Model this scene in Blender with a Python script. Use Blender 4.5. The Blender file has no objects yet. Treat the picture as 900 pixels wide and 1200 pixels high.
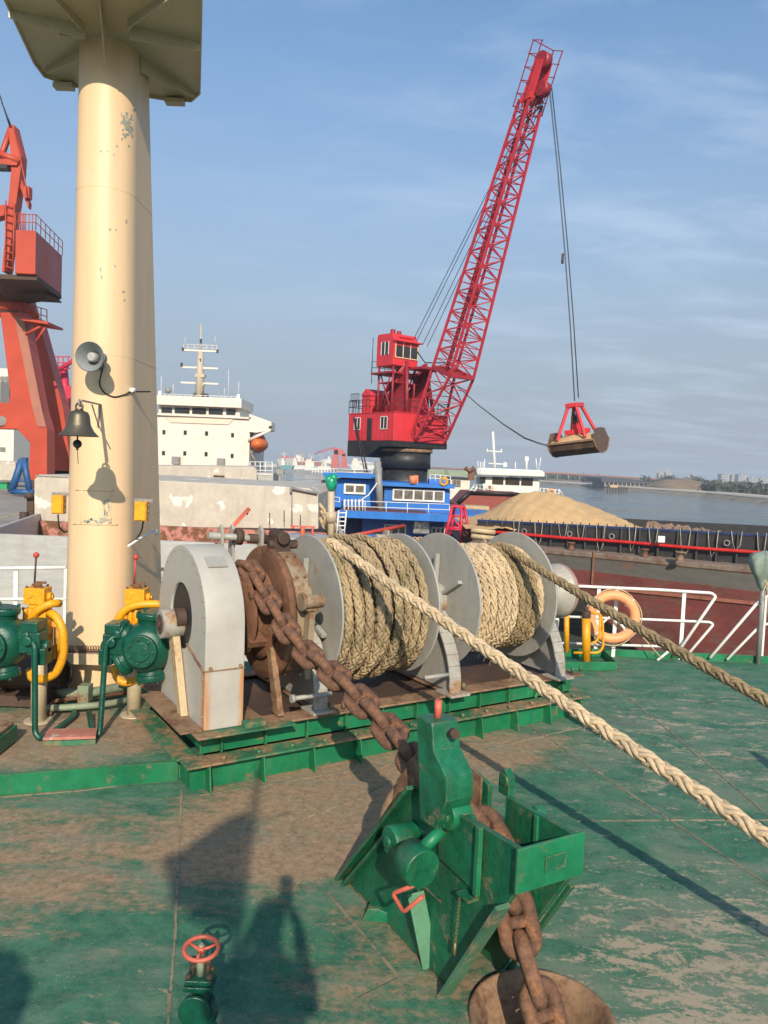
import bpy, math, random
import numpy as np
from mathutils import Vector, Matrix
random.seed(7); rng = np.random.default_rng(7)
PI = math.pi; R = math.radians
scene = bpy.context.scene
COL = scene.collection

# ------------------------------------------------------------------ camera, sky, sun, exposure
FPX = 901.0; CAMH = 2.5; PITCH = R(3.35); ROLL = R(2.4)
_f = np.array([0, math.cos(PITCH), -math.sin(PITCH)]); _r0 = np.array([1., 0, 0]); _u0 = np.array([0, math.sin(PITCH), math.cos(PITCH)])
_R = math.cos(ROLL)*_r0 + math.sin(ROLL)*_u0; _U = -math.sin(ROLL)*_r0 + math.cos(ROLL)*_u0
_C = np.array([0, 0, CAMH])
cd = bpy.data.cameras.new('camera'); cam = bpy.data.objects.new('camera', cd); COL.objects.link(cam)
cd.sensor_fit = 'VERTICAL'; cd.sensor_height = 36.0; cd.lens = 36.0*FPX/1200.0
cd.clip_start = .05; cd.clip_end = 9000
cam.matrix_world = Matrix(((_R[0], _U[0], -_f[0], 0), (_R[1], _U[1], -_f[1], 0), (_R[2], _U[2], -_f[2], CAMH), (0, 0, 0, 1)))
scene.camera = cam

SUN_EL = 28.9; SUN_AZ = 173.8     # azimuth from +Y towards +X
w = bpy.data.worlds.new('World'); scene.world = w; w.use_nodes = True
nt = w.node_tree; nt.nodes.clear()
def N(t, **k):
    n = nt.nodes.new(t)
    for a, b in k.items(): setattr(n, a, b)
    return n
L = nt.links.new
sky = N('ShaderNodeTexSky', sky_type='NISHITA', sun_disc=False, sun_elevation=R(SUN_EL), sun_rotation=R(SUN_AZ), altitude=0, air_density=1.0, dust_density=1.0, ozone_density=1.2)
tc = N('ShaderNodeTexCoord'); sep = N('ShaderNodeSeparateXYZ'); L(tc.outputs['Generated'], sep.inputs[0])
# grey haze band low in the sky
mr = N('ShaderNodeMapRange'); mr.inputs[1].default_value = 0.0; mr.inputs[2].default_value = .62; mr.inputs[3].default_value = .97; mr.inputs[4].default_value = 0.0
mr.interpolation_type = 'SMOOTHSTEP'
L(sep.outputs[2], mr.inputs[0])
hz = N('ShaderNodeMixRGB'); hz.inputs[2].default_value = (2.35, 2.6, 3.05, 1)
tint = N('ShaderNodeMixRGB', blend_type='MULTIPLY'); tint.inputs[0].default_value = 1; tint.inputs[2].default_value = (.82, 1.06, 1.17, 1); L(sky.outputs[0], tint.inputs[1])
L(mr.outputs[0], hz.inputs[0]); L(tint.outputs[0], hz.inputs[1])
# thin wispy clouds: project the view direction on a plane overhead
zc = N('ShaderNodeMath', operation='ADD'); zc.inputs[1].default_value = .18; L(sep.outputs[2], zc.inputs[0])
dx = N('ShaderNodeMath', operation='DIVIDE'); L(sep.outputs[0], dx.inputs[0]); L(zc.outputs[0], dx.inputs[1])
dy = N('ShaderNodeMath', operation='DIVIDE'); L(sep.outputs[1], dy.inputs[0]); L(zc.outputs[0], dy.inputs[1])
cx = N('ShaderNodeCombineXYZ'); L(dx.outputs[0], cx.inputs[0]); L(dy.outputs[0], cx.inputs[1])
mp = N('ShaderNodeMapping'); mp.inputs['Scale'].default_value = (1.1, 2.6, 1); mp.inputs['Rotation'].default_value = (0, 0, R(-14)); mp.inputs['Location'].default_value = (3.1, 1.7, 0)
L(cx.outputs[0], mp.inputs[0])
no = N('ShaderNodeTexNoise'); no.inputs['Scale'].default_value = 1.5; no.inputs['Detail'].default_value = 9; no.inputs['Roughness'].default_value = .62; no.inputs['Distortion'].default_value = .35
L(mp.outputs[0], no.inputs['Vector'])
cr = N('ShaderNodeMapRange'); cr.inputs[1].default_value = .47; cr.inputs[2].default_value = .74; cr.inputs[3].default_value = 0; cr.inputs[4].default_value = .55
L(no.outputs['Fac'], cr.inputs[0])
# clouds gather towards the right of the view
rx = N('ShaderNodeMapRange'); rx.inputs[1].default_value = -.25; rx.inputs[2].default_value = .35; rx.inputs[3].default_value = .12; rx.inputs[4].default_value = 1.0
L(sep.outputs[0], rx.inputs[0])
cm = N('ShaderNodeMath', operation='MULTIPLY'); L(cr.outputs[0], cm.inputs[0]); L(rx.outputs[0], cm.inputs[1])
cl = N('ShaderNodeMixRGB'); cl.inputs[2].default_value = (4.2, 5.0, 6.1, 1)
L(cm.outputs[0], cl.inputs[0]); L(hz.outputs[0], cl.inputs[1])
bg = N('ShaderNodeBackground'); bg.inputs['Strength'].default_value = .15
wo = N('ShaderNodeOutputWorld'); L(cl.outputs[0], bg.inputs['Color']); L(bg.outputs[0], wo.inputs['Surface'])

sd = bpy.data.lights.new('sun', 'SUN'); sd.energy = 4.7; sd.angle = R(.55); sd.color = (1.0, .86, .68)
sun = bpy.data.objects.new('sun', sd); COL.objects.link(sun)
_to = Vector((math.sin(R(SUN_AZ))*math.cos(R(SUN_EL)), math.cos(R(SUN_AZ))*math.cos(R(SUN_EL)), math.sin(R(SUN_EL))))
sun.rotation_euler = _to.to_track_quat('Z', 'Y').to_euler(); sun.location = (0, -20, 30)
scene.view_settings.view_transform = 'Standard'; scene.view_settings.look = 'None'
scene.view_settings.gamma = 1; scene.view_settings.exposure = 0.10; scene.view_settings.use_curve_mapping = False
scene.render.engine = 'CYCLES'
scene.cycles.use_denoising = True
scene.cycles.max_bounces = 6; scene.cycles.volume_bounces = 0; scene.cycles.diffuse_bounces = 3

# ------------------------------------------------------------------ where a point of the view lies in the place
def ray(u, v): return (u-450)/FPX*_R - (v-600)/FPX*_U + _f
def at(u, v, y): d = ray(u, v); return _C + d*(y/d[1])
def atz(u, v, z): d = ray(u, v); return _C + d*((z-CAMH)/d[2])
def onplane(u, v, P0, n):
    d = ray(u, v); return _C + d*(((np.array(P0, float)-_C)@n)/(d@n))

# ------------------------------------------------------------------ materials
MATS = {}
def mat(name, col, rough=.55, metal=0., var=.14, scale=2.5, rust=0., rustcol=(.20, .085, .035), rscale=5., bump=.12, bscale=60., stretch=(1, 1, 1), fine=.12, chip=0., chipcol=(.5, .5, .48), chscale=9., spec=.5, edge=0., edgecol=(.22, .12, .06), streak=0., streakcol=(.22, .13, .07), sscale=1.):
    if name in MATS: return MATS[name]
    m = bpy.data.materials.new(name); m.use_nodes = True; t = m.node_tree; n_ = t.nodes; l = t.links.new
    b = n_['Principled BSDF']; b.inputs['Metallic'].default_value = metal; b.inputs['Specular IOR Level'].default_value = spec
    tcn = n_.new('ShaderNodeTexCoord'); mpn = n_.new('ShaderNodeMapping'); mpn.inputs['Scale'].default_value = stretch
    l(tcn.outputs['Object'], mpn.inputs[0])
    def noise(s, d=6, r=.6, off=0, vec=None):
        q = n_.new('ShaderNodeTexNoise'); q.inputs['Scale'].default_value = s; q.inputs['Detail'].default_value = d; q.inputs['Roughness'].default_value = r
        if off:
            a = n_.new('ShaderNodeVectorMath'); a.operation = 'ADD'; a.inputs[1].default_value = (off, off*.7, -off); l((vec or mpn).outputs[0], a.inputs[0]); l(a.outputs[0], q.inputs['Vector'])
        else: l((vec or mpn).outputs[0], q.inputs['Vector'])
        return q
    def mrange(src, a, b_, c, d):
        q = n_.new('ShaderNodeMapRange'); q.inputs[1].default_value = a; q.inputs[2].default_value = b_; q.inputs[3].default_value = c; q.inputs[4].default_value = d; l(src, q.inputs[0]); return q
    n1 = noise(scale); k = mrange(n1.outputs['Fac'], .3, .7, 1-var, 1+var)
    n2 = noise(bscale*.6, 4, .7, 3.1); k2 = mrange(n2.outputs['Fac'], .3, .7, 1-fine, 1+fine)
    mu = n_.new('ShaderNodeMath'); mu.operation = 'MULTIPLY'; l(k.outputs[0], mu.inputs[0]); l(k2.outputs[0], mu.inputs[1])
    cc = n_.new('ShaderNodeVectorMath'); cc.operation = 'SCALE'; cc.inputs[0].default_value = col; l(mu.outputs[0], cc.inputs['Scale'])
    out = cc.outputs[0]; rfac = None
    if chip > 0:
        nc = noise(chscale, 3, .5, 8.3); kc = mrange(nc.outputs['Fac'], .72-chip, .735-chip, 0, 1)
        mx = n_.new('ShaderNodeMixRGB'); mx.inputs[2].default_value = (*chipcol, 1); l(kc.outputs[0], mx.inputs[0]); l(out, mx.inputs[1]); out = mx.outputs[0]
    if rust > 0:
        nr = noise(rscale, 9, .68, 5.7); kr = mrange(nr.outputs['Fac'], .70-rust*.45, .80-rust*.45, 0, 1)
        nr2 = noise(rscale*7, 4, .7, 1.7); rc = mrange(nr2.outputs['Fac'], .3, .7, .55, 1.45)
        rr = n_.new('ShaderNodeVectorMath'); rr.operation = 'SCALE'; rr.inputs[0].default_value = rustcol; l(rc.outputs[0], rr.inputs['Scale'])
        mx = n_.new('ShaderNodeMixRGB'); l(kr.outputs[0], mx.inputs[0]); l(out, mx.inputs[1]); l(rr.outputs[0], mx.inputs[2]); out = mx.outputs[0]; rfac = kr
    if streak > 0:
        ms = n_.new('ShaderNodeMapping'); ms.inputs['Scale'].default_value = (9*sscale, 9*sscale, .9*sscale); l(tcn.outputs['Object'], ms.inputs[0])
        ns = noise(1.7, 6, .6, 4.4, ms); ks = mrange(ns.outputs['Fac'], .52, .72, 0, streak)
        mx = n_.new('ShaderNodeMixRGB'); mx.inputs[2].default_value = (*streakcol, 1); l(ks.outputs[0], mx.inputs[0]); l(out, mx.inputs[1]); out = mx.outputs[0]
    if edge > 0:
        bv = n_.new('ShaderNodeBevel'); bv.samples = 4; bv.inputs['Radius'].default_value = edge; ge = n_.new('ShaderNodeNewGeometry')
        dt = n_.new('ShaderNodeVectorMath'); dt.operation = 'DOT_PRODUCT'; l(bv.outputs[0], dt.inputs[0]); l(ge.outputs['Normal'], dt.inputs[1])
        ke = mrange(dt.outputs['Value'], .97, .80, 0, 1); ne = noise(22, 5, .7, 6.1); kn = mrange(ne.outputs['Fac'], .42, .56, 0, 1)
        me_ = n_.new('ShaderNodeMath'); me_.operation = 'MULTIPLY'; l(ke.outputs[0], me_.inputs[0]); l(kn.outputs[0], me_.inputs[1])
        mx = n_.new('ShaderNodeMixRGB'); mx.inputs[2].default_value = (*edgecol, 1); l(me_.outputs[0], mx.inputs[0]); l(out, mx.inputs[1]); out = mx.outputs[0]
    l(out, b.inputs['Base Color'])
    kk = mrange(n1.outputs['Fac'], .3, .7, max(.05, rough-.1), min(1, rough+.1))
    if rfac:
        mxr = n_.new('ShaderNodeMixRGB'); mxr.inputs[2].default_value = (.9, .9, .9, 1); l(rfac.outputs[0], mxr.inputs[0]); l(kk.outputs[0], mxr.inputs[1]); l(mxr.outputs[0], b.inputs['Roughness'])
    else: l(kk.outputs[0], b.inputs['Roughness'])
    if bump > 0:
        nb = noise(bscale, 5, .7, 2.2); bp = n_.new('ShaderNodeBump'); bp.inputs['Strength'].default_value = bump; bp.inputs['Distance'].default_value = .01
        l(nb.outputs['Fac'], bp.inputs['Height']); l(bp.outputs[0], b.inputs['Normal'])
    MATS[name] = m; return m

green = mat('green_paint', (.008, .165, .070), .42, var=.28, rust=.22, rustcol=(.20, .12, .06), rscale=7, bump=.3, bscale=25, edge=.010, streak=.25, streakcol=(.12, .12, .06))
green_d = mat('green_paint_heavy', (.008, .118, .056), .4, var=.35, rust=.27, rustcol=(.20, .15, .085), rscale=6, bump=.45, bscale=26, fine=.3, edge=.012, edgecol=(.26, .16, .09), streak=.35, streakcol=(.10, .11, .055))
green_m = mat('green_machine_paint', (.004, .070, .044), .3, var=.3, rust=.12, rscale=9, bump=.5, bscale=30, fine=.25, edge=.006, edgecol=(.10, .11, .07))
green_w = mat('worn_green_flange', (.035, .15, .075), .6, var=.35, rust=.5, rustcol=(.27, .17, .09), rscale=3.2, bump=.4, bscale=30, fine=.3)
rustm = mat('rust', (.17, .078, .042), .85, var=.35, rust=.3, rustcol=(.26, .15, .09), rscale=5, bump=.5, bscale=35, fine=.3)
rust_chain = mat('chain_rust', (.150, .075, .046), .85, var=.4, rust=.38, rustcol=(.25, .115, .055), rscale=9, bump=.9, bscale=45, fine=.4)
rust_l = mat('light_rust', (.27, .165, .095), .8, var=.3, rust=.45, rustcol=(.15, .075, .04), rscale=5, bump=.4, bscale=40, fine=.25)
rust_d = mat('dark_rust_steel', (.075, .045, .03), .75, var=.3, rust=.3, rustcol=(.16, .08, .045), rscale=4, bump=.4)
wgrey = mat('windlass_grey', (.34, .335, .305), .5, var=.1, rust=.1, rustcol=(.30, .18, .09), rscale=3, bump=.2, bscale=18, fine=.08, edge=.008, edgecol=(.26, .15, .08), streak=.3, streakcol=(.24, .19, .13))
wgrey_s = mat('windlass_grey_stained', (.36, .345, .305), .55, var=.12, rust=.38, rustcol=(.30, .17, .08), rscale=3.2, bump=.3, bscale=25, fine=.12, edge=.010, streak=.4)
beige = mat('beige_mast_paint', (.76, .535, .315), .5, var=.06, scale=2.2, bump=.12, bscale=7, fine=.05, rust=.035, rustcol=(.40, .30, .19), rscale=5, stretch=(1.6, 1.6, .16))
beige_d = mat('beige_platform_paint', (.58, .47, .31), .5, var=.1, rust=.08, rscale=4, bump=.12)
beige_o = mat('cream_stained_paint', (.50, .38, .22), .55, var=.2, rust=.3, rustcol=(.30, .14, .05), rscale=6)
yellow = mat('yellow_paint', (.74, .34, .010), .42, var=.18, rust=.16, rustcol=(.25, .11, .03), rscale=9, bump=.25, fine=.2, edge=.006, edgecol=(.2, .1, .04))
white = mat('white_rail_paint', (.78, .76, .72), .45, var=.06, rust=.1, rustcol=(.35, .24, .15), rscale=6)
redp = mat('red_handle_paint', (.45, .055, .04), .5, var=.25, rust=.12, rscale=9)
pinkred = mat('faded_red_paint', (.55, .12, .075), .5, var=.2, rust=.12, rscale=12)
greyst = mat('grey_steel', (.25, .25, .24), .45, var=.12, rust=.1)
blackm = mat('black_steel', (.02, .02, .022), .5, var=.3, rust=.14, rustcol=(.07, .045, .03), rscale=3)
rubber = mat('black_rubber', (.018, .018, .018), .6, bump=.05)
bronze = mat('weathered_bronze', (.12, .105, .075), .42, metal=.6, var=.2, rust=.15, rustcol=(.10, .10, .07))
glass = mat('dark_window_glass', (.03, .035, .04), .08, var=.2, bump=0, fine=0)
orange = mat('lifebuoy_orange', (.85, .36, .16), .55, var=.12, rust=.12, rustcol=(.75, .55, .4), rscale=6)
rope_l = mat('pale_rope_fibre', (.56, .43, .27), .9, var=.25, scale=5, rust=.25, rustcol=(.40, .30, .16), rscale=3.5, bump=.6, bscale=90, fine=.2)
rope_b = mat('brown_rope_fibre', (.29, .215, .115), .9, var=.25, scale=5, rust=.25, rustcol=(.20, .15, .08), rscale=3, bump=.6, bscale=90, fine=.2)
rope_g = mat('used_rope_fibre', (.37, .28, .165), .9, var=.35, scale=4, rust=.35, rustcol=(.22, .185, .095), rscale=2.6, bump=.6, bscale=90, fine=.25)

# ------------------------------------------------------------------ mesh building
class MB:
    def __init__(s): s.v = []; s.f = []; s.sm = []; s.n = 0
    def add(s, verts, faces, smooth=False):
        o = s.n; verts = np.asarray(verts, float); s.v.append(verts); s.n += len(verts)
        for i, f in enumerate(faces):
            s.f.append([o+k for k in f]); s.sm.append(smooth if isinstance(smooth, bool) else smooth[i])
        return s
    def box(s, c, size, rz=0, M=None):
        x, y, z = [a/2 for a in size]
        v = np.array([(-x, -y, -z), (x, -y, -z), (x, y, -z), (-x, y, -z), (-x, -y, z), (x, -y, z), (x, y, z), (-x, y, z)])
        if M is not None: v = v@np.array(M).T
        if rz: ca, sa = math.cos(rz), math.sin(rz); v = v@np.array([[ca, -sa, 0], [sa, ca, 0], [0, 0, 1]]).T
        return s.add(v+np.array(c, float), [(0, 3, 2, 1), (4, 5, 6, 7), (0, 1, 5, 4), (1, 2, 6, 5), (2, 3, 7, 6), (3, 0, 4, 7)])
    def box2(s, a, b):
        a = np.array(a, float); b = np.array(b, float); return s.box((a+b)/2, np.abs(b-a))
    def bar(s, p0, p1, wd, ht=None, up=(0, 0, 1)):
        p0 = np.array(p0, float); p1 = np.array(p1, float); d = p1-p0; Ln = np.linalg.norm(d)
        if Ln < 1e-6: return s
        d /= Ln; up = np.array(up, float)
        if abs(d@up) > .98: up = np.array([0, 1., 0]) if abs(d[1]) < .9 else np.array([1., 0, 0])
        x = np.cross(d, up); x /= np.linalg.norm(x); y = np.cross(x, d)
        return s.box((p0+p1)/2, (wd, Ln, ht or wd), M=np.array([x, d, y]).T)
    def cyl(s, p0, p1, r0, r1=None, n=16, caps=True):
        r1 = r0 if r1 is None else r1
        return s.lathe([(0, r0), (1, r1)], p0, p1, n, caps)
    def lathe(s, prof, p0, p1, n=24, caps=True, smooth=True):
        """prof: (fraction along p0-p1, radius)"""
        p0 = np.array(p0, float); p1 = np.array(p1, float); d = p1-p0; Ln = np.linalg.norm(d); d /= Ln
        a = np.array([0, 0, 1.]) if abs(d[2]) < .9 else np.array([1., 0, 0])
        x = np.cross(a, d); x /= np.linalg.norm(x); y = np.cross(d, x)
        th = np.linspace(0, 2*PI, n, endpoint=False); cs = np.cos(th)[:, None]*x+np.sin(th)[:, None]*y
        v = np.concatenate([p0+d*Ln*t+cs*r for t, r in prof]); fs = []; sm = []
        for k in range(len(prof)-1):
            for i in range(n):
                j = (i+1) % n; fs.append((k*n+i, k*n+j, (k+1)*n+j, (k+1)*n+i)); sm.append(smooth)
        if caps:
            fs.append(tuple(range(n-1, -1, -1))); fs.append(tuple((len(prof)-1)*n+i for i in range(n))); sm += [False, False]
        return s.add(v, fs, sm)
    def steps(s, segs, p0, p1, n=28):
        """stack of cylinders: list of (t0,t1,r0,r1), each capped"""
        p0 = np.array(p0, float); p1 = np.array(p1, float)
        for t0, t1, r0, r1 in segs: s.cyl(p0+(p1-p0)*t0, p0+(p1-p0)*t1, r0, r1, n)
        return s
    def tube(s, pts, r, n=8, closed=False, caps=True, round_=0):
        P = [np.array(p, float) for p in pts]
        if round_ > 0:
            Q = [P[0]] if not closed else []
            rngi = range(1, len(P)-1) if not closed else range(len(P))
            for i in rngi:
                a, b, c = P[i-1], P[i], P[(i+1) % len(P)]
                la, lc = np.linalg.norm(a-b), np.linalg.norm(c-b); q = min(round_, la*.45, lc*.45)
                s0 = b+(a-b)/la*q; s1 = b+(c-b)/lc*q
                for t in np.linspace(0, 1, 6): Q.append((1-t)**2*s0+2*t*(1-t)*b+t*t*s1)
            if not closed: Q.append(P[-1])
            P = Q
        P = np.array(P); m = len(P)
        if closed: T = np.roll(P, -1, 0)-np.roll(P, 1, 0)
        else: T = np.gradient(P, axis=0)
        T /= np.linalg.norm(T, axis=1)[:, None]+1e-12
        a = np.array([0, 0, 1.]) if abs(T[0][2]) < .9 else np.array([1., 0, 0])
        x = np.cross(a, T[0]); x /= np.linalg.norm(x); th = np.linspace(0, 2*PI, n, endpoint=False); V = []
        rr = r if hasattr(r, '__len__') else [r]*m
        for i in range(m):
            x = x-T[i]*(x@T[i]); x /= np.linalg.norm(x); y = np.cross(T[i], x)
            V.append(P[i]+(np.cos(th)[:, None]*x+np.sin(th)[:, None]*y)*rr[i])
        fs = []; sm = []
        for k in range(m if closed else m-1):
            q = (k+1) % m
            for i in range(n): fs.append((k*n+i, k*n+(i+1) % n, q*n+(i+1) % n, q*n+i)); sm.append(True)
        if caps and not closed: fs.append(tuple(range(n-1, -1, -1))); fs.append(tuple((m-1)*n+i for i in range(n))); sm += [False, False]
        return s.add(np.concatenate(V), fs, sm)
    def prism(s, poly, O, A, B, E, smooth=False):
        """poly (a,b) on plane O + a*A + b*B, extruded by vector E"""
        O, A, B, E = [np.array(q, float) for q in (O, A, B, E)]; n = len(poly)
        v0 = np.array([O+a*A+b*B for a, b in poly]); v = np.concatenate([v0, v0+E])
        fs = [tuple(range(n-1, -1, -1)), tuple(range(n, 2*n))] + [(i, (i+1) % n, n+(i+1) % n, n+i) for i in range(n)]
        return s.add(v, fs, [False, False]+[smooth]*n)
    def pprism(s, poly3, E):
        """world polygon extruded"""
        v0 = np.array(poly3, float); n = len(v0); v = np.concatenate([v0, v0+np.array(E, float)])
        return s.add(v, [tuple(range(n-1, -1, -1)), tuple(range(n, 2*n))] + [(i, (i+1) % n, n+(i+1) % n, n+i) for i in range(n)])
    def sphere(s, c, r, n=16, m=10, z0=-1., z1=1.):
        r = np.array(r if hasattr(r, '__len__') else (r, r, r), float); V = []; fs = []
        for k in range(m+1):
            ph = math.asin(z0)+(math.asin(z1)-math.asin(z0))*k/m
            for i in range(n): a = 2*PI*i/n; V.append((math.cos(ph)*math.cos(a), math.cos(ph)*math.sin(a), math.sin(ph)))
        for k in range(m):
            for i in range(n): fs.append((k*n+i, k*n+(i+1) % n, (k+1)*n+(i+1) % n, (k+1)*n+i))
        return s.add(np.array(V)*r+np.array(c, float), fs, True)
    def torus(s, c, ax, R_, r, n=40, k=12):
        ax = np.array(ax, float); ax /= np.linalg.norm(ax); a = np.array([0, 0, 1.]) if abs(ax[2]) < .9 else np.array([1., 0, 0])
        x = np.cross(a, ax); x /= np.linalg.norm(x); y = np.cross(ax, x); th = np.linspace(0, 2*PI, n, endpoint=False)
        return s.tube([np.array(c)+R_*(math.cos(t)*x+math.sin(t)*y) for t in th], r, k, closed=True)
    def build_each(s, name, m, parent=None, bevel=0, per=1):
        """every shape added to this builder becomes an object of its own"""
        out = []; offs = np.cumsum([0]+[len(v) for v in s.v]); fi = 0; ch = []
        for i in range(len(s.v)):
            fs = []; sm = []
            while fi < len(s.f) and s.f[fi][0] < offs[i+1]: fs.append(s.f[fi]); sm.append(s.sm[fi]); fi += 1
            ch.append((s.v[i], fs, sm, offs[i]))
        for i in range(0, len(ch), per):
            q = MB()
            for v, fs, sm, o in ch[i:i+per]: q.add(v, [[k-o for k in f] for f in fs], sm)
            out.append(q.build(name, m, parent, bevel=bevel))
        return out
    def build(s, name, m, parent=None, bevel=0, seg=2):
        V = np.concatenate(s.v) if s.v else np.zeros((0, 3))
        me = bpy.data.meshes.new(name); me.from_pydata(V.tolist(), [], s.f)
        me.polygons.foreach_set('use_smooth', s.sm)
        import bmesh
        if s.n < 60000:
            bm = bmesh.new(); bm.from_mesh(me); bmesh.ops.recalc_face_normals(bm, faces=bm.faces); bm.to_mesh(me); bm.free()
        me.materials.append(m); me.update()
        o = bpy.data.objects.new(name, me); COL.objects.link(o)
        if parent is not None: o.parent = parent
        if bevel:
            b = o.modifiers.new('bevel', 'BEVEL'); b.width = bevel; b.segments = seg; b.limit_method = 'ANGLE'; b.angle_limit = R(50)
        return o

def tag(o, label, cat, group=None):
    o['label'] = label; o['category'] = cat
    if group: o['group'] = group
    return o
def thing(name, label, cat, loc=(0, 0, 0), rz=0, group=None):
    o = bpy.data.objects.new(name, None); COL.objects.link(o); o.location = [float(q) for q in loc]; o.rotation_euler = (0, 0, rz); o.empty_display_size = .2
    return tag(o, label, cat, group)
def struct(o, kind='structure'): o['kind'] = kind; return o
def kids(o): return [c for c in bpy.data.objects if c.parent == o]
def dup(o, loc=None, rz=None, label=None, parent=None):
    c = o.copy(); COL.objects.link(c)
    if parent is not None: c.parent = parent
    if loc is not None: c.location = [float(q) for q in loc]
    if rz is not None: c.rotation_euler = (0, 0, rz)
    if label: c['label'] = label
    for k in kids(o):
        d = dup(k, parent=c)
    return c

def braid(mb, path, Rb, tr, pitch, ds=.018, sides=5, amp=None, flat=1.0):
    """eight-strand plaited rope along a path"""
    P = np.array(path, float); seg = np.linalg.norm(np.diff(P, axis=0), axis=1); S = np.concatenate([[0], np.cumsum(seg)])
    n = max(4, int(S[-1]/ds)); s = np.linspace(0, S[-1], n); Q = np.stack([np.interp(s, S, P[:, k]) for k in range(3)], 1)
    T = np.gradient(Q, axis=0); T /= np.linalg.norm(T, axis=1)[:, None]
    X = np.zeros_like(Q); a = np.array([0, 0, 1.]) if abs(T[0][2]) < .9 else np.array([1., 0, 0])
    x = np.cross(a, T[0]); x /= np.linalg.norm(x)
    for i in range(n): x = x-T[i]*(x@T[i]); x /= np.linalg.norm(x); X[i] = x
    Y = np.cross(T, X); amp = Rb*.28 if amp is None else amp
    th5 = np.linspace(0, 2*PI, sides, endpoint=False)
    for sg in (1, -1):
        for i in range(4):
            side = 1 if i % 2 else -1
            th = sg*2*PI*s/pitch+(i//2)*PI; rad = Rb+sg*amp*np.cos(2*th)
            er = np.cos(th)[:, None]*X+np.sin(th)[:, None]*Y
            C = Q+er*rad[:, None]; et = np.gradient(C, axis=0); et /= np.linalg.norm(et, axis=1)[:, None]
            b1 = er-et*np.sum(er*et, 1)[:, None]; b1 /= np.linalg.norm(b1, axis=1)[:, None]; b2 = np.cross(et, b1)
            C = C+b2*(side*tr*1.0)-b1*(tr*.18)
            V = C[:, None, :]+tr*(np.cos(th5)[None, :, None]*b1[:, None, :]*flat+np.sin(th5)[None, :, None]*b2[:, None, :]*1.12)
            V = V.reshape(-1, 3); k = np.arange(n-1)[:, None]*sides; j = np.arange(sides)[None, :]; j2 = (j+1) % sides
            F = np.stack([k+j, k+j2, k+sides+j2, k+sides+j], -1).reshape(-1, 4).tolist()
            mb.add(V, F, True)
HAZE = .00038

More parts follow.
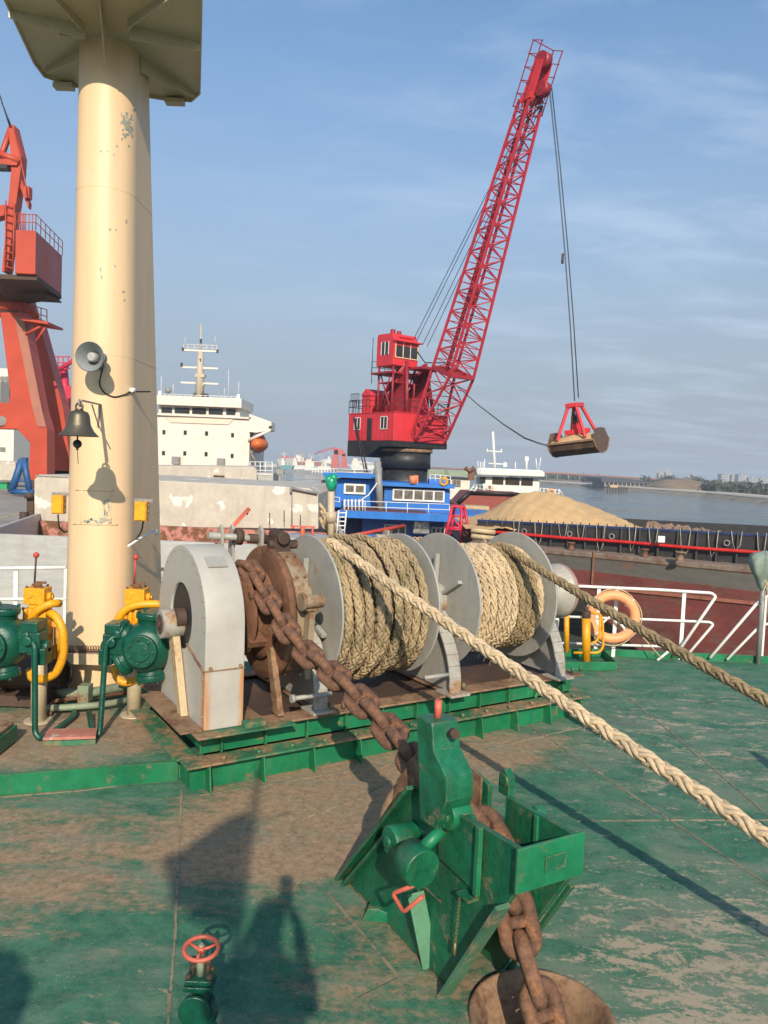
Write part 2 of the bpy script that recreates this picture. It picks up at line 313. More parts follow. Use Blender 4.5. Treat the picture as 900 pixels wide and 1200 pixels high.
# ================================================================== OUR SHIP'S FOREDECK
def deck_material():
    m = bpy.data.materials.new('deck_paint'); m.use_nodes = True; t = m.node_tree; n_ = t.nodes; l = t.links.new; b = n_['Principled BSDF']
    g = n_.new('ShaderNodeNewGeometry')
    def mp_(sc, rot=0, loc=(0, 0, 0)):
        q = n_.new('ShaderNodeMapping'); q.inputs['Scale'].default_value = sc; q.inputs['Rotation'].default_value = (0, 0, rot); q.inputs['Location'].default_value = loc; l(g.outputs['Position'], q.inputs[0]); return q
    def noise(v, s, d=8, r=.65, dist=0):
        q = n_.new('ShaderNodeTexNoise'); q.inputs['Scale'].default_value = s; q.inputs['Detail'].default_value = d; q.inputs['Roughness'].default_value = r; q.inputs['Distortion'].default_value = dist; l(v.outputs[0], q.inputs['Vector']); return q
    def mr_(src, a, b_, c=0, d=1, sm=False):
        q = n_.new('ShaderNodeMapRange'); q.inputs[1].default_value = a; q.inputs[2].default_value = b_; q.inputs[3].default_value = c; q.inputs[4].default_value = d
        if sm: q.interpolation_type = 'SMOOTHSTEP'
        l(src, q.inputs[0]); return q.outputs[0]
    def math_(op, a, b_):
        q = n_.new('ShaderNodeMath'); q.operation = op
        for i, k in enumerate((a, b_)):
            if isinstance(k, (int, float)): q.inputs[i].default_value = k
            else: l(k, q.inputs[i])
        return q.outputs[0]
    def mix(f, a, b_):
        q = n_.new('ShaderNodeMixRGB')
        l(f, q.inputs[0])
        for i, k in ((1, a), (2, b_)):
            if isinstance(k, tuple): q.inputs[i].default_value = (*k, 1)
            else: l(k, q.inputs[i])
        return q.outputs[0]
    def blob(x, y, rx, ry, rot=0):
        q = n_.new('ShaderNodeMapping'); q.vector_type = 'TEXTURE'; q.inputs['Location'].default_value = (x, y, 0); q.inputs['Rotation'].default_value = (0, 0, rot); q.inputs['Scale'].default_value = (rx, ry, 50); l(g.outputs['Position'], q.inputs[0])
        s_ = n_.new('ShaderNodeVectorMath'); s_.operation = 'LENGTH'; l(q.outputs[0], s_.inputs[0]); return mr_(s_.outputs['Value'], 1.0, .2, 0, 1, True)
    iso = mp_((1, 1, 1)); str1 = mp_((.5, 1.35, 1), R(12)); str2 = mp_((.62, 1.35, 1), R(38), (3, 1, 0))
    big = noise(iso, 1.1, 5, .6, .3).outputs['Fac']
    mid = noise(iso, 5.5, 8, .72, .2).outputs['Fac']
    gmix = mix(mr_(big, .32, .68), (.034, .178, .100), (.078, .215, .130))
    teal = mix(mr_(mid, .38, .66), gmix, (.020, .105, .070))
    teal = mix(mr_(noise(iso, 26, 8, .8).outputs['Fac'], .45, .68, 0, .6), teal, (.13, .19, .125))
    # broad brown dirt where feet and chain wear the paint
    br = math_('MAXIMUM', blob(-.35, 5.2, 2.1, 1.15, R(25)), math_('MULTIPLY', blob(-2.4, 4.6, 2.8, 1.5), .55))
    br = math_('MAXIMUM', br, math_('MULTIPLY', blob(.2, 6.2, 3.0, .9, R(33)), .95))
    br = math_('MAXIMUM', br, math_('MULTIPLY', blob(-2.8, 6.3, 1.8, 1.1, R(10)), 1.0))
    br = math_('MAXIMUM', br, math_('MULTIPLY', blob(.2, 3.7, 1.1, 1.3, R(-20)), .45))
    bn = math_('ADD', math_('MULTIPLY', noise(str1, 3.2, 10, .75).outputs['Fac'], .6), math_('MULTIPLY', noise(iso, 14, 8, .78).outputs['Fac'], .4))
    bmask = mr_(math_('ADD', math_('MULTIPLY', br, .40), bn), .62, .74, 0, .9)
    bcol = mix(mr_(noise(iso, 17, 7, .75).outputs['Fac'], .35, .65), (.45, .295, .19), (.22, .15, .09))
    c = mix(bmask, teal, bcol)
    # pale tan scrapes: stretched flecks, denser on the right and near side
    rt = math_('MAXIMUM', blob(2.2, 3.6, 2.3, 2.0, R(-20)), math_('MULTIPLY', blob(3.4, 7.2, 3.4, 3.6), .62))
    sc2 = math_('ADD', math_('MULTIPLY', noise(str2, 5.5, 11, .78, .5).outputs['Fac'], .72), math_('MULTIPLY', noise(iso, 30, 6, .75).outputs['Fac'], .28))
    m2b = mr_(math_('ADD', math_('MULTIPLY', rt, .14), noise(str2, 2.2, 8, .7, .3).outputs['Fac']), .50, .68, 0, .65)
    c = mix(m2b, c, (.20, .235, .175))
    m2 = mr_(math_('ADD', math_('MULTIPLY', rt, .125), sc2), .605, .64, 0, .9)
    c = mix(m2, c, (.40, .33, .235))
    sc1 = math_('ADD', math_('MULTIPLY', noise(str1, 7, 10, .78, .4).outputs['Fac'], .7), math_('MULTIPLY', noise(iso, 34, 6, .75).outputs['Fac'], .3))
    c = mix(mr_(sc1, .575, .61, 0, .85), c, (.36, .285, .19))
    # dark damp or oily stains
    c = mix(mr_(noise(iso, 1.9, 7, .68, .6).outputs['Fac'], .57, .70, 0, .5), c, (.028, .075, .058))
    fl = noise(iso, 48, 5, .75).outputs['Fac']
    c = mix(mr_(fl, .615, .65, 0, .6), c, (.38, .33, .24))
    c = mix(mr_(noise(iso, 38, 5, .75, .0).outputs['Fac'], .40, .37, 0, .6), c, (.03, .07, .05))
    # crisp bare and rusty scabs where the paint has flaked off
    sca = math_('ADD', math_('MULTIPLY', noise(iso, 3.1, 10, .78, .2).outputs['Fac'], .8), math_('MULTIPLY', noise(iso, 60, 4, .7).outputs['Fac'], .2))
    c = mix(mr_(sca, .625, .635, 0, .9), c, (.40, .27, .18))
    c = mix(mr_(noise(iso, 2.3, 11, .8, .1).outputs['Fac'], .655, .665, 0, .8), c, (.16, .07, .04))
    l(c, b.inputs['Base Color'])
    l(mr_(big, .3, .7, .6, .8), b.inputs['Roughness']); b.inputs['Specular IOR Level'].default_value = .18
    bp = n_.new('ShaderNodeBump'); bp.inputs['Strength'].default_value = .5; bp.inputs['Distance'].default_value = .005
    l(math_('ADD', noise(iso, 40, 6, .7).outputs['Fac'], math_('MULTIPLY', bmask, .5)), bp.inputs['Height']); l(bp.outputs[0], b.inputs['Normal'])
    return m
deckm = deck_material()
HC = np.array([.82, 3.37]); HR = .30      # hawse opening
def foredeck():
    mb = MB(); n = 48; q = .5
    th = [2*PI*i/n for i in range(n)]
    inner = [(HC[0]+HR*math.cos(a), HC[1]+HR*math.sin(a), 0) for a in th]
    outer = []
    for a in th:
        k = q/max(abs(math.cos(a)), abs(math.sin(a))); outer.append((HC[0]+k*math.cos(a), HC[1]+k*math.sin(a), 0))
    mb.add(inner+outer, [(i, n+i, n+(i+1) % n, (i+1) % n) for i in range(n)])
    x0, x1, y0, y1 = HC[0]-q, HC[0]+q, HC[1]-q, HC[1]+q
    far = [(-9, 8.1), (-2.9, 9.2), (3.0, 10.63), (9, 10.53)]
    mb.add([(x0, -5, 0), (x1, -5, 0), (x1, y0, 0), (x0, y0, 0)], [(0, 1, 2, 3)])
    mb.add([(-9, -5, 0), (x0, -5, 0), (x0, 9.985, 0), (-2.9, 9.2, 0), (-9, 8.1, 0)], [(0, 1, 2, 3, 4)])
    mb.add([(x1, -5, 0), (9, -5, 0), (9, 10.53, 0), (3, 10.63, 0), (x1, 10.3, 0)], [(0, 1, 2, 3, 4)])
    mb.add([(x0, y1, 0), (x1, y1, 0), (x1, 10.3, 0), (x0, 9.985, 0)], [(0, 1, 2, 3)])
    # ship side below the deck edge
    e = [(-9, 8.1), (-2.9, 9.2), (.32, 9.985), (1.32, 10.3), (3, 10.63), (9, 10.53)]
    v = [(x, y, 0) for x, y in e]+[(x, y, -6.8) for x, y in e]; k = len(e)
    mb.add(v, [(i, i+1, k+i+1, k+i) for i in range(k-1)])
    return mb.build('foredeck', deckm)
struct(foredeck())
mb = MB(); mb.prism([(-9, 3.4), (-1.53, 5.86), (-1.3, 6.2), (-2.6, 8.9), (-2.9, 9.15), (-9, 8.05)], (0, 0, .004), (1, 0, 0), (0, 1, 0), (0, 0, .146))
struct(mb.build('raised_deck', deckm, bevel=.006))
# green painted kerb face in front of the raised deck
mb = MB(); mb.pprism([(-9, 3.39, .002), (-1.52, 5.85, .002), (-1.52, 5.85, .158), (-9, 3.39, .158)], (.006, -.018, 0)); struct(mb.build('kerb', green))
# hawse pipe with a flared lip
hp = thing('hawse_pipe', 'rusty round hawse pipe mouth in the deck below the green chain stopper', 'hawse pipe', (HC[0], HC[1], 0))
mb = MB(); mb.lathe([(0, .18), (.45, .19), (.75, .22), (.9, .26), (.97, .295), (1.0, .315), (1.0, .33), (.98, .338), (.955, .338)], (0, 0, -.75), (0, 0, .035), 48, caps=False); mb.build('pipe_mouth', rust_l, hp)
mb = MB(); mb.cyl((0, 0, -.76), (0, 0, -.74), .23, n=32); mb.build('pipe_bottom', rust_d, hp)
# doubler plate and weld seams in the deck
def atzl(pts, z): return [tuple(atz(u, v, z)) for u, v in pts]
pl_ = atzl([(383, 1043), (405, 1010), (470, 960), (590, 1010), (640, 1075), (575, 1130), (553, 1165), (556, 1205), (470, 1215), (418, 1172), (470, 1146)], .001)
mb = MB(); mb.pprism(pl_, (0, 0, .009)); dbl = struct(mb.build('deck_plate', deckm))
seams = MB()
def seam(pts, wd=.016, z=.0015):
    P = atzl(pts, z)
    for a, b in zip(P[:-1], P[1:]):
        a = np.array(a); b = np.array(b); k = max(1, int(np.linalg.norm(b-a)/.12))
        for i in range(k):
            p, q = a+(b-a)*i/k, a+(b-a)*(i+1)/k; seams.bar(p+rng.normal(0, .002, 3)*[1, 1, 0], q, wd*rng.uniform(.6, 1.2), .006)
for s_ in ([(213, 925), (209, 1010), (205, 1100), (196, 1210)], [(345, 963), (420, 935), (478, 905)], [(676, 962), (800, 961), (910, 961)], [(0, 934), (100, 926), (205, 912)], [(383, 1045), (470, 1147), (418, 1171)], [(560, 808), (700, 905), (905, 1040)], [(690, 779), (800, 870), (905, 960)], [(235, 932), (400, 905), (560, 880), (690, 850)]):
    seam(s_)
struct(seams.build('deck_weld_seams', mat('weld_seam', (.26, .20, .13), .8, var=.4, rust=.4, rustcol=(.05, .13, .09), rscale=12, bump=.4)))

# ------------------------------------------------------------------ windlass
WO = np.array([-1.40, 5.59, 0]); WA = R(32.8); wex = np.array([math.cos(WA), math.sin(WA), 0]); wey = np.array([-math.sin(WA), math.cos(WA), 0])
def wl(s, t, z): return WO+wex*s+wey*t+np.array([0, 0, z])
ST, SZ, SR = .62, 1.21, .66
W = thing('windlass', 'big grey anchor windlass with rope drums on a green steel bed', 'windlass', WO, WA)
WLEN = 4.33; WD = 1.62
bed = MB()   # lower frame: webs and foot ribs
for t0 in (.05, WD-.05): bed.box((WLEN/2, t0, .10), (WLEN-.12, .014, .20))
for s0 in (.07, WLEN-.07): bed.box((s0, WD/2, .10), (.014, WD-.12, .20))
for k in range(10):
    s0 = .18+k*(WLEN-.36)/9
    bed.add([(s0-.006, .043, .199), (s0-.006, -.045, .199), (s0-.006, -.085, .002), (s0-.006, .043, .002), (s0+.006, .043, .199), (s0+.006, -.045, .199), (s0+.006, -.085, .002), (s0+.006, .043, .002)], [(0, 1, 2, 3), (7, 6, 5, 4), (0, 4, 5, 1), (1, 5, 6, 2), (2, 6, 7, 3), (3, 7, 4, 0)])
for k in range(3): bed.box((.03, .3+k*.5, .10), (.07, .012, .19))
# upper frame webs and ribs
for t0 in (.14, WD-.14): bed.box((WLEN/2, t0, .325), (WLEN-.32, .014, .175))
for s0 in (.2, 1.25, 2.6, WLEN-.2): bed.box((s0, WD/2, .325), (.014, WD-.32, .175))
for k in range(11):
    s0 = .32+k*(WLEN-.64)/10; bed.box((s0, .105, .325), (.012, .055, .17))
bed.build('bed_frame', green, W, bevel=.003)
mb = MB(); mb.box2((.25, .16, .385), (WLEN-.25, WD-.16, .392)); mb.build('bed_plate', rust_d, W)  # dark rust sheet laid across the open bed
fl = MB()
fl.box2((0, -.06, .205), (WLEN, .14, .222)); fl.box2((0, WD-.14, .205), (WLEN, WD+.04, .222)); fl.box2((-.02, .142, .205), (.14, WD-.142, .222)); fl.box2((WLEN-.14, .142, .205), (WLEN+.03, WD-.142, .222))
fl.build('lower_flange', green_w, W, bevel=.004)
fl = MB()
fl.box2((.08, .03, .413), (WLEN-.08, .235, .43)); fl.box2((.08, WD-.23, .413), (WLEN-.08, WD-.06, .43))
for s0 in (.17, .62, 1.25, 2.6, WLEN-.19): fl.box2((s0-.085, .237, .413), (s0+.085, WD-.232, .43))
fl.build('upper_flange', rust_l, W, bevel=.004)
# extra shelf plate at the casing corner
fl = MB(); fl.box2((.06, -.10, .432), (.86, .05, .447)); fl.box2((.45, -.06, .449), (.62, .03, .495)); fl.build('corner_plate', green_w, W, bevel=.004)
fl = MB(); fl.box2((.25, .24, .231), (WLEN-.25, WD-.24, .238)); fl.build('dark_bed_sheet', rust_d, W)  # lower dark rust sheet closing the open space between the beams
bo = MB()
for k in range(14):
    s0 = .3+k*.29; bo.cyl((s0, -.01, .224), (s0, -.01, .252), .02, n=6); 
for s0 in (1.33, 2.62, 4.18):
    for d_ in (-.06, .06): bo.cyl((s0+d_, .07, .455), (s0+d_, .07, .51), .019, n=6)
bo.build_each('bolt', green_w, W)
# gear casing with a real opening round the shaft
def casing():
    c0, R0 = (.645, 1.20), .60; n = 64; inn, out = [], []
    bt0, bt1, bz = .03, 1.12, .45
    for i in range(n):
        a = 2*PI*i/n; inn.append((c0[0]+.27*math.cos(a), c0[1]+.02+.27*math.sin(a)))
        ca, sa = math.cos(a), math.sin(a)
        if sa >= 0: out.append((c0[0]+R0*ca, c0[1]+R0*sa))
        else:
            # intersect with the tapering lower body
            best = 9
            for (x0, z0), (x1, z1) in (((c0[0]+R0, c0[1]), (bt1, bz)), ((bt1, bz), (bt0, bz)), ((bt0, bz), (c0[0]-R0, c0[1]))):
                ex_, ez_ = x1-x0, z1-z0; den = ca*ez_-sa*ex_
                if abs(den) < 1e-9: continue
                tt = ((x0-c0[0])*ez_-(z0-c0[1])*ex_)/den; uu = ((x0-c0[0])*sa-(z0-c0[1])*ca)/den
                if tt > 0 and -.001 <= uu <= 1.001: best = min(best, tt)
            out.append((c0[0]+best*ca, c0[1]+best*sa))
    # snap the nearest outline points to the two lower corners
    for cx_, cz_ in ((bt1, bz), (bt0, bz)):
        j = min(range(n), key=lambda i: (out[i][0]-cx_)**2+(out[i][1]-cz_)**2); out[j] = (cx_, cz_)
    s0, s1 = .15, .465
    v = [(s0, a, b) for a, b in out]+[(s0, a, b) for a, b in inn]+[(s1, a, b) for a, b in out]+[(s0+.3, a, b) for a, b in inn]
    f = []; sm = []
    for i in range(n):
        j = (i+1) % n
        f.append((i, j, n+j, n+i)); sm.append(False)
        f.append((2*n+j, 2*n+i, i, j)); sm.append(out[i][1] >= 1.19 and out[j][1] >= 1.19)
        f.append((n+i, n+j, 3*n+j, 3*n+i)); sm.append(True)
    f.append(tuple(2*n+i for i in range(n))); sm.append(False); f.append(tuple(3*n+i for i in range(n))); sm.append(False)
    return MB().add(v, f, sm)
def casing_mat():
    m = mat('casing_grey', (.44, .42, .37), .5, var=.07, rust=.05, rustcol=(.34, .19, .08), rscale=4, bump=.12, bscale=14, fine=.05).copy(); m.name = 'casing_grey_rust_runs'
    t = m.node_tree; n_ = t.nodes; l = t.links.new; b = n_['Principled BSDF']; src = b.inputs['Base Color'].links[0].from_socket
    g = n_.new('ShaderNodeTexCoord'); s_ = n_.new('ShaderNodeSeparateXYZ'); l(g.outputs['Object'], s_.inputs[0])
    def run(x0, wd, ztop):
        a = n_.new('ShaderNodeMath'); a.operation = 'SUBTRACT'; l(s_.outputs[0], a.inputs[0]); a.inputs[1].default_value = x0
        a2 = n_.new('ShaderNodeMath'); a2.operation = 'ABSOLUTE'; l(a.outputs[0], a2.inputs[0])
        a3 = n_.new('ShaderNodeMapRange'); a3.inputs[1].default_value = 0; a3.inputs[2].default_value = wd; a3.inputs[3].default_value = 1; a3.inputs[4].default_value = 0; l(a2.outputs[0], a3.inputs[0])
        z = n_.new('ShaderNodeMapRange'); z.inputs[1].default_value = ztop; z.inputs[2].default_value = ztop-.03; l(s_.outputs[2], z.inputs[0])
        q = n_.new('ShaderNodeMath'); q.operation = 'MULTIPLY'; l(a3.outputs[0], q.inputs[0]); l(z.outputs[0], q.inputs[1]); return q.outputs[0]
    r1, r2 = run(.155, .075, .93), run(.455, .06, .93)
    mx = n_.new('ShaderNodeMath'); mx.operation = 'MAXIMUM'; l(r1, mx.inputs[0]); l(r2, mx.inputs[1])
    yf = n_.new('ShaderNodeMapRange'); yf.inputs[1].default_value = .16; yf.inputs[2].default_value = .07; l(s_.outputs[1], yf.inputs[0]); mf = n_.new('ShaderNodeMath'); mf.operation = 'MULTIPLY'; l(mx.outputs[0], mf.inputs[0]); l(yf.outputs[0], mf.inputs[1]); mx = mf
    mp2 = n_.new('ShaderNodeMapping'); mp2.inputs['Scale'].default_value = (14, 14, 1.6); l(g.outputs['Object'], mp2.inputs[0])
    nn = n_.new('ShaderNodeTexNoise'); nn.inputs['Scale'].default_value = 2.5; nn.inputs['Detail'].default_value = 6; l(mp2.outputs[0], nn.inputs['Vector'])
    ad = n_.new('ShaderNodeMath'); ad.operation = 'MULTIPLY'; l(mx.outputs[0], ad.inputs[0]); l(nn.outputs['Fac'], ad.inputs[1])
    fm = n_.new('ShaderNodeMapRange'); fm.inputs[1].default_value = .12; fm.inputs[2].default_value = .5; fm.inputs[4].default_value = .9; l(ad.outputs[0], fm.inputs[0])
    mc = n_.new('ShaderNodeMixRGB'); mc.inputs[2].default_value = (.50, .22, .075, 1); l(fm.outputs[0], mc.inputs[0]); l(src, mc.inputs[1]); l(mc.outputs[0], b.inputs['Base Color'])
    return m
cas = casing().build('gear_casing', casing_mat(), W)
bv = cas.modifiers.new('bevel', 'BEVEL'); bv.width = .008; bv.segments = 2; bv.limit_method = 'ANGLE'; bv.angle_limit = R(50)
mb = MB(); mb.bar((.143, .045, .90), (.143, .45, 1.03), .008, .022, up=(1, 0, 0)); mb.box((.307, .037, .905), (.32, .008, .010)); mb.build('casing_seam', rust_l, cas)
mb = MB()
for s0 in (.19, .43): mb.cyl((s0, .045, .925), (s0, .02, .925), .014, n=8)
mb.cyl((.15, .25, .96), (.135, .25, .96), .013, n=8); mb.build('casing_bolt', rust_l, cas)
mb = MB()
for k in range(15):
    a = R(12+k*12); mb.cyl((.143, .645+.565*math.cos(a), 1.20+.565*math.sin(a)), (.151, .645+.565*math.cos(a), 1.20+.565*math.sin(a)), .009, n=6)
for z in (.55, .70, .84): mb.cyl((.143, .075, z), (.151, .075, z), .009, n=6)
mb.build_each('casing_bolt', wgrey_s, cas)
mb = MB(); mb.box((.31, .30, 1.70), (.16, .12, .012), M=np.array([[1, 0, 0], [0, .82, -.57], [0, .57, .82]])); mb.build('inspection_cover', wgrey, cas, bevel=.003)
# bearing boss and its stained bracket
mb = MB(); mb.cyl((.0, .70, 1.15), (.22, .70, 1.15), .118, n=36); mb.build('bearing', wgrey_s, W, bevel=.008)
mb = MB(); mb.cyl((-.008, .70, 1.15), (-.0, .70, 1.15), .08, n=28); mb.cyl((-.022, .70, 1.15), (-.008, .70, 1.15), .035, n=16); mb.build('bearing_cap', rust_d, W)
mb = MB(); mb.prism([(.62, 1.055), (.76, 1.055), (.47, .47), (.37, .47)], (.085, 0, 0), (0, 1, 0), (0, 0, 1), (.058, 0, 0)); mb.build('bearing_bracket', beige_o, W, bevel=.005)
mb = MB(); mb.box2((-.03, .03, .45), (.14, 1.1, .466)); mb.build('casing_foot', rust_l, W)
mb = MB(); mb.cyl((.17, .645, 1.22), (.18, .645, 1.22), .266, n=40); mb.build('cavity_shade_disc', blackm, cas)  # black disc near the mouth stands in for shade inside the opening
# shaft
mb = MB(); mb.cyl((.1, ST, SZ), (4.42, ST, SZ), .075, n=20); mb.build('main_shaft', rust_d, W)
# chain wheel and rusty rim disc
cw = MB(); cw.lathe([(0, .22), (.12, .34), (.25, .36), (.38, .28), (.5, .23), (.62, .28), (.75, .36), (.88, .40), (1, .30)], (.60, ST, SZ), (.84, ST, SZ), 40)
for k in range(5):
    a = 2*PI*k/5; cw.box((.72, ST+.30*math.cos(a), SZ+.30*math.sin(a)), (.2, .12, .07), M=np.array([[1, 0, 0], [0, math.cos(a), -math.sin(a)], [0, math.sin(a), math.cos(a)]]))
cw.build('chain_wheel', rustm, W, bevel=.006)
mb = MB(); mb.lathe([(0, .50), (.15, .565), (.55, .575), (.8, .56), (1, .53)], (.84, ST, SZ), (.93, ST, SZ), 56); mb.build('brake_drum', rust_d if False else rustm, W, bevel=.006)
mb = MB(); mb.cyl((.93, ST, SZ), (1.08, ST, SZ), .545, n=56); mb.build('brake_band', mat('brake_band_paint', (.27, .215, .14), .7, var=.3, rust=.5, rustcol=(.20, .10, .05), rscale=5, bump=.3, bscale=20), W, bevel=.01)
mb = MB()
for k in range(14):
    a = .2+k*2*PI/14
    for s0 in (.965, 1.04): mb.cyl((s0, ST+.54*math.cos(a), SZ+.54*math.sin(a)), (s0, ST+.565*math.cos(a), SZ+.565*math.sin(a)), .012, n=7)
mb.build_each('rivet', rustm, W)
# brake band joints: hinged clamp at the near side, lug at the top
mb = MB(); mb.box2((.95, -.03, 1.32), (1.06, .13, 1.40)); mb.cyl((.92, -.02, 1.40), (1.1, -.02, 1.40), .055, n=18); mb.cyl((.90, -.02, 1.40), (.93, -.02, 1.40), .075, n=18)
mb.prism([(-.03, 1.30), (.06, 1.36), (.12, .95), (.02, .75)], (.985, 0, 0), (0, 1, 0), (0, 0, 1), (.05, 0, 0)); mb.build('band_clamp', MATS['brake_band_paint'], W, bevel=.006)
mb = MB(); mb.box2((.90, .50, 1.74), (1.05, .62, 1.86)); mb.cyl((.96, .44, 1.86), (.96, .66, 1.88), .055, n=14); mb.cyl((.86, .55, 1.80), (1.12, .53, 1.80), .04, n=12); mb.build('top_lug', rust_d, W, bevel=.008)
# hand brake linkage standing behind the gypsy
mb = MB()
for s0, t0 in ((.52, .80), (.66, .90), (.86, .74)): mb.prism([(t0-.05, .9), (t0+.06, .9), (t0+.05, 1.90), (t0, 1.95), (t0-.05, 1.90)], (s0, 0, 0), (0, 1, 0), (0, 0, 1), (.025, 0, 0))
mb.build_each('linkage_plate', wgrey_s, W, bevel=.004)
mb = MB(); mb.cyl((.42, .80, 1.86), (1.04, .76, 1.81), .03, n=12); mb.build('linkage_shaft', wgrey, W)
mb = MB(); mb.cyl((.66, .80, 1.845), (.72, .80, 1.84), .07, n=14); mb.cyl((.78, .785, 1.83), (.95, .77, 1.82), .042, n=14); mb.build_each('linkage_collar', rust_d, W)
mb = MB(); P0_ = onplane(250, 642, wl(.3, 1.0, 0), -wey); P1_ = onplane(292, 596, wl(.3, 1.0, 0), -wey)
def toW(p): q = np.array(p)-WO; return np.array([q@wex, q@wey, q[2]])
a_, b_ = toW(P0_), toW(P1_); mb.tube([a_, b_, b_+(b_-a_)/np.linalg.norm(b_-a_)*.0+np.array([-.03, 0, -.05])], .019, 8); mb.build('brake_lever', pinkred, W)
a_, b_ = toW(onplane(396, 631, wl(1.9, 1.15, 0), -wey)), toW(onplane(474, 616, wl(1.9, 1.15, 0), -wey))
mb = MB(); mb.tube([a_, b_], .020, 8); mb.build('brake_lever', redp, W)
mb = MB(); c_ = toW(onplane(452, 636, wl(2.1, 1.1, 0), -wey)); mb.box(c_, (.03, .10, .26)); mb.cyl(c_+[-.12, 0, .06], c_+[.08, 0, .05], .032, n=10); mb.build('lever_bracket', wgrey_s, W, bevel=.004)
a_ = toW(onplane(566, 640, wl(3.0, 1.1, 0), -wey)); mb = MB(); mb.prism([(-.06, -.30), (.06, -.30), (.05, .03), (0, .08), (-.05, .03)], a_, (0, 1, 0), (0, 0, 1), (.03, 0, 0)); mb.cyl(a_+[-.35, 0, 0], a_+[.25, 0, 0], .028, n=10); mb.cyl(a_+[-.2, 0, 0], a_+[-.1, 0, 0], .045, n=10); mb.build('lever_bracket', wgrey_s, W, bevel=.004)
# drums
def flange(s0, name='drum_flange'):
    m = MB(); m.lathe([(0, SR-.006), (.2, SR), (.8, SR), (1, SR-.006)], (s0, ST, SZ), (s0+.022, ST, SZ), 72); return m.build(name, wgrey, W)
def spokes(s0, sg, angs):
    m = MB()
    for a in angs:
        p = np.array([s0+sg*.02, ST, SZ]); d = np.array([0, math.cos(a), math.sin(a)]); m.bar(p+d*.17, p+d*.46+np.array([sg*.0, 0, 0]), .035, .05, up=(1, 0, 0))
    m.build_each('flange_stiffener', wgrey, W, bevel=.004)
for s0 in (1.28, 2.27, 2.74, 3.72): flange(s0)
spokes(1.26, -1, (R(95), R(200), R(-20), R(275))); spokes(2.72, -1, (R(92), R(150), R(215), R(275), R(0))); spokes(2.31, 1, (R(100), R(180), R(-40)))
mb = MB(); mb.cyl((1.302, ST, SZ), (2.27, ST, SZ), .44, n=40); mb.cyl((2.762, ST, SZ), (3.72, ST, SZ), .42, n=40); mb.build_each('drum_barrel', wgrey, W)
mb = MB(); mb.cyl((1.10, ST, SZ), (1.25, ST, SZ), .17, n=28); mb.cyl((1.14, ST, SZ), (1.2, ST, SZ), .21, n=28); mb.cyl((2.30, ST, SZ), (2.42, ST, SZ), .16, n=28); mb.cyl((2.62, ST, SZ), (2.74, ST, SZ), .17, n=28); mb.build_each('clutch_hub', wgrey_s, W, bevel=.006)
mb = MB(); mb.steps([(0, .18, .30, .26), (.18, .75, .23, .20), (.75, .93, .22, .29), (.93, 1, .30, .30)], (3.98, ST, SZ), (4.42, ST, SZ)); 
mb = MB(); mb.lathe([(0, .27), (.06, .275), (.14, .23), (.3, .19), (.55, .18), (.75, .21), (.88, .27), (.95, .30), (1, .295)], (3.94, ST, SZ), (4.40, ST, SZ), 48); mb.build('warping_head', mat('warping_head_grey', (.40, .375, .33), .42, var=.12, rust=.12, rustcol=(.30, .2, .14), bump=.1), W)
mb = MB(); mb.lathe([(0, .297), (1, .30)], (4.40, ST, SZ), (4.43, ST, SZ), 48); mb.build('warping_head_rim', mat('dull_pink_primer', (.38, .22, .18), .6, rust=.2), W)
# pedestals
def pedestal(s0, foot_t=.06):
    m = MB(); arc = []
    for k in range(9):
        q = k/8; arc.append((foot_t+.02+(ST-.17-foot_t)*(q**1.9), .45+(SZ-.43)*(q**.85)))
    back = [(2*ST-a, b) for a, b in arc]
    m.prism([(a+.01, b) for a, b in arc]+[(a-.01, b) for a, b in reversed(back)], (s0, 0, 0), (0, 1, 0), (0, 0, 1), (.02, 0, 0))
    m.build('pedestal_web', wgrey, W)
    m = MB()
    for ar in (arc, back):
        for (a0, b0), (a1, b1) in zip(ar[:-1], ar[1:]): m.bar((s0+.01, a0, b0), (s0+.01, a1, b1), .13, .02, up=(0, 1, 0))
    m.build_each('pedestal', wgrey_s, W, bevel=.004, per=8); m = MB(); m.box2((s0-.10, foot_t-.07, .432), (s0+.12, foot_t+.17, .456)); m.build('pedestal_foot', wgrey_s, W, bevel=.004)
    m = MB(); m.cyl((s0-.07, ST, SZ), (s0+.09, ST, SZ), .14, n=28); m.build('bearing', wgrey_s, W, bevel=.006)
pedestal(1.18, .10); pedestal(2.53, .0); pedestal(3.88, .0)
mb = MB(); mb.prism([(.10, .45), (.22, .45), (.40, 1.0), (.32, 1.0)], (.80, 0, 0), (0, 1, 0), (0, 0, 1), (.05, 0, 0)); mb.build('brake_bracket', rust_l, W, bevel=.004)
mb = MB(); mb.tube([(.9, .05, .60), (1.25, .05, .60)], .02, 8); mb.cyl((.88, .05, .60), (.91, .05, .60), .035, n=10); mb.tube([(2.2, .05, .62), (2.5, .05, .62)], .02, 8); mb.build_each('brake_rod', wgrey, W)

